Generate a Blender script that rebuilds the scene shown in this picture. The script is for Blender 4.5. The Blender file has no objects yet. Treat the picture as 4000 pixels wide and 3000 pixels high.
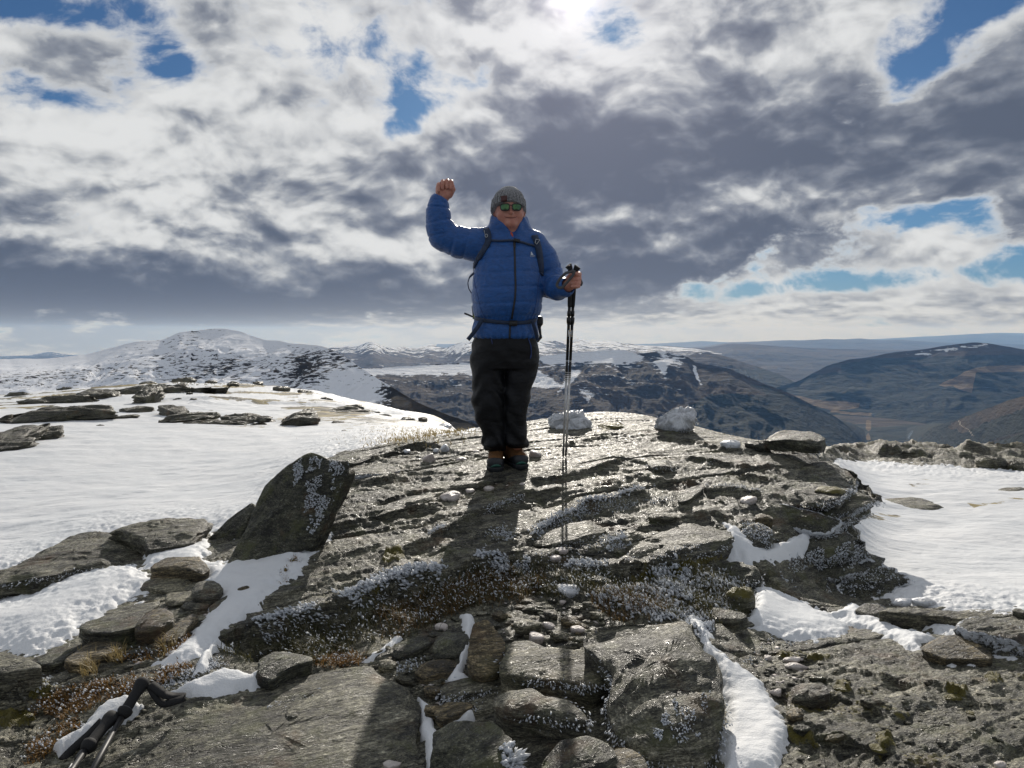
import bpy, math, random
import numpy as np
random.seed(7); np.random.seed(7)
R = math.radians
scene = bpy.context.scene
COL = scene.collection

# ------------------------------------------------------------------ camera
PITCH = math.atan(210/3000)          # looking slightly down; the camera is the origin, 1.25 m over the rock
cp, sp = math.cos(PITCH), math.sin(PITCH)
cam = bpy.data.cameras.new('camera'); cam.sensor_width = 36; cam.lens = 36*3000/4000
cam.clip_start = 0.05; cam.clip_end = 400000
camo = bpy.data.objects.new('camera', cam); COL.objects.link(camo)
camo.location = (0, 0, 0); camo.rotation_euler = (R(90)-PITCH, 0, 0)
scene.camera = camo
SUN_EL, SUN_AZ = R(23.0), R(4.4)     # azimuth measured from +Y to +X

# ------------------------------------------------------------------ world
world = bpy.data.worlds.new('World'); scene.world = world; world.use_nodes = True
class NT:
    def __init__(s, tree): s.t = tree; s.n = tree.nodes; s.l = tree.links
    def node(s, kind, **kw):
        n = s.n.new(kind)
        for k, v in kw.items(): setattr(n, k, v)
        return n
    def put(s, sock, v):
        if isinstance(v, bpy.types.NodeSocket): s.l.new(v, sock)
        else: sock.default_value = v
    def m(s, op, a, b=None, c=None, clamp=False):
        n = s.node('ShaderNodeMath', operation=op, use_clamp=clamp)
        s.put(n.inputs[0], a)
        if b is not None: s.put(n.inputs[1], b)
        if c is not None: s.put(n.inputs[2], c)
        return n.outputs[0]
    def v(s, op, a, b=None):
        n = s.node('ShaderNodeVectorMath', operation=op)
        s.put(n.inputs[0], a)
        if b is not None:
            if op == 'SCALE': s.put(n.inputs['Scale'], b)
            else: s.put(n.inputs[1], b)
        return n.outputs['Value'] if op in ('DOT_PRODUCT', 'LENGTH', 'DISTANCE') else n.outputs[0]
    def xyz(s, x, y, z):
        n = s.node('ShaderNodeCombineXYZ')
        for i, q in enumerate((x, y, z)): s.put(n.inputs[i], q)
        return n.outputs[0]
    def sep(s, a):
        n = s.node('ShaderNodeSeparateXYZ'); s.put(n.inputs[0], a); return n.outputs
    def noise(s, vec, scale, detail=5, rough=0.55, dist=0.0, col=False):
        n = s.node('ShaderNodeTexNoise'); s.put(n.inputs['Vector'], vec)
        s.put(n.inputs['Scale'], scale); s.put(n.inputs['Detail'], detail); s.put(n.inputs['Roughness'], rough)
        s.put(n.inputs['Distortion'], dist)
        return n.outputs['Color' if col else 'Fac']
    def vor(s, vec, scale, feature='F1', rnd=1.0, out='Distance'):
        n = s.node('ShaderNodeTexVoronoi', feature=feature); s.put(n.inputs['Vector'], vec)
        s.put(n.inputs['Scale'], scale); s.put(n.inputs['Randomness'], rnd); return n.outputs[out]
    def ss(s, x, a, b, lo=0.0, hi=1.0):
        n = s.node('ShaderNodeMapRange', interpolation_type='SMOOTHSTEP')
        s.put(n.inputs[0], x); s.put(n.inputs[1], a); s.put(n.inputs[2], b); s.put(n.inputs[3], lo); s.put(n.inputs[4], hi)
        return n.outputs[0]
    def mix(s, f, a, b, kind='MIX'):
        n = s.node('ShaderNodeMix', data_type='RGBA', blend_type=kind)
        s.put(n.inputs[0], f); s.put(n.inputs[6], a if not isinstance(a, tuple) else (*a, 1)[:4]); s.put(n.inputs[7], b if not isinstance(b, tuple) else (*b, 1)[:4])
        return n.outputs[2]
    def attr(s, name):
        n = s.node('ShaderNodeAttribute', attribute_name=name); return n.outputs['Fac']

def azel(px, py):
    a, b = (px-2000)/3000, (1500-py)/3000
    x, y, z = a, cp+b*sp, -sp+b*cp
    return math.atan2(x, y), math.atan2(z, math.hypot(x, y))

def build_world():
    w = NT(world.node_tree); w.n.clear()
    out = w.node('ShaderNodeOutputWorld'); bg = w.node('ShaderNodeBackground'); w.l.new(bg.outputs[0], out.inputs[0])
    sky = w.node('ShaderNodeTexSky', sky_type='NISHITA', sun_disc=False, sun_elevation=SUN_EL, sun_rotation=SUN_AZ,
                 altitude=900, air_density=1.0, dust_density=0.6, ozone_density=1.6)
    d = w.node('ShaderNodeTexCoord').outputs['Generated']
    d = w.v('NORMALIZE', d)
    X, Y, Z = w.sep(d)
    az = w.m('ARCTAN2', X, Y); el = w.m('ARCSINE', Z)
    zz = w.m('ADD', w.m('MAXIMUM', Z, -.03), .03)
    dv = w.xyz(X, Y, w.m('MULTIPLY', Z, 1.35))
    def blob(px, py, rx, ry, wt, rot=0.0):
        a0, e0 = azel(px, py)
        da = w.m('SUBTRACT', az, a0); de = w.m('SUBTRACT', el, e0)
        c_, s_ = math.cos(R(rot)), math.sin(R(rot))
        u = w.m('ADD', w.m('MULTIPLY', da, c_*3000/rx), w.m('MULTIPLY', de, s_*3000/rx))
        v = w.m('ADD', w.m('MULTIPLY', da, -s_*3000/ry), w.m('MULTIPLY', de, c_*3000/ry))
        q = w.m('ADD', w.m('MULTIPLY', u, u), w.m('MULTIPLY', v, v))
        return w.m('MULTIPLY', w.m('EXPONENT', w.m('MULTIPLY', q, -1.0)), wt)
    def total(lst):
        t = None
        for b in lst:
            t = blob(*b) if t is None else w.m('ADD', t, blob(*b))
        return t
    # where the deck is thin (blue showing) and where it is thick, read off the photograph
    cover = total([
        (60, 20, 260, 60, -.40), (600, 50, 190, 110, -.42, 10), (690, 280, 110, 75, -.38, -30), (1180, 210, 330, 70, -.20, 10),
        (1570, 460, 80, 190, -.44, -25), (1850, 330, 260, 80, -.30, 28), (2360, 165, 280, 140, -.66), (3580, 110, 250, 100, -.36, 15),
        (3560, 290, 110, 70, -.34, 40), (3880, 30, 190, 90, -.36, 20), (3440, 850, 290, 62, -.48), (3300, 1105, 560, 44, -.46, 3), (3950, 1010, 250, 40, -.22, 5),
        (2900, 560, 1300, 330, .30), (300, 600, 700, 420, .20), (700, 1150, 1100, 190, .34), (2300, 980, 700, 300, .26), (3950, 700, 260, 420, .26),
        (3600, 1210, 700, 50, .25, 4), (3000, 160, 420, 200, .18), (1250, 620, 500, 250, .16), (2000, 20, 160, 110, .1), (2170, 330, 260, 90, .15)])
    thick = total([
        (2850, 620, 900, 150, .66, 2), (2250, 560, 500, 150, .34), (150, 1200, 700, 150, .80, -4), (900, 1240, 700, 95, .60), (1450, 1150, 520, 90, .46),
        (2950, 930, 280, 100, .58), (2300, 1040, 560, 150, .42), (3990, 880, 200, 170, .55), (3980, 420, 260, 170, .34), (60, 1060, 500, 140, .22),
        (1950, 800, 420, 170, .26), (1180, 850, 260, 80, .22), (480, 870, 300, 90, .18), (3250, 520, 420, 170, .25), (250, 430, 280, 110, .12), (2750, 1120, 500, 70, .22),
        (2120, 290, 330, 120, -.32), (2820, 180, 480, 190, -.40), (600, 830, 620, 130, -.24), (480, 500, 560, 200, -.10), (1700, 560, 330, 170, -.16), (900, 420, 500, 170, -.12), (1750, 960, 380, 60, -.22),
        (2900, 800, 500, 40, -.26, 4), (3600, 960, 420, 70, -.22), (3600, 1170, 520, 45, -.2, 4), (1500, 1275, 900, 35, -.34), (2900, 1240, 700, 45, -.22, 3), (2800, 1310, 1600, 28, -.18)])
    warp = w.noise(dv, 3.2, 4, .55, col=True)
    dw = w.v('ADD', dv, w.v('SCALE', w.v('SUBTRACT', warp, (.5, .5, .5)), .12))
    f1 = w.ss(Z, .10, .26); f2 = w.ss(Z, .0, .065)
    def field(off, det):
        # puffs get smaller and flatter towards the horizon
        a = w.noise(w.v('ADD', dw, off), 4.6, det, .57)
        b = w.noise(w.v('ADD', w.v('MULTIPLY', dw, (1, 1, 1.25)), tuple(q*.6 for q in off)), 8.0, det, .58)
        c = w.noise(w.v('ADD', w.v('ADD', w.v('MULTIPLY', dv, (1, 1, 3.4)), w.v('SCALE', w.v('SUBTRACT', warp, (.5, .5, .5)), .10)), tuple(q*.5 for q in off)), 13.0, det, .58)
        mx = lambda f, p, q: w.m('ADD', p, w.m('MULTIPLY', f, w.m('SUBTRACT', q, p)))
        return mx(f2, c, mx(f1, b, a))
    def puff(off):
        n = w.node('ShaderNodeTexVoronoi', feature='F1'); w.put(n.inputs['Vector'], w.v('ADD', w.v('MULTIPLY', dw, (1, 1, 1.25)), off))
        n.inputs['Scale'].default_value = 8.5; n.inputs['Detail'].default_value = 3; n.inputs['Roughness'].default_value = .55; n.inputs['Lacunarity'].default_value = 2.1
        n.normalize = True
        return w.m('MULTIPLY', w.m('SUBTRACT', .38, n.outputs['Distance']), w.ss(Z, .02, .16))
    n1 = field((0, 0, 0), 8); pf1 = puff((0, 0, 0)); pf2 = puff((.002, 0, .022))
    n2 = field((.004, 0, .045), 3)                     # a short way towards the sun: thinner there = light comes through
    fine = w.noise(w.v('MULTIPLY', dw, (1, 1, 1.3)), 21.0, 8, .62)
    # overhead and behind the camera the deck breaks up: the blue, dark shade on the snow says clear sky there
    clear = w.m('MAXIMUM', w.ss(el, R(33), R(52)), w.ss(Y, .35, -.25))
    cover = w.m('SUBTRACT', cover, w.m('MULTIPLY', clear, .17))
    dens = w.m('ADD', w.m('ADD', w.m('ADD', w.m('MULTIPLY', w.m('SUBTRACT', n1, .5), 1.9), w.m('MULTIPLY', pf1, .75)), w.m('ADD', w.m('MULTIPLY', cover, .86), .58)), w.m('MULTIPLY', w.m('SUBTRACT', fine, .5), .62))
    alpha = w.ss(dens, .30, .58)
    body = w.noise(dw, 5.2, 7, .56)
    dark = w.m('ADD', w.m('MULTIPLY', w.m('SUBTRACT', body, .5), 1.5), w.m('ADD', thick, .36))
    dark = w.m('ADD', dark, w.m('MULTIPLY', w.m('SUBTRACT', n2, n1), 3.0))
    dark = w.m('ADD', dark, w.m('MULTIPLY', w.m('SUBTRACT', .5, fine), .55))
    dark = w.m('ADD', dark, w.m('MULTIPLY', w.m('SUBTRACT', pf2, pf1), 2.4))
    edge = w.ss(dens, .40, .72)                                     # thin rims stay bright
    dark = w.m('MULTIPLY', w.ss(dark, -.18, 1.05), edge)
    sv = (math.sin(SUN_AZ)*math.cos(SUN_EL), math.cos(SUN_AZ)*math.cos(SUN_EL), math.sin(SUN_EL))
    ang = w.m('ARCCOSINE', w.m('MINIMUM', w.v('DOT_PRODUCT', d, sv), 1.0))
    g1 = w.m('EXPONENT', w.m('MULTIPLY', ang, -1/.012)); g2 = w.m('EXPONENT', w.m('MULTIPLY', ang, -1/.15))
    ramp = w.node('ShaderNodeValToRGB'); w.l.new(dark, ramp.inputs[0])
    cr = ramp.color_ramp; cr.interpolation = 'B_SPLINE'
    cr.elements[0].position = 0; cr.elements[0].color = (.78, .79, .79, 1)
    cr.elements[1].position = 1; cr.elements[1].color = (.068, .090, .140, 1)
    for p_, c_ in ((.28, (.50, .515, .53, 1)), (.56, (.245, .272, .325, 1))):
        e_ = cr.elements.new(p_); e_.color = c_
    cl = w.mix(w.m('MULTIPLY', g2, .20), ramp.outputs[0], (1.0, .90, 1.0), 'ADD')
    skyc = w.v('SCALE', sky.outputs[0], 1.0)
    skyb = w.mix(1.0, w.mix(1.0, skyc, (.019, .031, .046), 'MULTIPLY'), (0, 0, 0), 'ADD')
    skyb = w.mix(w.m('MULTIPLY', w.m('EXPONENT', w.m('MULTIPLY', zz, -7.0)), .85), skyb, (.13, .30, .50))
    col = w.mix(alpha, skyb, cl)
    # low, far air: cream coloured band over the horizon
    lowf = w.m('EXPONENT', w.m('MULTIPLY', w.m('MAXIMUM', Z, 0.0), -48.0))
    lowf = w.m('MULTIPLY', lowf, w.ss(az, -.55, -.05, .60, 1.0)); col = w.mix(w.m('MULTIPLY', lowf, .80), col, (.58, .56, .52))
    col = w.mix(g1, col, (3.6, 3.3, 3.4), 'ADD')
    # below the horizon: dull ground colour
    col = w.mix(w.ss(Z, -.06, -.03), (.16, .16, .16), col)
    w.l.new(col, bg.inputs[0]); bg.inputs[1].default_value = 1.0
build_world()

# ------------------------------------------------------------------ sun, exposure
sl = bpy.data.lights.new('sun', 'SUN'); sl.energy = 3.9; sl.angle = R(.53); sl.color = (1.0, .93, .83)
so = bpy.data.objects.new('sun', sl); COL.objects.link(so)
so.rotation_euler = (R(90)-SUN_EL, 0, math.pi-SUN_AZ); so.location = (0, 0, 40)
vs = scene.view_settings; scene.display_settings.display_device = 'sRGB'
vs.view_transform = 'Standard'; vs.look = 'None'; vs.exposure = 0.0; vs.gamma = 1.0; vs.use_curve_mapping = False
scene.cycles.max_bounces = 8; scene.cycles.volume_bounces = 1; scene.cycles.diffuse_bounces = 3
scene.cycles.glossy_bounces = 3; scene.cycles.transmission_bounces = 4; scene.cycles.transparent_max_bounces = 6
scene.cycles.use_denoising = True
scene.cycles.sample_clamp_indirect = 6; scene.cycles.sample_clamp_direct = 0

# ------------------------------------------------------------------ helpers
def ray(px, py):
    a, b = (px-2000)/3000, (1500-py)/3000
    return np.array([a, cp+b*sp, -sp+b*cp])
def P3(px, py, Y):
    r = ray(px, py); return r*(Y/r[1])
def proj(V):
    V = np.asarray(V, float); f = V[..., 1]*cp - V[..., 2]*sp; u = V[..., 1]*sp + V[..., 2]*cp
    f = np.maximum(f, 1e-6)
    return 2000+3000*V[..., 0]/f, 1500-3000*u/f

def _hash(ix, iy, iz, seed):
    h = (ix.astype(np.uint32)*np.uint32(374761393) + iy.astype(np.uint32)*np.uint32(668265263) + iz.astype(np.uint32)*np.uint32(2246822519) + np.uint32(seed*3266489917 & 0xffffffff))
    h = (h ^ (h >> np.uint32(13)))*np.uint32(1274126177); h = h ^ (h >> np.uint32(16))
    return (h & np.uint32(0xffffff)).astype(np.float32)/np.float32(0xffffff)
def vnoise(x, y, z=0.0, seed=0):
    x, y, z = np.broadcast_arrays(np.asarray(x, np.float32), np.asarray(y, np.float32), np.asarray(z, np.float32))
    fx, fy, fz = np.floor(x), np.floor(y), np.floor(z)
    ix, iy, iz = fx.astype(np.int64), fy.astype(np.int64), fz.astype(np.int64)
    tx, ty, tz = x-fx, y-fy, z-fz
    tx = tx*tx*tx*(tx*(tx*6-15)+10); ty = ty*ty*ty*(ty*(ty*6-15)+10); tz = tz*tz*tz*(tz*(tz*6-15)+10)
    flat = not np.any(fz) and not np.any(tz)
    r = 0
    for dz in ((0,) if flat else (0, 1)):
        wz = 1.0 if flat else (tz if dz else 1-tz)
        for dy in (0, 1):
            wy = ty if dy else 1-ty
            for dx in (0, 1):
                wx = tx if dx else 1-tx
                r = r + _hash(ix+dx, iy+dy, iz+dz, seed)*(wx*wy*wz)
    return r*2-1
def fbm(x, y, z=0.0, oct=4, rough=.5, seed=0):
    t = 0; a = 1.0; s = 0
    x, y, z = np.asarray(x, np.float32), np.asarray(y, np.float32), np.asarray(z, np.float32)
    for o in range(oct):
        t = t + a*vnoise(x, y, z, seed+o*17); s += a; a *= rough; x = x*2.03+5.1; y = y*2.03+3.7; z = z*2.03
    return t/s
def ridged(x, y, oct=5, rough=.5, seed=0):
    t = 0; a = 1.0; s = 0
    for o in range(oct):
        t = t + a*(1-2*np.abs(vnoise(x, y, 0, seed+o*17))); s += a; a *= rough; x = x*2.07+1.3; y = y*2.07+2.9
    return t/s
def sst(x, a, b):
    t = np.clip((x-a)/(b-a), 0, 1); return t*t*(3-2*t)
def blur(A, sx, sy):
    for ax, s in ((0, sx), (1, sy)):
        if s <= 0: continue
        n = int(s*3)+1; k = np.exp(-.5*(np.arange(-n, n+1)/s)**2); k /= k.sum()
        pad = [(0, 0)]*A.ndim; pad[ax] = (n, n); B = np.pad(A, pad, mode='edge'); o = 0
        for i, kk in enumerate(k):
            sl_ = [slice(None)]*A.ndim; sl_[ax] = slice(i, i+A.shape[ax]); o = o + kk*B[tuple(sl_)]
        A = o
    return A
def poly_sdf(px, py, poly):
    """signed distance to a polygon, positive inside"""
    P = np.asarray(poly, float); px = np.asarray(px, float); py = np.asarray(py, float)
    d2 = np.full(px.shape, 1e18); ins = np.zeros(px.shape, bool)
    for i in range(len(P)):
        ax, ay = P[i]; bx, by = P[(i+1) % len(P)]
        ex, ey = bx-ax, by-ay; wx, wy = px-ax, py-ay
        t = np.clip((wx*ex+wy*ey)/(ex*ex+ey*ey+1e-12), 0, 1)
        d2 = np.minimum(d2, (wx-ex*t)**2+(wy-ey*t)**2)
        c = (ay > py) != (by > py)
        with np.errstate(divide='ignore', invalid='ignore'):
            ins ^= c & (px < (bx-ax)*(py-ay)/(by-ay+1e-30)+ax)
    d = np.sqrt(d2); return np.where(ins, d, -d)

def mesh_np(name, V, F, mat=None, parent=None, smooth=True, attrs=None, loc=None, link=True):
    V = np.ascontiguousarray(V, np.float32); F = np.ascontiguousarray(F, np.int32)
    me = bpy.data.meshes.new(name)
    me.vertices.add(len(V)); me.vertices.foreach_set('co', V.ravel())
    k = F.shape[1]; me.loops.add(F.size); me.loops.foreach_set('vertex_index', F.ravel())
    me.polygons.add(len(F)); me.polygons.foreach_set('loop_start', np.arange(0, F.size, k, dtype=np.int32))
    if smooth: me.polygons.foreach_set('use_smooth', np.ones(len(F), bool))
    me.update(calc_edges=True)
    if attrs:
        for an, av in attrs.items():
            a = me.attributes.new(an, 'FLOAT', 'POINT'); a.data.foreach_set('value', np.ascontiguousarray(av, np.float32))
    if mat: me.materials.append(mat)
    if not link: return me
    o = bpy.data.objects.new(name, me); COL.objects.link(o)
    if loc is not None: o.location = loc
    if parent is not None: o.parent = parent
    return o
def tag(o, label=None, cat=None, group=None, kind=None):
    if label: o['label'] = label
    if cat: o['category'] = cat
    if group: o['group'] = group
    if kind: o['kind'] = kind
    return o
def empty(name, loc):
    o = bpy.data.objects.new(name, None); COL.objects.link(o); o.location = loc; o.empty_display_size = .1; return o
def gridfaces(nr, nc, keep=None):
    i = np.arange(nr*nc).reshape(nr, nc)
    F = np.stack([i[:-1, :-1], i[:-1, 1:], i[1:, 1:], i[1:, :-1]], -1)
    if keep is not None:
        k = keep[:-1, :-1] | keep[:-1, 1:] | keep[1:, 1:] | keep[1:, :-1]; F = F[k]
    return F.reshape(-1, 4)
def compact(V, F, attrs=None):
    u, inv = np.unique(F, return_inverse=True)
    return V[u], inv.reshape(F.shape), ({k: v[u] for k, v in attrs.items()} if attrs else None)

# ------------------------------------------------------------------ materials
def new_mat(name):
    m = bpy.data.materials.new(name); m.use_nodes = True; t = NT(m.node_tree)
    return m, t, m.node_tree.nodes['Principled BSDF']
def bump(t, b, h, strength=.5, dist=.01):
    n = t.node('ShaderNodeBump'); n.inputs['Strength'].default_value = strength; n.inputs['Distance'].default_value = dist
    t.put(n.inputs['Height'], h); t.l.new(n.outputs[0], b.inputs['Normal'])
def plain(name, col, rough=.6, metal=0.0, nscale=None, nstr=.3, spec=.5, ndist=.002):
    m, t, b = new_mat(name)
    b.inputs['Roughness'].default_value = rough; b.inputs['Metallic'].default_value = metal; b.inputs['Specular IOR Level'].default_value = spec
    pos = t.node('ShaderNodeTexCoord').outputs['Object']
    n = t.noise(pos, nscale or 60, 4)
    c = t.mix(t.ss(n, .3, .7), tuple(q*.82 for q in col), tuple(min(1, q*1.15) for q in col)); t.l.new(c, b.inputs['Base Color'])
    if nscale: bump(t, b, n, nstr, ndist)
    return m

def rock_material(name, tint=(1, 1, 1), lichen=1.0, strike=26, dark=1.22, moss=True, glaze=.03):
    m, t, b = new_mat(name)
    pos = t.node('ShaderNodeNewGeometry').outputs['Position']
    rot = t.node('ShaderNodeVectorRotate', rotation_type='Z_AXIS'); t.l.new(pos, rot.inputs['Vector']); rot.inputs['Angle'].default_value = R(-strike)
    sc = t.v('MULTIPLY', rot.outputs[0], (.28, 1.0, 3.2))           # foliation: grain drawn out along the strike
    big = t.noise(pos, 2.6, 5, .6); mid = t.noise(sc, 16, 7, .68, .4); fine = t.noise(sc, 75, 6, .72, .3); grit = t.noise(pos, 240, 3, .7)
    v = t.m('ADD', t.m('MULTIPLY', mid, .55), t.m('ADD', t.m('MULTIPLY', fine, .5), t.m('MULTIPLY', big, .30)))
    v = t.m('ADD', t.m('MULTIPLY', t.m('SUBTRACT', v, .675), 1.55), .665)
    ramp = t.node('ShaderNodeValToRGB'); t.l.new(v, ramp.inputs[0]); cr = ramp.color_ramp
    stops = ((.44, (.008, .008, .007)), (.57, (.032, .031, .025)), (.66, (.080, .076, .059)), (.75, (.150, .142, .110)), (.88, (.33, .31, .255)))
    while len(cr.elements) < len(stops): cr.elements.new(.5)
    for e, (p_, c_) in zip(cr.elements, stops):
        e.position = p_; e.color = (*[q*dark*k*o for q, k, o in zip(c_, tint, (1.0, 1.0, .92))], 1)
    c = ramp.outputs[0]
    # mineral grain: single dark and pale crystals
    g2 = t.noise(pos, 120, 4, .75); gl = t.vor(sc, 210, out='Color'); gs = t.sep(gl); gx = gs[0]
    gm = t.m('ADD', t.m('MULTIPLY', t.m('SUBTRACT', gs[1], .5), 1.0), t.m('MULTIPLY', t.m('SUBTRACT', g2, .5), 3.2))
    c = t.v('SCALE', c, t.m('POWER', 2.9, gm))
    crk = t.vor(t.v('ADD', t.v('MULTIPLY', sc, (1, 1, .4)), t.v('SCALE', t.noise(pos, 9, 4, .6, col=True), .25)), 3.3, 'DISTANCE_TO_EDGE')
    ck = t.m('MULTIPLY', t.ss(crk, .0, .022, 1, 0), t.ss(t.noise(pos, 2.1, 3, .5), .46, .6)); c = t.mix(t.m('MULTIPLY', ck, .75), c, (.006, .006, .005))
    # rusty and olive staining, pale crust lichen
    st = t.noise(pos, 5.0, 6, .65)
    c = t.mix(t.ss(st, .55, .70, 0, .50), c, (.150, .080, .034)); 
    st2 = t.noise(t.v('ADD', pos, (13, 7, 3)), 6.5, 6, .66)
    c = t.mix(t.ss(st2, .52, .66, 0, .55*lichen), c, (.115, .122, .046))
    li = t.noise(t.v('ADD', pos, (3, 17, 5)), 22, 6, .7); lm = t.noise(t.v('ADD', pos, (31, 2, 9)), 3.2, 3, .5)
    lf = t.m('MULTIPLY', t.ss(li, .60, .66), t.ss(lm, .5, .62))
    c = t.mix(t.m('MULTIPLY', lf, .7*lichen), c, (.36, .36, .31))
    sp_ = t.noise(pos, 130, 2, .5); c = t.mix(t.ss(sp_, .66, .74, 0, .55), c, (.42, .41, .38))
    if moss:
        ms = t.attr('moss'); mn = t.noise(pos, 60, 5, .7)
        mf = t.ss(t.m('ADD', ms, t.m('MULTIPLY', t.m('SUBTRACT', mn, .5), .9)), .45, .62)
        c = t.mix(mf, c, t.mix(t.noise(pos, 35, 4, .7), (.030, .028, .006), (.25, .21, .03)))
    fr = t.attr('frost'); fn = t.noise(pos, 55, 6, .72)
    ff = t.ss(t.m('ADD', fr, t.m('MULTIPLY', t.m('SUBTRACT', fn, .5), 1.3)), .55, .68)
    c = t.mix(ff, c, (.80, .83, .87))
    t.l.new(c, b.inputs['Base Color'])
    # mica and a thin glaze of ice: fine facets that catch the low sun
    ro = t.m('ADD', t.ss(t.noise(pos, 34, 5, .7), .3, .7, .50, .78), t.m('MULTIPLY', t.ss(gx, .66, .9), -.30)); t.l.new(ro, b.inputs['Roughness'])
    b.inputs['Specular IOR Level'].default_value = .5
    dry = t.attr('dry'); t.put(b.inputs['Coat Weight'], t.m('MULTIPLY', t.m('SUBTRACT', 1.0, dry), t.m('MULTIPLY', t.ss(t.noise(pos, 3.1, 4, .6), .35, .6, .35, 1.0), glaze))); b.inputs['Coat Roughness'].default_value = .42
    nb_ = t.node('ShaderNodeBump'); nb_.inputs['Strength'].default_value = .9; nb_.inputs['Distance'].default_value = .004
    t.put(nb_.inputs['Height'], t.m('ADD', gx, t.m('MULTIPLY', mid, 2.0))); t.l.new(nb_.outputs[0], b.inputs['Coat Normal'])
    h = t.m('ADD', t.m('ADD', t.m('MULTIPLY', mid, 2.2), t.m('MULTIPLY', fine, .9)), t.m('ADD', t.m('ADD', t.m('MULTIPLY', grit, .28), t.m('MULTIPLY', gx, .34)), t.m('SUBTRACT', t.m('MULTIPLY', ff, .5), t.m('MULTIPLY', ck, .9))))
    bump(t, b, h, 1.0, .012)
    return m
def snow_material(name, ripple=1.0, ice=0.0):
    m, t, b = new_mat(name)
    pos = t.node('ShaderNodeNewGeometry').outputs['Position']
    n1 = t.noise(pos, 1.3, 4, .5); st = t.v('MULTIPLY', pos, (.35, 1, 1)); n2 = t.noise(st, 26, 5, .6, .5); n3 = t.noise(pos, 150, 3, .7)
    c = t.mix(t.ss(n1, .35, .7), (.70, .72, .74), (.77, .78, .79)); 
    sp_ = t.attr('dirt'); dn = t.noise(st, 9, 6, .7)
    df = t.ss(t.m('ADD', sp_, t.m('MULTIPLY', t.m('SUBTRACT', dn, .5), 1.6)), .52, .64)
    dc = t.mix(t.ss(t.noise(st, 1.6, 5, .65), .42, .60), (.075, .070, .055), (.33, .26, .105))
    c = t.mix(df, c, dc)
    t.l.new(c, b.inputs['Base Color']); b.inputs['Roughness'].default_value = .62-.3*ice
    b.inputs['Specular IOR Level'].default_value = .35
    b.inputs['Subsurface Weight'].default_value = 0.0
    bump(t, b, t.m('ADD', t.m('MULTIPLY', n2, 1.0*ripple), t.m('MULTIPLY', n3, .22)), .55, .02)
    return m
# ------------------------------------------------------------------ far land: valley floor, hills, mountains
def land_material(name, nscale, sharp=1.7, bmp=.5, brown=(.060, .043, .028), dark=(.022, .020, .017), forest=(.006, .011, .009), rockc=(.035, .034, .034), snow_w=.5, shade=1.0):
    m, t, b = new_mat(name)
    pos = t.node('ShaderNodeNewGeometry').outputs['Position']
    s1 = t.v('MULTIPLY', pos, (nscale*.42, nscale*.7, nscale*2.3))
    nb = t.noise(s1, .28, 7, .6); nf = t.noise(s1, 1.5, 7, .62, .4); nn = t.noise(s1, 5.0, 4, .6)
    c = t.mix(t.ss(nb, .38, .62), brown, dark); c = t.mix(t.ss(nf, .52, .68, 0, .7), c, rockc)
    fo = t.attr('forest'); ff = t.ss(t.m('ADD', fo, t.m('MULTIPLY', t.m('SUBTRACT', nf, .5), .5)), .47, .53)
    c = t.mix(ff, c, t.mix(t.ss(nn, .35, .65), forest, tuple(q*2.1 for q in forest)))
    cl = t.attr('clear'); cf = t.ss(t.m('ADD', cl, t.m('MULTIPLY', t.m('SUBTRACT', nf, .5), .35)), .46, .54)
    c = t.mix(cf, c, t.mix(t.ss(nn, .4, .6), (.17, .12, .066), (.115, .082, .048)))
    sn = t.attr('snow'); sf = t.ss(t.m('ADD', sn, t.m('ADD', t.m('MULTIPLY', t.m('SUBTRACT', nf, .5), sharp), t.m('MULTIPLY', t.m('SUBTRACT', nn, .5), .45))), .46, .56)
    c = t.mix(sf, c, (.80, .82, .86))
    wa = t.attr('pale'); c = t.mix(t.ss(wa, .4, .6), c, (.26, .23, .19))
    t.l.new(c, b.inputs['Base Color']); b.inputs['Roughness'].default_value = .9; b.inputs['Specular IOR Level'].default_value = .1
    n = t.node('ShaderNodeBump'); n.inputs['Strength'].default_value = bmp; n.inputs['Distance'].default_value = 1.2/nscale
    t.put(n.inputs['Height'], t.m('ADD', nf, t.m('MULTIPLY', nb, 1.5))); t.l.new(n.outputs[0], b.inputs['Normal'])
    return m

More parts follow.
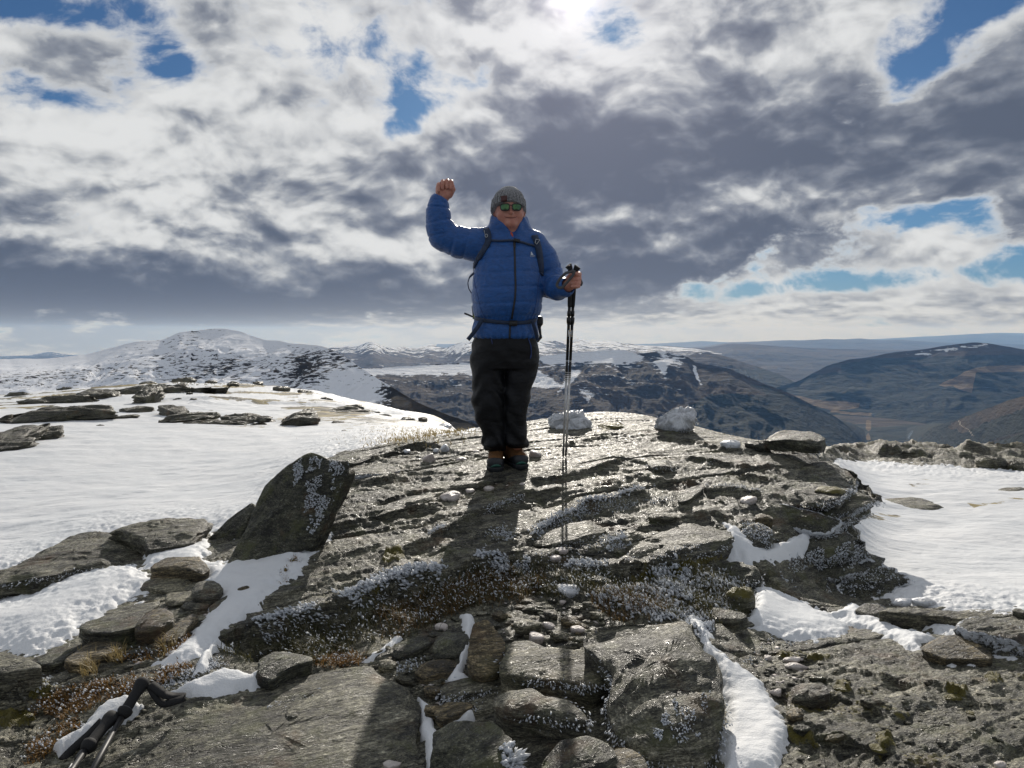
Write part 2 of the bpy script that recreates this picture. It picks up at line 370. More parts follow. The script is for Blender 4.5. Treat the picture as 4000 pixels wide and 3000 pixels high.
def hill(name, ridge, footY, footz, mat, ncol=420, nrow=110, back=.18, prof=1.0, amp=.16, L=None, seed=1, cover=None, jag=1.5, spur=.8):
    """ridge: (px, py, Y) along the crest. A body of land from the crest down to its foot in front and down behind."""
    Rg = np.array(ridge, float); px = np.linspace(Rg[0, 0], Rg[-1, 0], ncol)
    py = np.interp(px, Rg[:, 0], Rg[:, 1]); Yr = np.interp(px, Rg[:, 0], Rg[:, 2])
    py = blur(py[None], 0, ncol/230)[0]; Yr = blur(Yr[None], 0, ncol/60)[0]
    jz = jag*fbm(px/38, 0*px, seed=seed, oct=4, rough=.6)*Yr/3000
    a, b_ = (px-2000)/3000, (1500-py)/3000; tx = a/(cp+b_*sp); zr = Yr*(-sp+b_*cp)/(cp+b_*sp)
    fY = np.interp(px, *zip(*footY)) if isinstance(footY, list) else np.full(ncol, float(footY))
    fz = np.interp(px, *zip(*footz)) if isinstance(footz, list) else np.full(ncol, float(footz))
    fY = np.minimum(fY, Yr*.985)
    w = np.concatenate([np.linspace(-1, 0, 14)[:-1], np.linspace(0, 1, nrow)**1.25])[:, None]
    wf = np.clip(w, 0, 1)
    Y = np.where(w < 0, Yr*(1-w*back), Yr+(fY-Yr)*wf)
    z = np.where(w < 0, zr+w*np.abs(fz-zr)*.6, zr+(fz-zr)*wf**prof)
    X = tx*Y
    H = np.abs(zr-fz)+1e-3; L = L or float(np.median(H))*1.2
    wx = fbm(X/L, Y/L, seed=seed+50, oct=3)*.5
    rn = ridged(X/L+wx, Y/L*.8+wx, 6, .52, seed)-.1
    rs = ridged(X/L*2.2+wx*1.2, Y/L*.5, 5, .55, seed+9)-.2
    env = sst(wf, 0, .22)*(1-sst(wf, .75, 1)*.8)
    z = z + amp*H*env*(rn+spur*rs) - jz*np.exp(-wf/.035)
    V = np.stack([X, Y, z], -1).reshape(-1, 3)
    U, Vv = proj(V)
    at = dict(snow=np.zeros(len(V)), forest=np.zeros(len(V)), clear=np.zeros(len(V)), pale=np.zeros(len(V)))
    if cover: cover(U, Vv, V, np.repeat(wf.ravel(), ncol), at)
    return tag(mesh_np(name, V, gridfaces(len(w), ncol)[:, ::-1], mat, attrs=at), kind='structure')
def area(U, V, polys, soft=10):
    r = np.zeros(len(U)); U = U+1.1*soft*fbm(U/34, V/22, oct=4, rough=.6, seed=401); V = V+.7*soft*fbm(U/34, V/22, oct=4, rough=.6, seed=402)
    for p in polys: r = np.maximum(r, sst(poly_sdf(U, V, p), -soft, soft))
    return r

FLOOR = -700.0
RE2 = 2*6371000*1.15
VALLEY_CLEAR = [[(3080, 1535), (3180, 1560), (3300, 1568), (3360, 1575), (3355, 1595), (3250, 1605), (3190, 1588), (3120, 1570)], [(3250, 1600), (3330, 1610), (3410, 1612), (3405, 1625), (3330, 1622), (3240, 1610)]]
def build_floor():
    t = np.linspace(-1.3, 1.3, 360); Y = np.exp(np.linspace(math.log(900), math.log(48000), 260))[:, None]
    X = t*Y; z = FLOOR-(X**2+Y**2)/RE2 + 14*fbm(X/900, Y/900, oct=4)
    Y3 = Y+0*X
    k = (t < -.10) & (Y3 > 15500); Y3 = np.where(k, 15500+(Y3-15500)*.02, Y3); X = np.where(k, t*Y3, X)
    V = np.stack([X, Y3, z], -1).reshape(-1, 3); U, Vv = proj(V)
    forest = np.where(V[:, 1] < 12000, .62, .35)+.25*fbm(V[:, 0]/1500, V[:, 1]/1500, oct=4)
    clear = area(U, Vv, [[(3080, 1535), (3180, 1560), (3300, 1568), (3360, 1575), (3355, 1595), (3250, 1605), (3190, 1588), (3120, 1570)],
                         [(3250, 1600), (3330, 1610), (3410, 1612), (3405, 1625), (3330, 1622), (3240, 1610)],
                         [(3385, 1640), (3405, 1638), (3402, 1680), (3408, 1700), (3398, 1725), (3386, 1720), (3392, 1680)],
                         [(3555, 1675), (3575, 1675), (3570, 1690), (3556, 1690)]], 4)
    pale = np.zeros(len(V))
    at = dict(snow=np.zeros(len(V)), forest=forest, clear=clear, pale=pale)
    tag(mesh_np('valley_floor', V, gridfaces(260, 360)[:, ::-1], land_material('valley_land', 1/260), attrs=at), kind='structure')
build_floor()

def floor_strip(name, pts, wpx, mat, z0=FLOOR, lift=2.0):
    """a river or track lying on the valley floor, through picture positions carried onto it"""
    C = []
    for px, py in pts:
        r = ray(px, py); s = z0/r[2]; C.append((r*s)[:2])
    C = np.array(C); n = 40; tt = np.linspace(0, len(C)-1, n)
    c = np.stack([np.interp(tt, range(len(C)), C[:, i]) for i in (0, 1)], 1)
    wd = np.interp(tt, range(len(C)), wpx)[:, None]*c[:, 1:2]/3000*.5
    c = c + np.stack([wd[:, 0]*.8*np.sin(np.arange(n)*.9), 0*wd[:, 0]], 1)
    zz = z0-(c**2).sum(1)/RE2+16+lift
    V = np.concatenate([np.column_stack([c[:, 0]-wd[:, 0], c[:, 1], zz]), np.column_stack([c[:, 0]+wd[:, 0], c[:, 1], zz])])
    i = np.arange(n-1); F = np.stack([i, i+n, i+n+1, i+1], 1)
    return tag(mesh_np(name, V, F, mat), kind='structure')
WATER = plain('river_water', (.30, .36, .42), .12, spec=.9)
TRACK = plain('track_gravel', (.42, .36, .29), .9)
floor_strip('river', [(3408, 1611), (3414, 1618), (3404, 1627)], (5, 8, 7), WATER)
floor_strip('river', [(3570, 1688), (3562, 1702), (3552, 1712), (3549, 1724)], (12, 14, 8, 4), WATER)
floor_strip('river', [(3345, 1578), (3354, 1574)], (6, 7), WATER)

M_snowy = land_material('snowy_mountain_land', 1/11, sharp=1.75, bmp=.14, rockc=(.018, .018, .019), brown=(.05, .04, .03))
M_hill = land_material('hill_land', 1/60, sharp=1.3)
M_peak = land_material('far_peak_land', 1/190)
M_right = land_material('forested_hill_land', 1/150)
M_near = land_material('near_spur_land', 1/80)
M_far = land_material('far_hill_land', 1/420)

def c_m1(U, V, P, w, at):
    # mostly snow; crags thicker on the shoulder to the right, bare brown grass at the foot of the right flank
    s = .755+.14*fbm(P[:, 0]/160, P[:, 1]/160, P[:, 2]/60, oct=3)
    s -= .38*np.exp(-((U-1190)/80)**2-((V-1450)/80)**2) + .30*np.exp(-((U-1340)/90)**2-((V-1400)/50)**2) + .18*np.exp(-((U-700)/420)**2-((V-1440)/60)**2)
    s -= .16*np.exp(-((U-120)/260)**2-((V-1480)/45)**2)
    s += .15*np.exp(-((U-300)/300)**2-((V-1410)/28)**2) + .2*np.exp(-((U-1100)/200)**2-((V-1330)/30)**2)
    br = sst(U-1440, 0, 160)*sst(V-(1480+(U-1440)*.27), -8, 14)
    s = np.where(U > 1380, s-.75*br, s); s += .5*area(U, V, [[(1300, 1520), (1440, 1500), (1470, 1540), (1340, 1600)]], 14)
    at['snow'][:] = s; at['forest'][:] = 0
hill('snowy_mountain', [(-900, 1440, 1500), (0, 1403, 1500), (200, 1400, 1500), (350, 1381, 1500), (480, 1345, 1500), (560, 1331, 1500), (640, 1327, 1500), (700, 1297, 1500), (760, 1291, 1500), (860, 1282, 1500),
      (920, 1289, 1480), (985, 1312, 1450), (1050, 1333, 1420), (1085, 1328, 1400), (1130, 1341, 1380), (1210, 1347, 1340), (1260, 1350, 1320), (1330, 1381, 1280), (1400, 1430, 1220), (1480, 1482, 1150),
      (1560, 1530, 1080), (1640, 1575, 1020), (1750, 1622, 950), (1900, 1670, 900), (2100, 1760, 860)], [(-900, 600), (300, 680), (600, 830), (900, 870), (1300, 850), (1700, 720), (2100, 640)], [(-900, -200), (1000, -200), (2100, -190)], M_snowy, 560, 170, prof=.95, amp=.065, L=130, seed=3, cover=c_m1, jag=2.5)

def c_m2(U, V, P, w, at):
    s = .33-.24*sst(V, 1480, 1640)+.10*fbm(P[:, 0]/500, P[:, 1]/500, oct=4)
    s += area(U, V, [[(1340, 1440), (1560, 1437), (1840, 1420), (1850, 1458), (1560, 1462), (1400, 1470)], [(2110, 1392), (2250, 1375), (2440, 1366), (2510, 1392), (2480, 1418), (2340, 1415), (2240, 1412), (2130, 1420)]], 14)*.55
    s += area(U, V, [[(2060, 1460), (2110, 1450), (2180, 1500), (2230, 1510), (2130, 1520), (2060, 1510)], [(2230, 1450), (2270, 1445), (2250, 1480), (2190, 1530), (2180, 1560), (2170, 1545)], [(2260, 1520), (2330, 1540), (2300, 1570), (2280, 1545)], [(2560, 1415), (2640, 1400), (2610, 1430), (2600, 1480), (2580, 1450)]], 9)*.36
    s -= .5*sst(U, 2640, 2760)*1.0 - area(U, V, [[(2705, 1425), (2722, 1430), (2735, 1480), (2755, 1510), (2735, 1505), (2715, 1470)]], 6)*.75
    s += .10*sst(U, 2560, 2600)*(1-sst(V, 1400, 1440))
    at['snow'][:] = np.where(V < 1436, s+.06, s)
    at['forest'][:] = area(U, V, [[(2700, 1580), (2780, 1535), (2990, 1545), (3100, 1560), (3420, 1660), (3500, 1760), (2500, 1760), (2560, 1640)]], 12)*.8 + area(U, V, [[(2920, 1500), (2990, 1505), (3120, 1560), (3000, 1545)]], 8)*.7
    at['clear'][:] = .36*area(U, V, [[(2740, 1470), (2850, 1450), (2920, 1500), (2990, 1545), (2800, 1535), (2700, 1560)], [(2450, 1690), (2600, 1640), (3000, 1750), (2900, 1800), (2500, 1800)]], 20)
hill('hill', [(900, 1620, 4300), (1200, 1490, 4600), (1370, 1440, 4900), (1528, 1436, 5000), (1680, 1422, 5000), (1838, 1416, 5000), (2123, 1392, 5000), (2249, 1376, 5000), (2376, 1367, 5000), (2439, 1369, 5000), (2502, 1382, 5000), (2566, 1374, 5000),
      (2630, 1378, 5000), (2695, 1396, 5000), (2714, 1416, 4950), (2780, 1428, 4950), (2853, 1441, 4900), (2980, 1497, 4800), (3068, 1529, 4750), (3170, 1580, 4700), (3270, 1632, 4700), (3340, 1690, 4650), (3390, 1760, 4500)],
     [(900, 3000), (3390, 3300)], [(900, -560), (2600, -690), (3390, -712)], M_hill, 620, 170, prof=.85, amp=.075, L=420, seed=11, cover=c_m2, jag=2.2)

def c_pk(U, V, P, w, at):
    at['snow'][:] = .62-.42*sst(V-1345, 0, 75)+.12*fbm(P[:, 0]/900, P[:, 2]/250, oct=4); at['forest'][:] = 0
hill('far_mountains', [(900, 1390, 13000), (1200, 1372, 13000), (1300, 1358, 13000), (1363, 1348, 13500), (1389, 1356, 13000), (1427, 1341, 12000), (1452, 1333, 12000), (1484, 1346, 12000), (1515, 1361, 12500), (1572, 1353, 14000), (1616, 1361, 14000),
      (1650, 1352, 14000), (1683, 1343, 14000), (1712, 1356, 14000), (1743, 1361, 13500), (1768, 1349, 12000), (1800, 1337, 11500), (1844, 1331, 11500), (1960, 1338, 11500), (2104, 1336, 13000), (2186, 1331, 13500), (2230, 1332, 14000), (2262, 1321, 14500),
      (2294, 1330, 14500), (2344, 1333, 14500), (2376, 1331, 14500), (2408, 1336, 14500), (2503, 1349, 15000), (2629, 1355, 15000), (2720, 1362, 15000), (2820, 1380, 14500)], 8200, -560, M_peak, 560, 110, prof=.8, amp=.17, L=1500, seed=21, cover=c_pk, jag=1.6)

def c_m7(U, V, P, w, at):
    at['forest'][:] = .42+.2*sst(V, 1420, 1470); at['snow'][:] = .75*area(U, V, [[(2715, 1376), (2745, 1378), (2735, 1385)]], 5)
hill('hill', [(2560, 1420, 8200), (2689, 1392, 8300), (2720, 1375, 8400), (2765, 1376, 8500), (2853, 1397, 8500), (2954, 1431, 8400), (3043, 1460, 8200), (3100, 1490, 8000), (3160, 1530, 7600)], 6600, -715, M_right, 200, 60, amp=.07, seed=31, cover=c_m7)

def c_m4(U, V, P, w, at):
    at['forest'][:] = .95-.5*sst(1392-V, -10, 18)+.12*fbm(P[:, 0]/700, P[:, 1]/700, oct=4)
    bare = area(U, V, [[(3150, 1462), (3233, 1428), (3315, 1402), (3400, 1398), (3360, 1415), (3290, 1425), (3285, 1452), (3200, 1462)], [(3378, 1400), (3486, 1376), (3620, 1360), (3700, 1345), (3900, 1335), (4400, 1400), (4400, 1440), (4000, 1385), (3800, 1385), (3640, 1392), (3500, 1398)],
                       [(3530, 1425), (3640, 1418), (3630, 1432), (3560, 1440)]], 10)
    at['forest'][:] -= .8*bare
    at['clear'][:] = area(U, V, [[(3660, 1505), (3800, 1438), (3865, 1428), (4100, 1428), (4100, 1452), (3815, 1455), (3798, 1536), (3765, 1528), (3720, 1508), (3690, 1512)]], 5)*.8 + .42*area(U, V, [[(3180, 1458), (3233, 1428), (3290, 1408), (3270, 1440)]], 8)
    at['clear'][:] = np.maximum(at['clear'], .8*area(U, V, VALLEY_CLEAR, 4))
    at['snow'][:] = .60*area(U, V, [[(3480, 1382), (3640, 1358), (3720, 1345), (3850, 1336), (3900, 1352), (3820, 1368), (3720, 1376), (3600, 1390)]], 16)-.1
hill('hill', [(2880, 1560, 6800), (2990, 1528, 7000), (3125, 1487, 7200), (3170, 1460, 7300), (3233, 1428, 7400), (3315, 1404, 7500), (3378, 1398, 7500), (3486, 1377, 7500), (3613, 1364, 7500), (3676, 1352, 7500), (3760, 1341, 7500), (3803, 1337, 7500), (3866, 1341, 7500),
      (4000, 1365, 7500), (4400, 1400, 7300), (5200, 1450, 7000)], [(2880, 6500), (3125, 6350), (3400, 6200), (3700, 5600), (5200, 4600)], -714, M_right, 460, 130, prof=.8, amp=.08, L=700, seed=41, cover=c_m4, jag=1.5)

def c_m6(U, V, P, w, at):
    at['forest'][:] = .75-.6*area(U, V, [[(3700, 1665), (3800, 1618), (3900, 1580), (4000, 1548), (4600, 1450), (4600, 1520), (4000, 1590), (3850, 1650), (3760, 1690)], [(3830, 1757), (3880, 1720), (4000, 1690), (4200, 1640), (4200, 1680), (4000, 1720)]], 14)+.1*fbm(P[:, 0]/200, P[:, 1]/200, oct=4)
    at['clear'][:] = .42*area(U, V, [[(3740, 1648), (3866, 1592), (3929, 1567), (4000, 1548), (4400, 1480), (4400, 1500), (3960, 1580), (3870, 1625)]], 8)
    tr = np.minimum.reduce([np.hypot(U-np.interp(V, [1640, 1660, 1680, 1705], [3745, 3752, 3785, 3803]), 0*U)])
    at['pale'][:] = ((tr < 3.2) & (V > 1641) & (V < 1703)).astype(float)
hill('hill', [(3540, 1735, 4700), (3600, 1700, 4600), (3644, 1670, 4400), (3739, 1637, 4000), (3866, 1592, 3600), (3929, 1567, 3400), (4000, 1547, 3200), (4500, 1440, 2800), (5200, 1380, 2600)], [(3540, 4300), (4000, 2700), (5200, 2000)], [(3540, -712), (4000, -560), (5200, -560)], M_near, 300, 110, amp=.07, L=260, seed=51, cover=c_m6)
def c_m6b(U, V, P, w, at): at['forest'][:] = .62; at['clear'][:] = .4*sst(1720-V, -10, 14)
hill('hill', [(3760, 1800, 2700), (3834, 1760, 2600), (3880, 1730, 2500), (4000, 1690, 2300), (4400, 1560, 2000), (5200, 1480, 1800)], 1500, -560, M_near, 160, 60, amp=.06, L=200, seed=55, cover=c_m6b)

def c_m8(U, V, P, w, at):
    at['forest'][:] = .40+.15*fbm(P[:, 0]/1500, P[:, 1]/1500, oct=4); at['clear'][:] = .30+.2*fbm(P[:, 0]/1300, P[:, 1]/900, seed=5)
hill('far_hill', [(2500, 1362, 16000), (2600, 1350, 16000), (2682, 1358, 16000), (2740, 1360, 16000), (2790, 1352, 16000), (2830, 1345, 16000), (2904, 1342, 16000), (2980, 1349, 16000), (3170, 1361, 16500), (3400, 1366, 17000), (3700, 1372, 17000), (4400, 1380, 17000)], 9500, -730, M_far, 260, 80, prof=.75, amp=.13, L=1500, seed=61, cover=c_m8, jag=1.2)
hill('far_hill', [(2650, 1362, 26000), (2758, 1352, 26000), (2853, 1337, 27000), (2950, 1334, 27000), (3043, 1330, 28000), (3150, 1328, 28000), (3220, 1324, 28000), (3290, 1326, 28000), (3360, 1322, 28000), (3440, 1329, 28000), (3518, 1327, 28000), (3620, 1334, 28000), (3800, 1342, 28000), (4400, 1350, 28000)], 19000, -800, M_far, 240, 60, amp=.10, L=2400, seed=71, cover=c_m8, jag=1.2)
hill('far_hill', [(3300, 1335, 40000), (3480, 1326, 40000), (3560, 1321, 40000), (3680, 1314, 40000), (3803, 1304, 40000), (3860, 1307, 40000), (3898, 1305, 40000), (4000, 1311, 40000), (4300, 1300, 40000), (4800, 1330, 40000)], 30000, -900, M_far, 160, 40, amp=.08, L=4000, seed=81, cover=c_m8, jag=1.2)
hill('far_hill', [(2380, 1348, 42000), (2560, 1342, 42000), (2690, 1336, 42000), (2740, 1331, 42000), (2800, 1336, 42000), (2950, 1338, 42000), (3300, 1330, 46000), (3700, 1310, 46000), (3900, 1300, 46000), (4100, 1303, 46000), (4800, 1310, 46000)], 36000, -1000, M_far, 160, 30, amp=.05, L=5000, seed=83, cover=c_m8, jag=1.0)
hill('far_hill', [(-60, 1406, 22500), (0, 1404, 23000), (110, 1400, 24000), (170, 1392, 24000), (200, 1390, 24000), (260, 1398, 24000), (500, 1404, 24000), (900, 1398, 24000), (1300, 1372, 24000)], 17000, -800, M_far, 120, 40, amp=.08, L=2500, seed=85, cover=c_pk, jag=1.2)

# ------------------------------------------------------------------ haze
def build_haze():
    x, y0, y1, z0, z1 = 66000, -1500, 58000, -1700, 220
    V = np.array([(a, b, c) for a in (-22000, x) for b in (y0, y1) for c in (z0, z1)], float)
    F = [(0, 1, 3, 2), (4, 6, 7, 5), (0, 4, 5, 1), (2, 3, 7, 6), (0, 2, 6, 4), (1, 5, 7, 3)]
    m = bpy.data.materials.new('haze_air'); m.use_nodes = True; t = NT(m.node_tree); t.n.clear()
    o = t.node('ShaderNodeOutputMaterial'); p = t.node('ShaderNodeVolumePrincipled')
    p.inputs['Color'].default_value = (.27, .52, 1.0, 1); p.inputs['Absorption Color'].default_value = (1, 1, 1, 1); p.inputs['Density'].default_value = 2.4e-5; p.inputs['Anisotropy'].default_value = .15
    t.l.new(p.outputs[0], o.inputs['Volume'])
    tag(mesh_np('haze', V, F, m, smooth=False), kind='stuff')
build_haze()
# ------------------------------------------------------------------ near ground
# picture row of the ground at given distances, column by column (rock base, without the loose rocks standing on it)
TAB = {
 -800: [(3000, 2.2), (2600, 3), (2200, 5), (1800, 10), (1660, 14), (1610, 18), (1580, 25), (1560, 35), (1620, 60), (1800, 150)],
 0: [(3350, 1.7), (3000, 2.2), (2720, 2.6), (2500, 3.2), (2330, 3.9), (2190, 5.0), (1980, 7), (1750, 10.5), (1660, 14), (1612, 18), (1570, 25), (1547, 35), (1600, 60), (1800, 150)],
 300: [(3350, 1.7), (3000, 2.2), (2720, 2.55), (2500, 3.0), (2300, 3.75), (2170, 4.7), (1980, 6.7), (1750, 10.5), (1660, 14), (1608, 18), (1560, 25), (1520, 37), (1590, 60), (1800, 150)],
 500: [(3350, 1.7), (3000, 2.2), (2720, 2.5), (2500, 2.9), (2300, 3.6), (2200, 4.0), (2120, 4.7), (1980, 6.5), (1750, 10.5), (1660, 14), (1604, 18), (1550, 25), (1503, 38), (1590, 60), (1800, 150)],
 750: [(3350, 1.7), (3000, 2.2), (2700, 2.5), (2500, 2.85), (2350, 3.3), (2200, 3.9), (2100, 4.6), (1980, 6.3), (1750, 10.5), (1660, 14), (1602, 18), (1545, 25), (1490, 40), (1590, 60), (1800, 150)],
 1000: [(3350, 1.7), (3000, 2.2), (2700, 2.55), (2550, 2.8), (2400, 3.1), (2250, 3.6), (2120, 4.15), (2040, 4.8), (1950, 6.3), (1800, 9), (1700, 12), (1650, 15), (1600, 20), (1545, 28), (1497, 42), (1590, 70), (1800, 150)],
 1180: [(3350, 1.7), (3000, 2.2), (2700, 2.57), (2520, 2.85), (2360, 3.15), (2210, 3.6), (2070, 4.05), (1960, 4.5), (1880, 5.2), (1840, 6.2), (1780, 8.6), (1700, 12), (1650, 15), (1600, 20), (1555, 28), (1515, 42), (1590, 70), (1800, 150)],
 1330: [(3350, 1.7), (3000, 2.2), (2700, 2.6), (2510, 2.88), (2330, 3.2), (2170, 3.65), (2050, 4.0), (1920, 4.5), (1850, 4.95), (1790, 5.6), (1765, 6.3), (1760, 8.0), (1690, 12), (1650, 15), (1605, 20), (1570, 28), (1545, 42), (1620, 70), (1800, 150)],
 1500: [(3350, 1.7), (3000, 2.2), (2700, 2.6), (2500, 2.9), (2300, 3.3), (2110, 3.85), (1950, 4.4), (1860, 4.85), (1780, 5.5), (1725, 6.2), (1735, 7.4), (1690, 10), (1650, 15), (1615, 22), (1592, 40), (1700, 70), (1900, 150)],
 1750: [(3350, 1.7), (3000, 2.15), (2700, 2.57), (2500, 2.88), (2300, 3.3), (2105, 3.85), (1950, 4.4), (1855, 4.82), (1770, 5.5), (1690, 6.3), (1700, 7.2), (1690, 9.5), (1665, 14), (1645, 22), (1640, 34), (1800, 60), (2100, 150)],
 2000: [(3350, 1.65), (3000, 2.1), (2700, 2.55), (2500, 2.85), (2300, 3.3), (2100, 3.85), (1950, 4.4), (1848, 4.83), (1750, 5.5), (1668, 6.4), (1642, 7.1), (1720, 8.6), (1790, 12), (1900, 20), (2200, 150)],
 2300: [(3350, 1.65), (3000, 2.1), (2700, 2.52), (2470, 2.9), (2300, 3.3), (2100, 3.87), (1950, 4.4), (1820, 4.95), (1720, 5.7), (1625, 6.8), (1590, 7.4), (1700, 9), (1850, 13), (2000, 25), (2300, 150)],
 2500: [(3350, 1.65), (3000, 2.1), (2700, 2.5), (2450, 2.93), (2300, 3.3), (2100, 3.9), (1950, 4.4), (1800, 5.05), (1700, 5.9), (1620, 6.9), (1598, 7.4), (1720, 9), (1900, 13), (2100, 25), (2300, 150)],
 2750: [(3350, 1.65), (3000, 2.1), (2740, 2.5), (2470, 2.92), (2300, 3.3), (2130, 3.8), (1970, 4.35), (1820, 5.0), (1730, 5.7), (1660, 6.6), (1660, 7.0), (1800, 9), (2000, 13), (2200, 25), (2300, 150)],
 2900: [(3350, 1.65), (3000, 2.1), (2750, 2.5), (2540, 2.88), (2430, 3.15), (2270, 3.6), (2170, 3.85), (2060, 4.1), (1940, 4.5), (1820, 5.05), (1745, 5.6), (1700, 6.2), (1850, 8.5), (2050, 13), (2200, 25), (2300, 150)],
 3050: [(3350, 1.65), (3000, 2.1), (2750, 2.5), (2560, 2.9), (2450, 3.2), (2330, 3.6), (2240, 3.95), (2110, 4.15), (1960, 4.5), (1840, 5.0), (1760, 5.6), (1710, 6.1), (1790, 7.2), (1900, 9.5), (2100, 14), (2300, 150)],
 3200: [(3350, 1.65), (3000, 2.1), (2750, 2.5), (2560, 2.9), (2460, 3.2), (2390, 3.6), (2330, 4.0), (2230, 4.25), (2060, 4.5), (1900, 4.9), (1810, 5.4), (1760, 5.9), (1750, 6.5), (1745, 8.6), (1738, 11), (1736, 13), (1850, 18), (2300, 60), (2300, 150)],
 3350: [(3350, 1.65), (3000, 2.1), (2750, 2.5), (2560, 2.9), (2450, 3.2), (2390, 3.65), (2350, 4.1), (2250, 4.7), (2120, 5.6), (2000, 6.9), (1930, 7.7), (1845, 9.4), (1770, 11.5), (1742, 13), (1850, 18), (2300, 60), (2300, 150)],
 3600: [(3350, 1.65), (3000, 2.1), (2750, 2.5), (2580, 2.85), (2470, 3.2), (2370, 3.8), (2270, 4.6), (2110, 6), (1950, 7.6), (1840, 9.5), (1772, 11.5), (1738, 13), (1850, 18), (2300, 60), (2300, 150)],
 4000: [(3350, 1.65), (3000, 2.1), (2750, 2.5), (2600, 2.8), (2500, 3.1), (2400, 3.6), (2260, 4.8), (2060, 6.5), (1910, 8.3), (1832, 9.7), (1780, 11.5), (1752, 13), (1850, 18), (2300, 60), (2300, 150)],
 4900: [(3350, 1.65), (3000, 2.1), (2750, 2.5), (2600, 2.8), (2500, 3.1), (2400, 3.6), (2260, 4.8), (2060, 6.5), (1910, 8.3), (1832, 9.7), (1790, 11.5), (1765, 13), (1850, 18), (2300, 60), (2300, 150)],
}
TK = sorted(TAB); LN0, LN1, NLN = math.log(1.6), math.log(150), 420
_ln = np.linspace(LN0, LN1, NLN); _T = []
for k in TK:
    a = np.array(TAB[k], float); _T.append(np.interp(_ln, np.log(a[:, 1]), a[:, 0]))
_pxs = np.linspace(TK[0], TK[-1], 380); _T = np.array(_T)
TT = np.stack([np.interp(_pxs, TK, _T[:, j]) for j in range(NLN)], 1)   # [px, lnY]
TT = blur(TT, 4.0, 4.0)
def bil(A, fi, fj):
    fi = np.clip(fi, 0, A.shape[0]-1.001); fj = np.clip(fj, 0, A.shape[1]-1.001)
    i, j = fi.astype(int), fj.astype(int); u, v = fi-i, fj-j
    return A[i, j]*(1-u)*(1-v)+A[i+1, j]*u*(1-v)+A[i, j+1]*(1-u)*v+A[i+1, j+1]*u*v
def tabpy(px, Y):
    return bil(TT, (px-TK[0])/(TK[-1]-TK[0])*379, (np.log(Y)-LN0)/(LN1-LN0)*(NLN-1))
def base_z(t, Y):
    px = 2000+3000*t; py = tabpy(px, Y)
    for _ in range(2):
        den = cp+(1500-py)/3000*sp; px = 2000+3000*t*den; py = tabpy(px, Y)
    b_ = (1500-py)/3000; return Y*(-sp+b_*cp)/(cp+b_*sp)

NC = 1000
GT = np.linspace(-.95, .95, NC)
GY = np.exp(np.concatenate([np.linspace(math.log(1.66), math.log(9), 540)[:-1], np.concatenate([np.linspace(math.log(9), math.log(22), 150)[:-1], np.linspace(math.log(22), math.log(150), 70)])]))
NR = len(GY)
T2, Y2 = np.meshgrid(GT, GY); X2 = T2*Y2
ZB = base_z(T2, Y2)
def samp(A, x, y):
    y = np.maximum(np.asarray(y, float), GY[0]*1.0001); x = np.asarray(x, float)
    fj = (x/y-GT[0])/(GT[-1]-GT[0])*(NC-1); fi = np.interp(np.log(y), np.log(GY), np.arange(NR)); return bil(A, fi, fj)
def hit(px, py, A=None):
    """where the line of sight through a picture position meets the ground"""
    A = ZB if A is None else A
    r = ray(px, py); Y = np.exp(np.linspace(math.log(1.7), math.log(120), 900))
    Pp = r[None]*(Y/r[1])[:, None]; dz = Pp[:, 2]-samp(A, Pp[:, 0], Pp[:, 1])
    k = np.argmax(dz < 0) if np.any(dz < 0) else len(Y)-1
    if k == 0: k = 1
    f = dz[k-1]/(dz[k-1]-dz[k]+1e-12); y = Y[k-1]+(Y[k]-Y[k-1])*f
    return r*(y/r[1])

STRIKE = R(24)
cs, ss_ = math.cos(STRIKE), math.sin(STRIKE)
Us, Vs = X2*cs+Y2*ss_, -X2*ss_+Y2*cs
PXB, PYB = proj(np.stack([X2, Y2, ZB], -1))
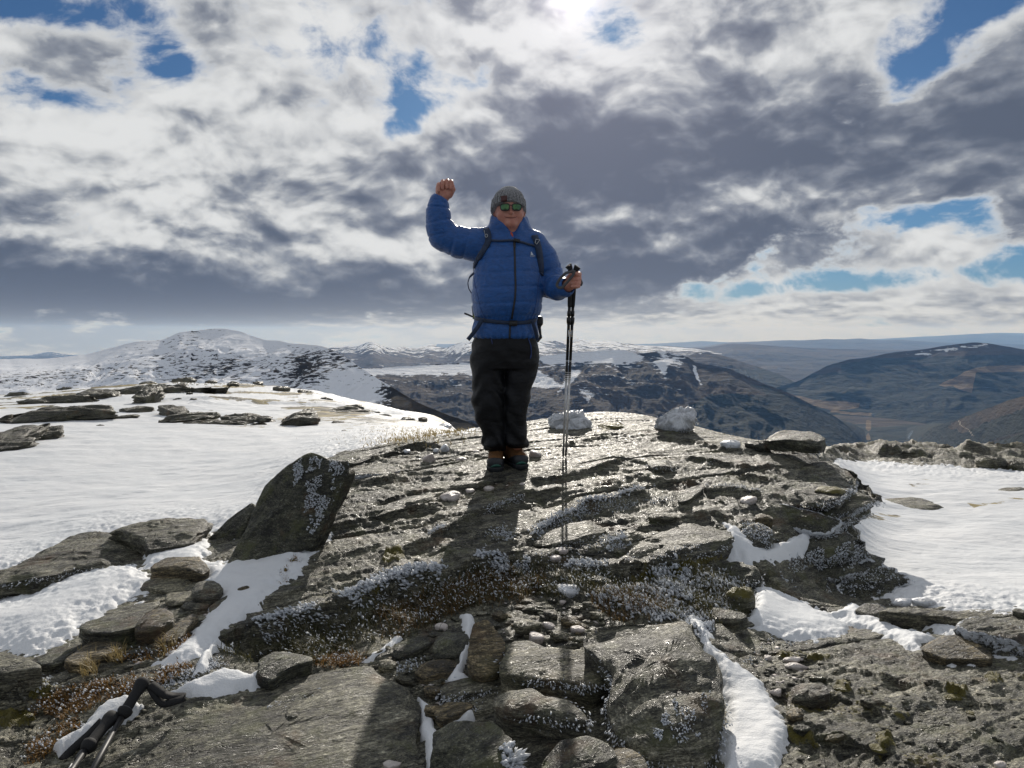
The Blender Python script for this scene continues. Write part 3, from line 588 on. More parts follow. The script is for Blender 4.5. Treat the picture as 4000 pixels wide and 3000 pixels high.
# the rock outcrop: everywhere within about 7 m that is rock, fading out into the snow plateau
OUT = sst(7.8-Y2, 0, 1.0)
H = ZB.copy()
LEDGES = [
 ([(1180, 2085), (1312, 2052), (1425, 2026), (1534, 1988), (1610, 1970), (1718, 1966)], .060, .35),
 ([(1440, 1968), (1561, 1934), (1643, 1912), (1740, 1904), (1827, 1884), (1914, 1858), (1985, 1852)], .050, .30),
 ([(1500, 2165), (1588, 2127), (1664, 2100), (1740, 2062), (1805, 2024), (1903, 1992), (2022, 1938), (2131, 1905), (2220, 1893)], .075, .45),
 ([(2060, 1866), (2185, 1860), (2300, 1832), (2380, 1806), (2460, 1780)], .075, .30),
 ([(2040, 2120), (2100, 2075), (2170, 2028), (2295, 1960), (2453, 1925), (2545, 1898)], .085, .40),
 ([(2470, 1838), (2560, 1858), (2643, 1868), (2720, 1862)], .06, .25),
 ([(2740, 1893), (2833, 1897), (2978, 1917)], .07, .3),
 ([(2300, 2215), (2409, 2185), (2643, 2158), (2790, 2125), (2868, 2100)], .13, .30),
 ([(800, 2515), (844, 2496), (1048, 2421), (1272, 2356), (1446, 2300), (1572, 2243), (1713, 2226), (1903, 2172), (2040, 2128)], .15, .45),
 ([(1330, 1812), (1400, 1800), (1480, 1782), (1588, 1744), (1680, 1728)], .10, .30),
 ([(1330, 1882), (1450, 1872), (1540, 1852), (1585, 1830)], .08, .22),
 ([(2190, 1745), (2300, 1715), (2420, 1690)], .04, .25), ([(2560, 1700), (2700, 1720), (2850, 1760), (2960, 1770)], .05, .3),
 ([(2680, 1780), (2800, 1800), (2960, 1830), (3060, 1835)], .05, .25), ([(2880, 1840), (2960, 1850), (3020, 1870)], .05, .2),
 ([(900, 2420), (1100, 2330), (1300, 2262), (1480, 2215)], .030, .25), ([(1150, 2230), (1350, 2160), (1500, 2120)], .028, .2), ([(1300, 2290), (1480, 2240), (1600, 2205)], .03, .2),
 ([(2480, 2050), (2600, 2010), (2760, 1990), (2880, 2000)], .06, .3), ([(2100, 2180), (2250, 2140), (2380, 2105), (2520, 2080)], .05, .3),
 ([(60, 2760), (200, 2720), (330, 2700)], .05, .3), ([(3000, 2700), (3160, 2690), (3330, 2740), (3480, 2810)], .04, .3), ([(3260, 2600), (3420, 2640), (3650, 2700), (3900, 2790)], .03, .3), ([(3100, 2880), (3300, 2900), (3500, 2960)], .05, .3),
]
edge_frost = np.zeros_like(H); kn0 = sst(PYB, 2480, 2620)*sst(PXB, 2900, 3050)
jag = .014*fbm(X2*8, Y2*8, oct=5, rough=.62, seed=4)+.014*np.abs(fbm(X2*18, Y2*18, oct=3, seed=9))+.012*fbm(X2*45, Y2*45, oct=2, seed=8)
for pts, drop, L in LEDGES:
    W = np.array([hit(*p)[:2] for p in pts]); lo, hi = W.min(0)-1.0, W.max(0)+1.0
    r0, r1 = np.searchsorted(GY, lo[1]), np.searchsorted(GY, hi[1]); sl_ = (slice(r0, r1),)
    x, y = X2[sl_], Y2[sl_]; best = np.full(x.shape, 1e9); sd = np.zeros(x.shape); par = np.zeros(x.shape); tot = np.hypot(*(W[1:]-W[:-1]).T).sum(); acc = 0
    for a, b_ in zip(W[:-1], W[1:]):
        e = b_-a; l = np.hypot(*e); t = np.clip(((x-a[0])*e[0]+(y-a[1])*e[1])/(l*l), 0, 1)
        d = np.hypot(x-a[0]-e[0]*t, y-a[1]-e[1]*t); s = np.sign((x-a[0])*e[1]-(y-a[1])*e[0])
        k = d < best; best = np.where(k, d, best); sd = np.where(k, s*d, sd); par = np.where(k, (acc+t*l)/tot, par); acc += l
    sd = sd+jag[sl_]; tp = sst(par, 0.0, .06)*(1-sst(par, .94, 1.0))*(.55+.9*np.abs(fbm(par*7+len(pts), par*0, oct=3, seed=int(drop*1000))))
    endf = np.exp(-(np.maximum(best-np.abs(sd)-.03, 0)/.05)**2)
    step = .5*sst(sd, -.004, .008)+.3*sst(sd, .022, .030)+.2*sst(sd, .05, .06)
    L = L*2.2; H[sl_] -= .46*(drop+.06*(drop > .12))*step*np.exp(-np.maximum(sd, 0)/L)*tp*endf*np.where(sd < 1.4*L, 1, .0+np.exp(-(sd-1.4*L)/.1))
    H[sl_] += .012*np.exp(-(np.minimum(sd, 0)/.10)**2)*(sd < 0)*tp*endf
    edge_frost[sl_] = np.maximum(edge_frost[sl_], tp*endf*np.exp(-((sd-.025)/.035)**2))
# thin schist terraces all over the outcrop: short risers facing down the dip, long treads
rough = .4+.6*sst(fbm(X2*.8, Y2*.8, seed=12, oct=3), -.25, .35)
for lam, ampl, sd0, wp in ((.34, .011, 1, .10), (.11, .011, 2, .04), (.042, .006, 3, .016)):
    vv = Vs+wp*fbm(Us*.55, Vs*2.2, oct=4, rough=.6, seed=20+sd0)+.15*Us*0
    ph = vv/lam+1.4*fbm(Us*.35/lam*.3, Vs/lam*.3, oct=2, seed=30+sd0); fr = ph-np.floor(ph)
    saw = np.where(fr < .10, sst(fr, 0, .10), 1-(fr-.10)/.90)
    on = sst(fbm(Us*.6/lam*.16, Vs/lam*.34, oct=3, seed=40+sd0), -.12, .12)
    H += ampl*(saw-.5)*on*rough*OUT
# long narrow joints along the strike
for lam, dep, wid, sd0 in ((.24, .034, .011, 1), (.13, .018, .006, 2)):
    ph = (Vs+.035*fbm(Us*.7, Vs*1.5, oct=4, rough=.6, seed=65+sd0))/lam; fr = (ph-np.floor(ph)-.5)*lam
    H -= OUT*(1-kn0)*dep*np.exp(-(fr/wid)**2)*sst(fbm(Us*.55, np.floor(ph)*3.7, oct=3, seed=67+sd0), -.02, .22)
H += OUT*(.018*fbm(Us*1.6, Vs*4.5, oct=5, rough=.55, seed=60)+.006*fbm(Us*14, Vs*40, oct=3, rough=.6, seed=61)+.0035*fbm(X2*70, Y2*70, oct=2, seed=62))
# rougher, knobbly bedrock in the lower right corner and lower left
kn = area(PXB.ravel(), PYB.ravel(), [[(2980, 2620), (3300, 2530), (3700, 2620), (4600, 2650), (4600, 3400), (3000, 3400)]], 40).reshape(H.shape)
H += kn*(.026*fbm(Us*3.2, Vs*8, oct=5, rough=.60, seed=70)+.024*np.abs(fbm(Us*2.2, Vs*4.5, oct=4, seed=71)))
# the plateau beyond: low swells, and outcrop ribs along the brow
far = sst(Y2, 7.5, 10)
H += far*(.05*fbm(X2*.35, Y2*.22, oct=4, seed=80)*sst(Y2, 8, 20))
rib = ridged(X2*.16+.3*fbm(X2*.2, Y2*.2, seed=83), Y2*.30, 4, .55, 82)
BROW = sst(Y2, 13, 20)*(1-sst(Y2, 60, 80))
H += BROW*.26*np.maximum(rib-.30, 0)*sst(T2, -.9, -.4)
# right-hand rock band along the crest
band = area(PXB.ravel(), PYB.ravel(), [[(3180, 1745), (3400, 1738), (3620, 1736), (4000, 1748), (4900, 1760), (4900, 1830), (4000, 1832), (3800, 1815), (3600, 1808), (3350, 1795), (3230, 1790)]], 32).reshape(H.shape)
H += band*(.05+.20*fbm(X2*1.3, Y2*2.2, oct=5, rough=.62, seed=88)+.16*np.maximum(ridged(X2*.8, Y2*1.4, 4, .55, 89)-.2, 0))

FROST = .30*edge_frost*sst(fbm(X2*1.5, Y2*1.5, seed=90), -.3, .3)
MOSSP = [[(1260, 2620), (1330, 2600), (1420, 2590), (1400, 2640), (1290, 2650)], [(3010, 2520), (3110, 2530), (3240, 2550), (3230, 2580), (3080, 2570)], [(3180, 1870), (3260, 1860), (3300, 1900), (3270, 1940), (3160, 1930), (3120, 1900)],
         [(2540, 2170), (2700, 2150), (2780, 2120), (2860, 2110), (2800, 2150), (2640, 2185), (2420, 2205)], [(1490, 2150), (1560, 2125), (1590, 2150), (1560, 2190), (1500, 2200)], [(3260, 2660), (3310, 2650), (3340, 2700), (3270, 2710)],
         [(3410, 2890), (3470, 2870), (3500, 2940), (3430, 2960)], [(3680, 2700), (3780, 2720), (3770, 2745), (3690, 2730)], [(2330, 1670), (2420, 1650), (2440, 1665), (2350, 1690)], [(1080, 2240), (1160, 2170), (1175, 2185), (1100, 2270)], [(1370, 2300), (1500, 2260), (1500, 2280), (1390, 2320)],
         [(900, 2340), (960, 2320), (990, 2330), (930, 2360)], [(3060, 2850), (3160, 2870), (3220, 2910), (3100, 2900)], [(3850, 2650), (3900, 2640), (3920, 2690), (3860, 2700)], [(100, 2700), (190, 2680), (210, 2730), (120, 2750)], [(0, 2790), (120, 2770), (160, 2800), (20, 2850), (-80, 2850)]]
MOSS = area(PXB.ravel(), PYB.ravel(), MOSSP, 16).reshape(H.shape)*.85
MOSS = np.maximum(MOSS, .52*kn*sst(fbm(X2*5, Y2*7, oct=3, seed=95), .22, .5))
H += .016*sst(MOSS, .35, .8)*(1+fbm(X2*45, Y2*45, oct=2, seed=96))

ROCK = rock_material('schist'); 
def ground_mesh():
    V = np.stack([X2, Y2, H], -1).reshape(-1, 3)
    return tag(mesh_np('ground', V, gridfaces(NR, NC)[:, ::-1], ROCK, attrs=dict(frost=FROST.ravel(), moss=MOSS.ravel(), dry=np.maximum(kn, sst(PYB, 2500, 2750)*.8).ravel())), kind='structure')
ground_mesh()

# ------------------------------------------------------------------ snow
SNOW = snow_material('snow'); SNOWD = snow_material('drifted_snow', .35)
_f = sst(Y2, 7.5, 11); HS = blur(H, 9, 9)*(1-_f)+H*_f
PXH, PYH = proj(np.stack([X2, Y2, HS], -1))
def snow_patch(name, polys, thick, soft, stride=1, mat=None, sub=.03, nz=.01, dirt=None, jit=14, lvl=None, edge=.020):
    th = np.full(H.shape, -9.0); rows = np.zeros(H.shape, bool)
    for poly in polys:
        p = np.array(poly, float); m = (PXH > p[:, 0].min()-90) & (PXH < p[:, 0].max()+90) & (PYH > p[:, 1].min()-90) & (PYH < p[:, 1].max()+90)
        u = PXH[m]+jit*1.6*fbm(X2[m]*6, Y2[m]*6, oct=5, rough=.65, seed=101); v = PYH[m]+jit*fbm(X2[m]*6, Y2[m]*6, oct=5, rough=.65, seed=102)
        s = poly_sdf(u, v, poly); q = np.clip(s/soft, -1, 1)
        tv = np.where(q > 0, thick*(1-(1-q)**2), sub*q*2)+edge*fbm(X2[m]*26, Y2[m]*26, oct=3, rough=.6, seed=104)*(1-np.clip(q, 0, 1)); th[m] = np.maximum(th[m], tv)
    keep = th > -sub*1.6
    z = HS+th+(nz*fbm(X2*2.3, Y2*4, oct=3, seed=103)+.0035*fbm(X2*16, Y2*22, oct=3, rough=.6, seed=105)*(Y2 < 6))*np.clip(th/max(thick, 1e-3), 0, 1)
    zz = z if lvl is None else np.maximum(z, np.where(th > 0, HS+lvl, z))
    sl_ = (slice(None, None, stride), slice(None, None, stride))
    k = keep[sl_]; x, y, zz = X2[sl_], Y2[sl_], zz[sl_]
    d = np.zeros(H.shape) if dirt is None else dirt
    V = np.stack([x, y, zz], -1).reshape(-1, 3); kk = k[:-1, :-1] & k[:-1, 1:] & k[1:, 1:] & k[1:, :-1]
    i = np.arange(k.size).reshape(k.shape); F = np.stack([i[:-1, :-1], i[1:, :-1], i[1:, 1:], i[:-1, 1:]], -1)[kk]
    V, F, at = compact(V, F, dict(dirt=d[sl_].ravel()))
    return tag(mesh_np(name, V, F, mat or SNOW, attrs=at), kind='structure')
# the plateau's snow: two fields, left and right of the outcrop
dn = fbm(X2*.30, Y2*.18, oct=5, rough=.6, seed=110)
DIRT = .10+.0*H + BROW*(.06+.62*sst(fbm(X2*.55, Y2*.30, oct=5, rough=.62, seed=112), .02, .24)) + 0*dn 
DIRT += .42*area(PXH.ravel(), PYH.ravel(), [[(700, 1690), (1000, 1640), (1300, 1600), (1560, 1620), (1850, 1650), (1750, 1690), (1500, 1700), (1250, 1680), (1000, 1690)], [(-100, 1770), (180, 1700), (260, 1690), (240, 1720), (140, 1750)],
                                            [(1050, 1560), (1250, 1555), (1400, 1590), (1200, 1600)]], 30).reshape(H.shape)
DIRT += .46*area(PXH.ravel(), PYH.ravel(), [[(3230, 2030), (3420, 2025), (3560, 2040), (3500, 2065), (3260, 2055)], [(3540, 1910), (3650, 1905), (3680, 1915), (3560, 1925)], [(3640, 2265), (3760, 2270), (3740, 2290), (3650, 2285)],
                                              [(3760, 1990), (4000, 1960), (4000, 1975), (3800, 2010)], [(3550, 1885), (4000, 1895), (4000, 1900), (3560, 1895)]], 12).reshape(H.shape)
snow_patch('snowfield', [[(-1400, 2420), (0, 2260), (250, 2190), (430, 2110), (820, 2080), (930, 2100), (1000, 2060), (1050, 1990), (1100, 1900), (1200, 1840), (1330, 1770), (1500, 1735), (1640, 1708), (1880, 1690), (1990, 1648), (1860, 1636), (1700, 1600), (1500, 1560), (1300, 1500), (-1400, 1480)]],
           .05, 110, 1, sub=.06, nz=.02, dirt=DIRT, jit=10)
snow_patch('snowfield', [[(3330, 1800), (3260, 1790), (3230, 1850), (3260, 1990), (3210, 2120), (3280, 2290), (3440, 2345), (3560, 2370), (3800, 2390), (5200, 2420), (5200, 1835), (4000, 1835), (3600, 1815)]], .06, 90, 1, sub=.06, nz=.02, dirt=DIRT, jit=14)
snow_patch('snow_drift', [[(-300, 2370), (0, 2335), (110, 2310), (290, 2215), (420, 2200), (520, 2212), (570, 2240), (640, 2280), (580, 2330), (500, 2350), (430, 2400), (310, 2465), (290, 2500), (140, 2562), (0, 2540), (-300, 2580)]], .06, 130, 1, SNOWD, jit=8)
snow_patch('snow_drift', [[(560, 2140), (700, 2100), (800, 2080), (830, 2090), (800, 2190), (870, 2200), (930, 2165), (1010, 2165), (1140, 2110), (1300, 2085), (1230, 2160), (1150, 2250), (1075, 2330), (960, 2430), (860, 2530), (800, 2565), (740, 2600), (640, 2620), (600, 2600), (720, 2500), (800, 2400), (850, 2320), (800, 2260), (650, 2235), (560, 2230)]], .035, 70, 1, SNOWD, jit=10)
snow_patch('snow_drift', [[(2690, 2400), (2760, 2440), (2810, 2540), (2900, 2600), (2990, 2665), (3020, 2750), (3075, 2850), (3055, 3040), (2830, 3040), (2800, 2900), (2835, 2760), (2800, 2640), (2725, 2530)]], .032, 60, 1, SNOWD, jit=12)
snow_patch('snow_drift', [[(2920, 2430), (2950, 2290), (3060, 2320), (3250, 2400), (3315, 2450), (3310, 2490), (3150, 2510), (3080, 2500), (2960, 2470)]], .04, 60, 1, SNOWD, jit=8)
snow_patch('snow_drift', [[(3230, 2410), (3330, 2360), (3440, 2420), (3500, 2450), (3660, 2490), (3600, 2525), (3700, 2560), (3810, 2600), (3700, 2592), (3560, 2545), (3420, 2470)], [(3500, 2400), (3700, 2440), (3860, 2490), (3990, 2590), (3880, 2570), (3740, 2490), (3560, 2440)]], .035, 45, 1, SNOWD, jit=8)
snow_patch('snow_drift', [[(2825, 2045), (2870, 2060), (3000, 2150), (3180, 2055), (3260, 2060), (3160, 2170), (3050, 2200), (2985, 2225), (2900, 2210), (2840, 2140)]], .04, 50, 1, SNOWD, jit=10)
snow_patch('snow_drift', [[(640, 2725), (700, 2700), (800, 2650), (880, 2625), (980, 2640), (1060, 2600), (1120, 2590), (1195, 2630), (1100, 2680), (900, 2710), (760, 2730)], [(420, 2760), (500, 2740), (560, 2770), (470, 2840), (330, 2900), (230, 2960), (200, 2930), (330, 2840)], [(840, 2470), (900, 2440), (850, 2540), (800, 2640), (740, 2660), (790, 2560)]], .035, 28, 1, SNOWD, jit=16, nz=.02)

snow_patch('snow_drift', [[(1790, 2405), (1850, 2408), (1842, 2480), (1832, 2560), (1805, 2630), (1850, 2655), (1770, 2690), (1735, 2660), (1790, 2590), (1812, 2500)], [(1630, 2715), (1680, 2760), (1692, 2830), (1722, 2900), (1745, 3000), (1680, 3020), (1662, 2930), (1640, 2850)], [(1715, 2800), (1845, 2765), (1855, 2800), (1760, 2845)], [(1500, 2520), (1560, 2480), (1580, 2490), (1500, 2550), (1440, 2590), (1400, 2585)]], .02, 22, 1, SNOWD, jit=8, nz=.01)
# ------------------------------------------------------------------ rocks and stones
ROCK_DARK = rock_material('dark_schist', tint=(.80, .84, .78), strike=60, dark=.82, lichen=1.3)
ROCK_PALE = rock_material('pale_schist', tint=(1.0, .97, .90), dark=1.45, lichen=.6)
ROCK_BROWN = rock_material('brown_schist', tint=(1.18, .98, .74), dark=1.12, lichen=.5)
ROCK_FAR = rock_material('far_schist', dark=.7, lichen=.6, glaze=.1)
def white_rock(name, a, b_, veins=.5, rough=.45, sc=22):
    m, t, b = new_mat(name); pos = t.node('ShaderNodeNewGeometry').outputs['Position']
    n = t.noise(pos, sc, 6, .65, .6); n2 = t.noise(pos, sc*4, 5, .7)
    c = t.mix(t.ss(n, .35, .65), a, b_); c = t.mix(t.ss(n2, .57, .70, 0, veins), c, (.16, .145, .13)); t.l.new(c, b.inputs['Base Color'])
    b.inputs['Roughness'].default_value = rough; bump(t, b, t.m('ADD', n, t.m('MULTIPLY', n2, .5)), .7, .012); return m
QUARTZ = white_rock('quartz', (.62, .57, .53), (.44, .38, .35), .45)
ICEROCK = white_rock('iced_rock', (.78, .80, .83), (.42, .43, .45), .85, .4, 13)
RS = np.random.RandomState(5)

def smooth_outline(P, M, rounding=1.0):
    P = np.asarray(P, float); n = len(P); Q = np.concatenate([P, P[:1]])
    d = np.concatenate([[0], np.cumsum(np.hypot(*(Q[1:]-Q[:-1]).T))]); s = np.linspace(0, d[-1], M, endpoint=False)
    R_ = np.stack([np.interp(s, d, Q[:, i]) for i in (0, 1)], 1)
    k = max(1, int(M/n*.10*rounding)); K = np.exp(-.5*(np.arange(-3*k, 3*k+1)/k)**2); K /= K.sum()
    return np.stack([np.convolve(np.concatenate([R_[-3*k:, i], R_[:, i], R_[:3*k, i]]), K, 'valid') for i in (0, 1)], 1)

def rock_body(poly, thick, e1, e2, n, org, M=72, rings=9, side=6, dome=.035, rough=.02, jag=.03, seed=0, rim=0.0, moss=0.0, taper=.03, layer=.06, frost_all=0.0, strat=True, facn=4):
    """A slab of rock: poly is the outline of its top in the plane (e1, e2) at org; its body goes down along -n by thick."""
    O = smooth_outline(poly, M); c = O.mean(0); size = float(np.sqrt(np.abs(np.ptp(O[:, 0])*np.ptp(O[:, 1]))))
    th = np.arange(M)/M*2*np.pi; sx, sy = np.cos(th), np.sin(th)
    O = c+(O-c)*(1+jag*(1.6*fbm(sx*2.6+seed, sy*2.6, seed*1.7, oct=5, rough=.68)-.8*np.abs(fbm(sx*5+seed, sy*5, 3.1, oct=3, seed=3)))[:, None]*1.4)
    L3 = []; fr = []; ms = []; rf = np.random.RandomState(seed); facets = []
    for _ in range(facn):
        a_ = rf.uniform(0, 6.28); fx, fy = math.cos(a_), math.sin(a_); ext = np.max((O-c)@np.array([fx, fy])); facets.append((fx, fy, ext*rf.uniform(.40, .88), rf.uniform(.15, .6)))
    for r in np.linspace(0.02, 1, rings)**.72:
        p = c+(O-c)*r; z = dome*size*.5*(1-r**2.6)-(.006*size*sst(r, .95, 1.0)); q_ = p-c
        for (fx, fy, s0, sl0) in facets: z = np.minimum(z, dome*size*.25+(s0-(q_[:, 0]*fx+q_[:, 1]*fy))*sl0)
        L3.append(np.column_stack([p, np.full(M, z)])); fr.append(np.full(M, rim*.75*sst(r, .86, 1.0)+frost_all)); ms.append(np.full(M, moss*(1-.5*r)))
    nz = np.linspace(0, 1, side+1)[1:]
    for h in nz:
        lay = layer*(fbm(np.full(M, h*thick*42+seed), sx*1.2+3, sy*1.2, oct=2, seed=seed)) if strat else layer*fbm(sx*2+seed, sy*2, h*2, oct=3, seed=seed)
        k = 1+lay*1.4-taper*h**1.6
        p = c+(O-c)*np.asarray(k)[:, None]
        L3.append(np.column_stack([p, np.full(M, -h*thick-.018*size)])); fr.append(np.full(M, rim*(1-h*.75)+frost_all*.8)); ms.append(np.full(M, moss*.3))
    L3.append(np.column_stack([c+(O-c)*.3, np.full(M, -thick*1.02-.018*size)])); fr.append(np.zeros(M)); ms.append(np.zeros(M))
    A = np.concatenate(L3); nl = len(L3); W = org+A[:, :1]*e1+A[:, 1:2]*e2+A[:, 2:3]*n
    f = 3.2/max(size, .02)
    a_, b_ = (A[:, 0]*cs+A[:, 1]*ss_)*.45, (-A[:, 0]*ss_+A[:, 1]*cs)
    dz = rough*size*(fbm(a_*f+seed, b_*f*1.4, A[:, 2]*f*2, oct=5, rough=.58, seed=seed+1)+.35*np.round(2.5*fbm(a_*f*1.6+3, b_*f*2.2, 0, oct=3, seed=seed+5))/2.5)
    dx = rough*.6*size*fbm(a_*f*1.3+9, b_*f*1.3+seed, A[:, 2]*f*3, oct=4, rough=.6, seed=seed+2)
    rad = A[:, :2]-c; rad = rad/(np.hypot(*rad.T)[:, None]+1e-6)
    W = W+dz[:, None]*n*1.6+dx[:, None]*(rad[:, :1]*e1+rad[:, 1:]*e2)*1.5
    i = np.arange(M); F = []
    for l in range(nl-1): F.append(np.stack([l*M+i, (l+1)*M+i, (l+1)*M+(i+1) % M, l*M+(i+1) % M], 1))
    F = np.concatenate(F)
    area_ = np.sum(O[:, 0]*np.roll(O[:, 1], -1)-O[:, 1]*np.roll(O[:, 0], -1))
    hand = np.dot(np.cross(e1, e2), n)*area_
    if hand < 0: F = F[:, ::-1]
    capc = len(W); W = np.concatenate([W, W[:M].mean(0)[None], W[-M:].mean(0)[None]])
    T = np.stack([i, (i+1) % M, np.full(M, capc), np.full(M, capc)], 1); B = np.stack([(nl-1)*M+(i+1) % M, (nl-1)*M+i, np.full(M, capc+1), np.full(M, capc+1)], 1)
    if hand < 0: T, B = T[:, [1, 0, 2, 3]], B[:, [1, 0, 2, 3]]
    tri = np.concatenate([F[:, [0, 1, 2]], F[:, [0, 2, 3]], T[:, :3], B[:, :3]])
    at = dict(frost=np.concatenate(fr+[np.array([frost_all, 0])]), moss=np.concatenate(ms+[np.array([moss, 0])]))
    return W, tri, at

RIMS = []       # rims that carry rime feathers: (points, outward directions)
def place(name, W, tri, at, mat, label=None, cat=None, group=None, parent=None, kind=None):
    loc = np.array([W[:, 0].mean(), W[:, 1].mean(), W[:, 2].min()])
    o = mesh_np(name, W-loc, tri, mat, attrs=at, loc=loc, parent=parent, smooth=False)
    return tag(o, label, cat, group, kind)
def nrm(v): v = np.asarray(v, float); return v/np.linalg.norm(v)
def slab(px_top, T, label=None, name='rock', cat='rock', mat=None, lean=4, roll=0, normal=None, anchor=None, rim=0, feathers=0, parent=None, group=None, lift=0, Y=None, M=None, proud=.0, **kw):
    """rock whose top face has this outline in the picture, standing on the ground below its nearest edge"""
    Pp = np.array(px_top, float); k = np.argmax(Pp[:, 1]) if anchor is None else None
    ax, ay = Pp[k] if anchor is None else anchor
    if Y is None:
        g = hit(ax, ay, HSM); Tp = 0
        for _ in range(3):
            Tp = max(T-.02, .004)*3000/g[1]; g = hit(ax, ay+(Tp if anchor is None else 0), HSM)
        Y = g[1]-(proud if anchor is not None else 0)
    org = P3(ax, ay, Y)
    n = nrm(normal if normal is not None else (math.sin(R(roll)), -math.sin(R(lean)), math.cos(R(lean))))
    e1 = nrm(np.cross(n, (0, 1, 0)) if abs(n[1]) < .9 else np.cross((0, 0, 1), n)); e2 = np.cross(n, e1)
    if e1[0] < 0: e1, e2 = -e1, -e2
    q = []
    for x, y in Pp:
        r = ray(x, y); d = np.dot(n, r); s = np.dot(n, org)/d if d < -1e-4 else org[1]/r[1]*1.6
        s = min(max(s, org[1]/r[1]*.6), org[1]/r[1]*1.9); q.append(((r*s-org)@e1, (r*s-org)@e2))
    seed = int(RS.randint(1, 9999)); size = Pp.ptp(0).max() if hasattr(Pp, 'ptp') else np.ptp(Pp, 0).max()
    M = M or int(np.clip(size/5, 36, 150)); rings = int(np.clip(size/26, 6, 18))
    W, tri, at = rock_body(q, T, e1, e2, n, org, M=M, rings=rings, side=int(np.clip(T*80, 4, 9)), seed=seed, rim=rim, **kw)
    if feathers:
        i0 = (rings-1)*M; ring = W[i0:i0+M]; out = ring-ring.mean(0); out /= np.linalg.norm(out, axis=1)[:, None]+1e-9
        RIMS.append((ring, out, feathers))
    return place(name, W, tri, at, mat or ROCK, label, cat if parent is None else None, group, parent)
def stone(px, py, w, h, label=None, mat=None, rot=0, cat='stone', name='stone', group=None, flat=.45, parent=None, Y=None, M=None, n_pts=7, sink=.12, **kw):
    """loose stone: the size of its outline in the picture, set on the ground"""
    g = hit(px, py+h*.38, HSM) if Y is None else P3(px, py+h*.38, Y)
    Yd = g[1]; W_ = w*Yd/3000; Hh = h*Yd/3000; dep = max(-g[2]/Yd, .08)
    T = Hh*flat; D = np.clip((Hh-T*.9)/dep, .35*W_, 1.1*W_)
    a = np.sort(RS.uniform(0, 2*np.pi, n_pts))*.45+np.arange(n_pts)/n_pts*2*np.pi*.55+RS.uniform(0, 6)
    rr = RS.uniform(.82, 1.12, n_pts); a = np.sort(a % (2*np.pi))
    poly = np.column_stack([np.cos(a)*rr*W_/2, np.sin(a)*rr*D/2])
    n = nrm((math.sin(R(-rot)), RS.uniform(-.10, .02), math.cos(R(rot)))); e1 = nrm(np.cross((0, 1, 0), n)); e2 = np.cross(n, e1)
    org = g+np.array([0, D*.22, T*(1-sink)])
    seed = int(RS.randint(1, 9999)); M = M or int(np.clip(w/2.6, 16, 44))
    Wv, tri, at = rock_body(poly, T*1.15, e1, e2, n, org, M=M, rings=max(4, M//7), side=4 if M > 20 else 3, dome=kw.pop('dome', .18), rough=kw.pop('rough', .05), jag=kw.pop('jag', .06), seed=seed, taper=.16, facn=kw.pop('facn', 6), layer=kw.pop('layer', .05), **kw)
    return place(name, Wv, tri, at, mat or ROCK, label, cat if parent is None else None, group, parent)
HSM = blur(H, 2.5, 2.5)
GROUND = bpy.data.objects['ground']

# --- bedrock layers of the outcrop (parts of the ground)
def bed(px, T, **kw):
    kw.setdefault('name', 'rock_layer'); return slab(px, T, parent=GROUND, **kw)
bed([(1598, 1985), (1625, 1970), (1680, 1956), (1732, 1955), (1722, 1968), (1660, 1981), (1605, 1991)], .03)
bed([(1440, 1998), (1520, 1965), (1610, 1936), (1690, 1914), (1748, 1911), (1742, 1922), (1650, 1957), (1560, 1985), (1460, 2015)], .045, jag=.02)
bed([(1740, 1895), (1830, 1876), (1900, 1860), (1960, 1851), (2015, 1846), (2020, 1858), (1950, 1878), (1880, 1895), (1750, 1910)], .04, jag=.02)
bed([(1352, 1842), (1400, 1822), (1480, 1812), (1560, 1822), (1572, 1831), (1520, 1844), (1440, 1850), (1360, 1860)], .055, rim=.9, feathers=1)
bed([(1310, 1782), (1400, 1763), (1500, 1746), (1590, 1728), (1605, 1745), (1500, 1772), (1400, 1802), (1320, 1808)], .07, mat=ROCK_DARK)
bed([(1180, 2120), (1220, 2050), (1300, 2000), (1400, 1975), (1480, 1960), (1440, 1990), (1330, 2030), (1260, 2080), (1230, 2130)], .05)
bed([(2528, 1797), (2570, 1789), (2620, 1795), (2640, 1808), (2615, 1821), (2560, 1823), (2530, 1811)], .06, feathers=.4)
bed([(2640, 1938), (2690, 1907), (2745, 1890), (2752, 1905), (2702, 1947), (2660, 1958)], .06, mat=ROCK_DARK)
bed([(2409, 2183), (2500, 2110), (2600, 2065), (2740, 2010), (2810, 2020), (2850, 2060), (2868, 2100), (2790, 2140), (2640, 2165)], .075, lean=2, feathers=.5, rim=.4, rough=.012)
bed([(2975, 1702), (3040, 1686), (3080, 1675), (3185, 1678), (3202, 1690), (3226, 1716), (3200, 1727), (3050, 1718)], .08, mat=ROCK_DARK)
bed([(3048, 1737), (3070, 1721), (3110, 1718), (3180, 1730), (3202, 1751), (3190, 1766), (3120, 1762), (3060, 1750)], .06, mat=ROCK_DARK, rim=.6, feathers=.5)
def fin(px, T, n=3, inset=.07, Y=4.5, lean=4, feathers=1.0, rim=.6, mat=None, **kw):
    # a ledge of several thin layers, each with its own broken edge
    P_ = np.array(px, float); c = P_.mean(0)
    for i in range(n):
        f = 1-inset*i*RS.uniform(.6, 1.5); q = c+(P_-c)*np.array([f, f])+np.array([-10*i*RS.uniform(0, 1), (T/n)*3000/Y*i*.95])
        bed([tuple(v) for v in q], T/n*1.15, Y=Y+.012*i, name='rock_layer', mat=mat or (ROCK if i == 0 else ROCK_DARK), rim=rim, feathers=feathers/(1+.7*i), lean=lean+4*i, jag=.09, layer=.14, rough=.03, **kw)
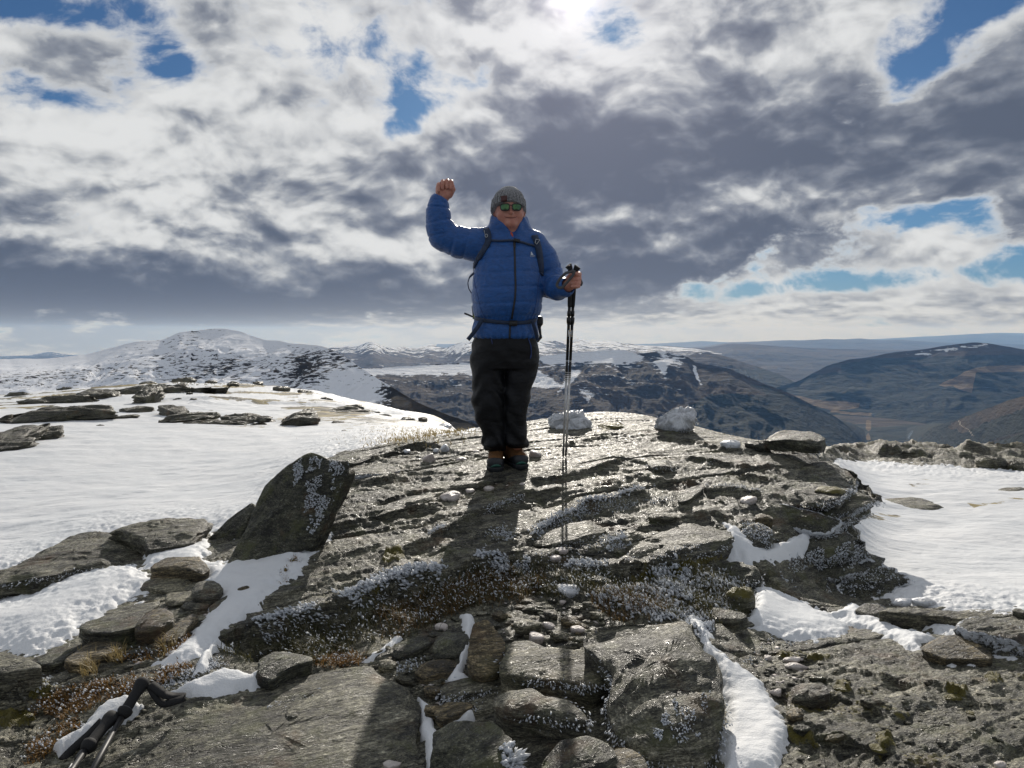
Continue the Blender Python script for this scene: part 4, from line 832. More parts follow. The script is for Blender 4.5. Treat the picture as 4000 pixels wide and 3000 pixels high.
bed([(2930, 2030), (3040, 1990), (3200, 2010), (3330, 2040), (3390, 2130), (3440, 2210), (3420, 2320), (3300, 2380), (3150, 2395), (3060, 2330), (2990, 2240), (2920, 2140)], .30, Y=4.38, name='rock_core', mat=ROCK_DARK, lean=58, anchor=(3150, 2395), rough=.09, jag=.07, frost_all=.47, rim=.2, M=150)
fin([(2940, 1872), (3020, 1826), (3149, 1803), (3276, 1803), (3333, 1828), (3350, 1856), (3318, 1911), (3270, 1942), (3213, 1955), (3137, 1955), (3054, 1944), (2960, 1936)], .09, 3, Y=4.52, lean=3, feathers=1.5)
fin([(3250, 1862), (3345, 1854), (3402, 1885), (3445, 1920), (3430, 1946), (3339, 1984), (3244, 2027), (3149, 1995), (3023, 1963), (2970, 1930), (3100, 1880)], .11, 3, .09, Y=4.46, lean=6, feathers=1.5)
fin([(2960, 1992), (3060, 1964), (3200, 2002), (3300, 2034), (3270, 2078), (3200, 2092), (3080, 2062), (2990, 2030)], .16, 4, .06, Y=4.34, lean=30, feathers=1.2, mat=ROCK_DARK, frost_all=.42)
fin([(3080, 2120), (3180, 2076), (3300, 2068), (3392, 2100), (3350, 2146), (3220, 2168), (3110, 2160)], .14, 2, .10, Y=4.20, lean=16, feathers=.5, rim=.3, mat=ROCK_DARK, frost_all=.36)
fin([(3130, 2232), (3250, 2168), (3380, 2146), (3468, 2178), (3430, 2222), (3300, 2256), (3180, 2272)], .15, 2, .10, Y=4.12, lean=20, feathers=.6, rim=.3, mat=ROCK_DARK, frost_all=.40)
fin([(3170, 2396), (3225, 2310), (3300, 2236), (3390, 2172), (3480, 2198), (3566, 2262), (3500, 2314), (3402, 2362), (3290, 2412)], .15, 2, .08, Y=4.02, lean=44, feathers=.8, rim=.4, mat=ROCK_DARK, frost_all=.46)
bed([(2985, 2242), (3030, 2216), (3092, 2226), (3108, 2270), (3052, 2322), (3010, 2345), (2990, 2300)], .14, Y=3.78, mat=ROCK_DARK, lean=28, rough=.05, rim=.5, feathers=.8, moss=.25)
bed([(3090, 2290), (3130, 2250), (3190, 2230), (3230, 2250), (3220, 2330), (3190, 2390), (3140, 2390), (3100, 2350)], .16, Y=3.9, mat=ROCK_DARK, lean=30, rough=.06, rim=.5, feathers=.8, frost_all=.12, moss=.2)
bed([(2880, 2120), (2900, 2060), (2960, 2035), (3010, 2050), (3030, 2090), (2990, 2130), (2930, 2150)], .10, Y=3.98, lean=22, rough=.05, rim=.5, feathers=.9, moss=.2)
bed([(2700, 2270), (2780, 2215), (2880, 2190), (2960, 2215), (2985, 2250), (2900, 2275), (2790, 2290)], .12, Y=3.62, mat=ROCK_DARK, lean=12, rough=.05, rim=.5, feathers=.8, moss=.3)
bed([(2040, 2125), (2130, 2070), (2230, 2045), (2330, 2030), (2400, 2040), (2330, 2085), (2200, 2125), (2090, 2150)], .03, feathers=.4)

# --- the big rocks that stand free
slab([(-60, 2240), (80, 2192), (192, 2142), (265, 2113), (371, 2079), (451, 2090), (530, 2090), (576, 2105), (563, 2127), (500, 2180), (464, 2206), (300, 2214), (200, 2246), (0, 2264), (-60, 2275)], .14, 'long dark layered slab at the left edge with white lines in its front', 'rock_slab', 'slab', rim=.55, rough=.032, layer=.14, lean=3, feathers=.5, group='slabs beside the snowfield')
slab([(420, 2072), (543, 2042), (640, 2022), (769, 2016), (818, 2022), (802, 2059), (740, 2105), (663, 2116), (577, 2130), (558, 2100), (457, 2068)], .10, 'slab with a pointed end lying behind the long left slab', 'rock_slab', 'slab', rim=.3, layer=.12, rough=.032, group='slabs beside the snowfield', lean=4)
slab([(775, 2165), (800, 2115), (870, 2040), (975, 1955), (1000, 1975), (960, 2070), (900, 2185), (830, 2192)], .10, 'dark shaded slab leaning behind the big standing slab', 'rock_slab', 'slab', mat=ROCK_DARK, normal=(-.30, -.72, .55), anchor=(830, 2185), Y=4.35, rough=.03)
slab([(868, 2215), (905, 2150), (950, 2080), (985, 1985), (1010, 1930), (1040, 1880), (1130, 1812), (1212, 1764), (1262, 1780), (1300, 1792), (1345, 1800), (1348, 1820), (1330, 1862), (1310, 1910), (1286, 1970), (1255, 2040), (1228, 2090), (1210, 2125), (1130, 2160), (1060, 2170), (1000, 2195), (930, 2215)], .13,
     'big dark standing slab, crusted with white rime along its upper right side', 'rock_slab', 'slab', mat=ROCK_DARK, normal=(-.22, -.80, .55), anchor=(1000, 2190), Y=3.75, rough=.022, dome=.07, rim=.55, jag=.012, feathers=0, M=150)
slab([(371, 3060), (420, 2900), (470, 2822), (530, 2772), (636, 2750), (756, 2724), (862, 2703), (994, 2670), (1127, 2637), (1247, 2618), (1371, 2603), (1446, 2605), (1478, 2635), (1530, 2655), (1605, 2702), (1648, 2740), (1638, 2797), (1618, 2896), (1660, 3010), (1660, 3180), (1000, 3260), (350, 3220)], .20,
     'huge smooth grey boulder across the bottom with green lichen', 'boulder', 'boulder', lean=9, anchor=(1640, 2800), Y=2.45, dome=.10, rough=.014, jag=.006, M=170, moss=.12)
slab([(2300, 2440), (2432, 2412), (2514, 2401), (2560, 2412), (2676, 2401), (2706, 2430), (2718, 2474), (2750, 2528), (2803, 2570), (2820, 2636), (2832, 2797), (2806, 2925), (2740, 3000), (2520, 2980), (2400, 2840), (2370, 2743), (2400, 2634), (2330, 2560), (2285, 2490)], .22,
     'large humped boulder with rust stains beside the snow chute', 'boulder', 'boulder', lean=15, anchor=(2500, 2975), proud=.05, dome=.20, rough=.03, jag=.012, rim=.55, feathers=.7)
slab([(1950, 2602), (1975, 2545), (2004, 2504), (2053, 2504), (2112, 2520), (2188, 2525), (2248, 2542), (2340, 2574), (2402, 2612), (2396, 2642), (2330, 2684), (2200, 2668), (2100, 2652), (2010, 2644), (1952, 2632)], .09,
     'broad flat boulder with a sparkling sunlit top and rimed front', 'boulder', 'boulder', mat=ROCK_PALE, dome=.08, rough=.022, rim=.5, feathers=.9, jag=.015, lean=2)
slab([(1925, 2747), (1935, 2710), (1993, 2691), (2069, 2688), (2134, 2715), (2230, 2737), (2290, 2790), (2302, 2818), (2240, 2822), (2150, 2800), (2060, 2786), (1970, 2778)], .10,
     'rounded boulder with two moss dots, under the broad flat one', 'boulder', 'boulder', dome=.14, rough=.025, rim=.5, feathers=.9, jag=.02, lean=5, moss=.12)
slab([(1718, 2682), (1740, 2665), (1830, 2648), (1950, 2640), (2005, 2655), (2012, 2668), (1960, 2687), (1850, 2708), (1760, 2728), (1722, 2712)], .045, 'flat tongue-shaped stone with a white frosted front edge', 'stone', 'stone', rim=.7, feathers=1.0, jag=.015, dome=.08)
slab([(1822, 2598), (1846, 2428), (1906, 2417), (1960, 2477), (1976, 2520), (1946, 2625), (1900, 2642), (1835, 2636)], .07, 'upright brown-grey stone between the snow gap and the broad boulder', 'stone', 'stone', lean=26, rough=.03, mat=ROCK_BROWN)
slab([(1690, 2845), (1760, 2808), (1836, 2813), (1922, 2802), (1962, 2851), (2011, 2894), (2000, 2925), (1965, 3020), (1850, 3070), (1680, 3050)], .14, 'squarish dark boulder at the bottom edge with pale lichen rosettes', 'boulder', 'boulder', lean=14, rough=.025, anchor=(1850, 3060), proud=.10, mat=ROCK_DARK)
slab([(2115, 2962), (2180, 2890), (2300, 2868), (2382, 2900), (2435, 2985), (2400, 3060), (2150, 3070)], .12, 'dark shaded boulder at the bottom edge, left of the humped one', 'boulder', 'boulder', lean=12, anchor=(2300, 3060), proud=.08, mat=ROCK_DARK, moss=.2, rough=.03)
slab([(2392, 2892), (2450, 2902), (2520, 2962), (2545, 3050), (2440, 3070), (2400, 2980)], .10, 'brown wedge of rock wedged below the humped boulder', 'rock', 'rock', lean=12, anchor=(2470, 3060), proud=.08, mat=ROCK_BROWN, rough=.03)

# --- stones of the gully on the left
g1 = 'stones in the snowy gully'
slab([(577, 2224), (636, 2180), (703, 2168), (776, 2172), (824, 2218), (795, 2230), (663, 2226)], .07, 'largest wedge-shaped stone in the gully, just right of the long slab', 'stone', 'stone', group=g1, dome=.12, rough=.025, mat=ROCK_BROWN)
slab([(545, 2287), (570, 2263), (640, 2252), (720, 2258), (767, 2274), (740, 2298), (660, 2308), (590, 2300)], .035, 'low oval glittering stone half sunk in the gully snow', 'stone', 'stone', group=g1, mat=ROCK_PALE)
slab([(746, 2312), (765, 2275), (820, 2260), (860, 2284), (875, 2302), (850, 2325), (800, 2332), (750, 2330)], .06, 'blunt grey stone in the middle of the gully', 'stone', 'stone', group=g1, dome=.2, rough=.03)
stone(948, 2306, 62, 34, 'small round brown stone alone on the gully snow', mat=ROCK_BROWN, group=g1, dome=.4, flat=.6)
slab([(640, 2332), (655, 2313), (740, 2308), (792, 2325), (740, 2350), (660, 2362)], .04, 'flat pale stone under the oval glittering one', 'stone', 'stone', group=g1, mat=ROCK_PALE)
slab([(705, 2357), (790, 2331), (836, 2342), (812, 2372), (760, 2377), (715, 2370)], .035, 'flat sunlit stone overlapping a pale one in the gully', 'stone', 'stone', group=g1)
slab([(815, 2372), (850, 2345), (900, 2320), (908, 2330), (882, 2357), (852, 2382), (815, 2387)], .04, 'thin dark blade of stone, upper of two by the gully snow', 'stone', 'stone', group=g1, mat=ROCK_DARK)
slab([(815, 2412), (850, 2386), (895, 2356), (905, 2366), (882, 2397), (840, 2414)], .035, 'thin dark blade of stone, lower of two by the gully snow', 'stone', 'stone', group=g1, mat=ROCK_DARK)
slab([(300, 2457), (320, 2430), (370, 2408), (440, 2384), (530, 2358), (562, 2338), (602, 2325), (627, 2340), (622, 2362), (565, 2395), (545, 2440), (500, 2462), (420, 2476), (340, 2472)], .08, 'long rough rock with a yellow moss streak below the snow drift', 'rock', 'rock', group=g1, rough=.025, moss=.22, mat=ROCK)
slab([(520, 2462), (545, 2410), (570, 2385), (640, 2373), (676, 2390), (682, 2427), (640, 2452), (580, 2467)], .075, 'chunky brown stone against the long mossy rock', 'stone', 'stone', group=g1, dome=.16, rough=.03, mat=ROCK_BROWN, lean=8)
slab([(598, 2499), (640, 2462), (700, 2422), (760, 2390), (780, 2400), (762, 2427), (722, 2453), (727, 2472), (680, 2502), (610, 2512)], .05, 'long brown stone pointing up the gully', 'stone', 'stone', group=g1, mat=ROCK_BROWN, rough=.03)
slab([(243, 2582), (300, 2540), (370, 2490), (420, 2480), (482, 2516), (460, 2542), (380, 2572), (300, 2594)], .055, 'triangular flat stone below the snow drift', 'stone', 'stone', group=g1, rough=.02, mat=ROCK_BROWN)
stone(526, 2549, 74, 38, 'small dark lump of stone beside the triangular flat stone', mat=ROCK_DARK, group=g1)
slab([(413, 2602), (440, 2585), (562, 2564), (555, 2580), (520, 2607), (415, 2617)], .03, 'pale grey tablet of stone near the trekking poles', 'stone', 'stone', group=g1, mat=ROCK_PALE)
slab([(-80, 2548), (40, 2538), (85, 2545), (120, 2580), (163, 2600), (160, 2617), (100, 2622), (0, 2637), (-80, 2645)], .13, 'flat-topped rock shelf cut by the left edge', 'rock', 'rock', rough=.03, moss=.2)
slab([(140, 2582), (200, 2545), (260, 2520), (325, 2508), (332, 2520), (262, 2562), (242, 2592), (160, 2602)], .05, 'dark flat stone between the left shelf and the triangular stone', 'stone', 'stone', group=g1, mat=ROCK_DARK)
slab([(258, 2652), (300, 2636), (370, 2634), (382, 2650), (340, 2667), (280, 2672)], .03, 'pale flat stone above the orange moss', 'stone', 'stone', mat=ROCK_PALE, group=g1)
slab([(88, 2762), (130, 2748), (200, 2765), (217, 2778), (180, 2782), (100, 2777)], .025, 'thin slate chip on the moss at lower left', 'stone', 'stone', group='slate chips')
slab([(113, 2827), (150, 2800), (195, 2788), (202, 2795), (162, 2827), (120, 2834)], .02, 'pale pointed slate chip below the first on the moss', 'stone', 'stone', mat=ROCK_PALE, group='slate chips')
slab([(395, 2790), (420, 2760), (480, 2752), (500, 2775), (470, 2800), (410, 2815)], .05, 'rounded grey stone tucked behind the lying trekking poles', 'stone', 'stone', dome=.2)
slab([(560, 2545), (640, 2520), (730, 2500), (740, 2515), (660, 2550), (570, 2575)], .03, 'dark flat stone under the long brown one', 'stone', 'stone', group=g1, mat=ROCK_DARK)
slab([(1000, 2640), (1010, 2580), (1070, 2545), (1150, 2540), (1215, 2555), (1230, 2570), (1150, 2600), (1060, 2655)], .07, 'rounded dark rock under the frosted grass bank', 'rock', 'rock', mat=ROCK_DARK, dome=.12, rough=.03)
slab([(1150, 2600), (1230, 2582), (1300, 2585), (1290, 2600), (1200, 2612)], .03, 'pale layered slab end beside the orange moss', 'stone', 'stone', mat=ROCK_PALE)
slab([(899, 2848), (919, 2787), (980, 2762), (1043, 2752), (1050, 2787), (1030, 2828), (960, 2870), (924, 2883)], .04, 'ice-glazed plate of rock on the huge boulder', 'rock', 'rock', mat=ROCK_PALE, frost_all=.52, rough=.03, lean=14, anchor=(924, 2883), Y=2.33)
slab([(1043, 2775), (1150, 2705), (1240, 2680), (1248, 2690), (1180, 2732), (1100, 2784), (1052, 2802)], .04, 'dark rock fin with a row of rime teeth', 'rock', 'rock', mat=ROCK_DARK, rim=.6, feathers=1.5, lean=16, anchor=(1100, 2790), Y=2.42)
stone(1268, 2764, 98, 48, 'mossy stone with rime, resting on the huge boulder', moss=.55, Y=2.45, frost_all=.1)
stone(1140, 2795, 70, 50, 'small rime-covered stone below the dark fin', Y=2.38, frost_all=.45)

# --- the pile in the middle
g2 = 'loose stones in the middle pile'
slab([(1690, 2522), (1732, 2466), (1798, 2455), (1835, 2482), (1832, 2511), (1798, 2555), (1727, 2560), (1690, 2550)], .05, 'dark rounded stone with an orange stain left of the snow gap', 'stone', 'stone', mat=ROCK_DARK, dome=.16, group=g2)
slab([(1525, 2545), (1565, 2503), (1620, 2488), (1694, 2457), (1721, 2478), (1687, 2510), (1620, 2550), (1545, 2560)], .05, 'long dark stone lying against the frosted grass', 'stone', 'stone', mat=ROCK_DARK, group=g2)
slab([(1411, 2550), (1446, 2518), (1516, 2491), (1567, 2496), (1498, 2540), (1446, 2560)], .035, 'pale sunlit flat stone below the frosted grass', 'stone', 'stone', mat=ROCK_PALE, group=g2)
slab([(1615, 2622), (1640, 2590), (1720, 2572), (1780, 2580), (1794, 2607), (1750, 2632), (1660, 2642)], .05, 'olive oval stone left of the snow gap', 'stone', 'stone', mat=ROCK_BROWN, dome=.2, group=g2)
slab([(1690, 2782), (1750, 2735), (1830, 2720), (1852, 2760), (1790, 2792), (1720, 2812)], .06, 'shaded olive stone under the frosted tongue-shaped one', 'stone', 'stone', mat=ROCK_BROWN, group=g2)
PILE = [
 (2090, 2380, 135, 40, 'flat slate at the top of the pile under the white ice-coated stone', None), (2160, 2397, 76, 58, 'tilted sunlit stone in the upper pile', ROCK_PALE), (2055, 2442, 124, 84, 'largest sunlit block of the middle pile', ROCK_PALE),
 (2148, 2441, 62, 30, 'small white quartz stone inside the pile', QUARTZ), (2099, 2487, 72, 62, 'round white quartz stone resting on the broad flat boulder', QUARTZ), (2186, 2482, 108, 52, 'sunlit flat stone right of the round white quartz', ROCK_PALE),
 (2237, 2433, 112, 46, 'brown slate behind the leaning white stone', ROCK_BROWN), (2263, 2458, 68, 44, 'white striped stone leaning in the pile', QUARTZ), (2262, 2496, 62, 36, 'small grey stone just left of the rime ball', None), (2313, 2366, 80, 34, 'flat stone at the foot of the rimed grass', None),
 (2340, 2402, 78, 36, 'thin sunlit stone lying on the humped boulder', ROCK_PALE), (2340, 2267, 126, 42, 'dark flat stone right of the white ice-coated one', ROCK_DARK), (2160, 2346, 58, 26, 'wet dark slate above the pile', ROCK_DARK), (2200, 2351, 32, 24, 'tiny white pebble above the pile', QUARTZ),
 (1962, 2406, 112, 38, 'brown slate at the left top of the pile', ROCK_BROWN), (2030, 2371, 64, 26, 'small rust-coloured slate at the head of the pile', ROCK_BROWN), (1930, 2442, 72, 40, 'grey stone behind the upright brown-grey stone', None), (1722, 2447, 56, 42, 'white quartz lump above the dark rounded stone', QUARTZ),
 (1518, 2598, 88, 60, 'glittering pale stone beside the orange moss', ROCK_PALE), (1590, 2658, 116, 30, 'thin pale slate on the edge of the huge boulder', ROCK_PALE), (1692, 2636, 68, 34, 'small pale stone below the olive oval one', ROCK_PALE), (1690, 2694, 72, 82, 'upright brown stone left of the frosted tongue', ROCK_BROWN),
 (1580, 2700, 70, 44, 'grey stone half under the huge boulder edge', ROCK_DARK), (1716, 2775, 140, 74, 'brown block in the gap beside the huge boulder', ROCK_BROWN), (1530, 2987, 94, 56, 'rounded white stone at the bottom edge', QUARTZ), (2222, 2303, 110, 60, 'shiny white ice-coated stone above the pile', ICEROCK), (1640, 2420, 40, 22, 'small stone in the grass left of the pile', None),
 (2060, 2350, 70, 26, 'flat brown slate on the grass edge', ROCK_BROWN), (1885, 2395, 60, 26, 'small slate at the grass edge left of the pile', None)]
for px, py, w, h, lb, mt in PILE: stone(px, py, w, h, lb, mt, group=g2, rot=RS.uniform(-14, 6))

rsq = np.random.RandomState(19)
for wi, (poly, n) in enumerate((([(1520, 2560), (1680, 2560), (1800, 2650), (1760, 2800), (1660, 2740), (1560, 2660)], 16), ([(1960, 2390), (2300, 2360), (2400, 2420), (2290, 2520), (2140, 2480), (1990, 2500)], 26), ([(1560, 2480), (1800, 2400), (1840, 2460), (1700, 2540), (1580, 2570)], 8))):
    c_ = rsq.uniform(np.min(poly, 0), np.max(poly, 0), (n*6, 2)); c_ = c_[poly_sdf(c_[:, 0], c_[:, 1], poly) > 0][:n]
    for x_, y_ in c_:
        w_ = rsq.uniform(26, 64); k_ = rsq.randint(4); stone(x_, y_, w_, w_*rsq.uniform(.4, .65), 'small '+('grey', 'brown', 'pale', 'dark')[k_]+' stone wedged '+('beside the huge smooth boulder', 'above the broad flat boulder', 'below the brown grass bank')[wi], [None, ROCK_BROWN, ROCK_PALE, ROCK_DARK][k_], group='wedged small stones', rot=rsq.uniform(-25, 15), M=16, n_pts=5, jag=.12)
# --- right hand corner
g3 = 'stones in the lower right corner'
slab([(2765, 2402), (2790, 2370), (2850, 2366), (2905, 2393), (2922, 2413), (2880, 2428), (2800, 2424)], .06, 'dark frost-speckled block under the rimed cushion plant', 'rock', 'rock', mat=ROCK_DARK, frost_all=.12)
slab([(3587, 2512), (3660, 2480), (3730, 2475), (3800, 2500), (3872, 2545), (3884, 2572), (3800, 2574), (3700, 2568), (3620, 2542)], .045, 'flat brown slab lying on the right-hand snow', 'rock_slab', 'slab', mat=ROCK_BROWN, rough=.014, jag=.012)
slab([(3425, 2382), (3550, 2368), (3700, 2376), (3832, 2400), (3862, 2412), (3760, 2424), (3640, 2404), (3480, 2396)], .06, 'long pale sunlit slab below the overhanging fin', 'rock_slab', 'slab', mat=ROCK_PALE, rough=.02)
slab([(3730, 2434), (3800, 2408), (3900, 2413), (4000, 2450), (4090, 2492), (4000, 2506), (3850, 2474), (3780, 2464)], .09, 'ribbed rimed slab at the right edge', 'rock_slab', 'slab', rim=.6, frost_all=.25, rough=.04, feathers=.5)
slab([(3330, 2385), (3380, 2355), (3450, 2362), (3478, 2395), (3430, 2410), (3370, 2405)], .05, 'rimed hollow-edged rock under the fin tip', 'rock', 'rock', mat=ROCK_DARK, rim=.7, frost_all=.2)
RIGHT = [(3036, 2548, 42, 28, 'rust-brown pebble above the white flat stones', ROCK_BROWN), (3000, 2568, 38, 30, 'white pebble left of the white flat stones', QUARTZ), (3095, 2576, 84, 28, 'white flat stone, upper of a stacked pair', QUARTZ), (3113, 2603, 112, 32, 'white flat stone, lower of a stacked pair', QUARTZ),
 (3200, 2650, 84, 26, 'pale slate below the stacked white pair', ROCK_PALE), (3170, 2712, 186, 116, 'rough grey rock standing right of the snow chute', ROCK), (3113, 2790, 92, 62, 'split olive stone beside the snow chute', ROCK_BROWN), (3137, 2846, 76, 54, 'dark round stone below the split olive stone', ROCK_DARK),
 (3032, 2702, 56, 38, 'white lump at the edge of the snow chute', QUARTZ), (3528, 2352, 84, 42, 'rounded whitish rock, left of a pair under the right snowfield', ICEROCK), (3622, 2352, 102, 46, 'rounded whitish rock, right of a pair under the right snowfield', ICEROCK), (3995, 2392, 60, 60, 'dark rock cut by the right edge', ROCK_DARK),
 (3912, 2988, 60, 44, 'white lump at the bottom right edge', QUARTZ), (3420, 2740, 120, 50, 'low grey rock in the corner bedrock', ROCK), (3260, 2880, 90, 40, 'brown rock near the bottom of the corner', ROCK_BROWN), (2590, 2022, 122, 38, 'pale flat chunk in the pocket of the upper ledge', ROCK_PALE), (2925, 1952, 80, 36, 'white chunk under the rimed shelf', QUARTZ), (2985, 2022, 84, 76, 'brown stone stuck in the snow under the shelf', ROCK_BROWN)]
for px, py, w, h, lb, mt in RIGHT: stone(px, py, w, h, lb, mt, group=g3, rot=RS.uniform(-6, 14))

# --- on top of the outcrop
slab([(2142, 1626), (2161, 1611), (2220, 1606), (2250, 1603), (2280, 1604), (2290, 1622), (2308, 1643), (2304, 1670), (2268, 1692), (2224, 1697), (2180, 1688), (2152, 1660)], .17, 'ice-plastered white block behind the two trekking poles', 'rock', 'rock', mat=ICEROCK, normal=(-.1, -.80, .6), anchor=(2224, 1695), Y=6.2, rough=.13, dome=.5, jag=.06, strat=False, M=130, facn=7, rim=0, feathers=1.2)
slab([(2561, 1647), (2586, 1620), (2618, 1607), (2668, 1586), (2690, 1587), (2718, 1612), (2722, 1631), (2708, 1660), (2668, 1674), (2637, 1682), (2605, 1674), (2578, 1662)], .18, 'ice-plastered white block on the crest right of the man', 'rock', 'rock', mat=ICEROCK, normal=(.05, -.75, .66), anchor=(2640, 1680), Y=6.15, rough=.15, dome=.55, jag=.08, strat=False, M=130, facn=7, feathers=1.2)
TOP = [(1754, 1937, 94, 42, 'largest creamy quartz stone on the rock below the man', QUARTZ, 8), (1835, 1915, 42, 24, 'small quartz stone, middle of three below the man', QUARTZ, 0), (1908, 1906, 52, 26, 'brownish quartz chip nearest the boots', QUARTZ, 0), (1668, 1783, 56, 60, 'upright pinkish-white quartz stone left of the man', QUARTZ, 30), (2093, 1768, 58, 42, 'egg-shaped white stone beside the right boot', QUARTZ, -20),
 (1730, 1746, 38, 54, 'white ice-covered shard left of the man', ICEROCK, 40), (1703, 1756, 30, 32, 'small grey iced stone beside the white shard', ICEROCK, 0), (2130, 2127, 112, 40, 'broad grey slate on the ledge in the man\'s shadow', ROCK_PALE, 0), (2192, 2149, 78, 28, 'white slate below the broad grey one', QUARTZ, 0), (2163, 2177, 60, 36, 'pale lump above the frosted grass', QUARTZ, 0),
 (2862, 1732, 88, 54, 'iced rock lump on the right crest', ICEROCK, 0), (2970, 1738, 124, 62, 'dark rock with rime stripes on the right crest', ROCK_DARK, 0), (1590, 1760, 40, 22, 'small rimed stone near the snow edge', ICEROCK, 0), (1735, 1664, 66, 24, 'white stone at the back edge of the outcrop', ICEROCK, 0), (2040, 1890, 34, 12, 'thin chip just below the boots', QUARTZ, 0),
 (1440, 1815, 40, 18, 'small pale stone on the left slab', ROCK_PALE, 0), (1860, 1762, 30, 20, 'whitish pebble beside the left boot', QUARTZ, 0), (1800, 1795, 46, 18, 'pinkish stone embedded in the rock by the boots', QUARTZ, 0), (2450, 2110, 60, 30, 'grey stone on the shaded ledge', ROCK, 0)]
for px, py, w, h, lb, mt, ro in TOP: stone(px, py, w, h, lb, mt, rot=ro, group='stones on the outcrop top', frost_all=.25 if mt is ROCK_DARK else 0, rough=.06)

# --- rocks out on the snow
g4 = 'rock ribs on the snowfield'
def rib(px, T, lb, **kw): slab(px, T, lb, 'rock_rib', 'rock', mat=ROCK_FAR, group=g4, rough=.05, layer=.16, lean=6, jag=.10, **kw)
rib([(8, 1628), (100, 1604), (180, 1594), (280, 1588), (380, 1586), (446, 1592), (440, 1602), (290, 1608), (190, 1622), (30, 1634)], .16, 'long low rock rib, leftmost on the snowfield')
rib([(470, 1594), (540, 1584), (602, 1588), (604, 1602), (540, 1606), (486, 1606)], .10, 'short rib right of the long low one')
rib([(612, 1586), (650, 1578), (727, 1586), (738, 1602), (700, 1612), (655, 1608), (640, 1598)], .16, 'blocky rib with a snow pocket at its left')
rib([(606, 1640), (690, 1620), (760, 1610), (832, 1606), (857, 1618), (800, 1634), (700, 1642)], .12, 'sloping rib just below the blocky one')
rib([(855, 1620), (930, 1608), (1000, 1620), (1072, 1628), (1062, 1640), (950, 1642), (868, 1636)], .10, 'broken rib leading to the wedge-shaped rock')
rib([(1080, 1636), (1140, 1614), (1215, 1594), (1237, 1608), (1249, 1636), (1190, 1644), (1140, 1641)], .16, 'wedge-shaped dark rock rising to the right on the snowfield')
rib([(-60, 1706), (95, 1653), (183, 1645), (167, 1662), (76, 1698), (-60, 1730)], .16, 'tilted dark rock cut by the left edge, upper one')
rib([(56, 1710), (158, 1670), (253, 1665), (249, 1680), (146, 1698)], .12, 'tilted dark rock just right of the one at the left edge')
rib([(-60, 1740), (60, 1716), (150, 1706), (140, 1722), (60, 1742), (-60, 1765)], .10, 'low rock under the tilted pair at the left edge')
rib([(285, 1532), (350, 1516), (468, 1524), (452, 1536), (330, 1540)], .25, 'flat rock on the brow below the snowy mountain')
rib([(515, 1540), (550, 1518), (632, 1506), (640, 1522), (560, 1544)], .3, 'rock standing proud on the brow, left of the summit line')
rib([(230, 1628), (330, 1614), (470, 1612), (560, 1620), (500, 1630), (360, 1636), (250, 1640)], .07, 'thin ragged band below the long low rib')
rib([(640, 1650), (760, 1640), (900, 1642), (1030, 1648), (980, 1656), (800, 1660), (680, 1660)], .06, 'low band of rock under the broken rib')
rib([(1240, 1600), (1330, 1590), (1450, 1598), (1500, 1606), (1400, 1614), (1290, 1612)], .07, 'flat dark band among the yellow grass')
rib([(400, 1528), (520, 1514), (700, 1502), (860, 1500), (820, 1508), (640, 1516), (480, 1532)], .12, 'long thin band just under the brow crest')
rib([(60, 1566), (180, 1552), (330, 1548), (400, 1554), (280, 1564), (140, 1574)], .10, 'thin dark band on the left of the brow')
FARS = [(700, 1510, 64, 24, 'squarish rock on the brow below the mountain top'), (730, 1486, 150, 20, 'long thin rock along the top of the brow'), (905, 1502, 64, 20, 'rock lump on the brow right of the long thin one'), (1095, 1520, 66, 22, 'dark rock on the right part of the brow'), (1000, 1500, 60, 14, 'low rock between two brow lumps'),
 (1190, 1532, 70, 16, 'low rock where the brow starts to fall'), (420, 1556, 70, 12, 'flat rock below the brow at left'), (480, 1562, 40, 10, 'small rock beside the flat brow rock'), (735, 1537, 30, 16, 'small block below the squarish brow rock'), (690, 1563, 44, 14, 'flat rock above the blocky rib'), (760, 1562, 44, 12, 'thin rock right of that above the rib'),
 (250, 1524, 90, 14, 'thin rock on the left brow'), (60, 1546, 120, 14, 'long flat rock on the far left brow'), (570, 1500, 80, 14, 'thin rock on the brow under the ridge'), (820, 1494, 60, 14, 'small rock on the brow crest'),
 (385, 1668, 74, 14, 'flat stone on the open snow near the left rocks'), (460, 1666, 30, 8, 'tiny stone beside the flat one on the open snow'), (625, 1716, 48, 9, 'thin stone out on the open snow'), (835, 1697, 60, 11, 'flat stone on the open snow below the sloping rib'), (940, 1691, 42, 16, 'pointed stone on the open snow'), (905, 1718, 72, 8, 'very flat stone below the pointed one'),
 (1040, 1789, 62, 10, 'lone thin stone on the snow above the standing slab'), (868, 1745, 42, 9, 'thin dark stone in mid snow'), (650, 1830, 38, 18, 'lumpy stone with rime in mid snow'), (686, 1799, 28, 16, 'rimed spike in mid snow'), (805, 1917, 26, 10, 'tiny stone left of the standing slab'), (420, 1872, 18, 6, 'tiny dark stone on the left snow'), (160, 1970, 16, 5, 'tiny stone far out on the left snow'),
 (1385, 1592, 72, 26, 'rough rock among yellow grass near the brow end'), (1593, 1640, 74, 24, 'dark rock behind the outcrop, left of the man'), (1652, 1640, 48, 36, 'blocky rock just left of the man'), (1345, 1686, 30, 22, 'pointed dark stone on the snow near the outcrop'), (1325, 1654, 60, 22, 'flat dark rock among the yellow grass'), (1500, 1625, 60, 14, 'low rock on the yellow-grass slope'), (1270, 1560, 60, 12, 'flat rock near the brow end'), (1450, 1655, 44, 14, 'small rock between yellow grass tufts'), (1520, 1680, 60, 12, 'thin rock where the snow meets the outcrop')]
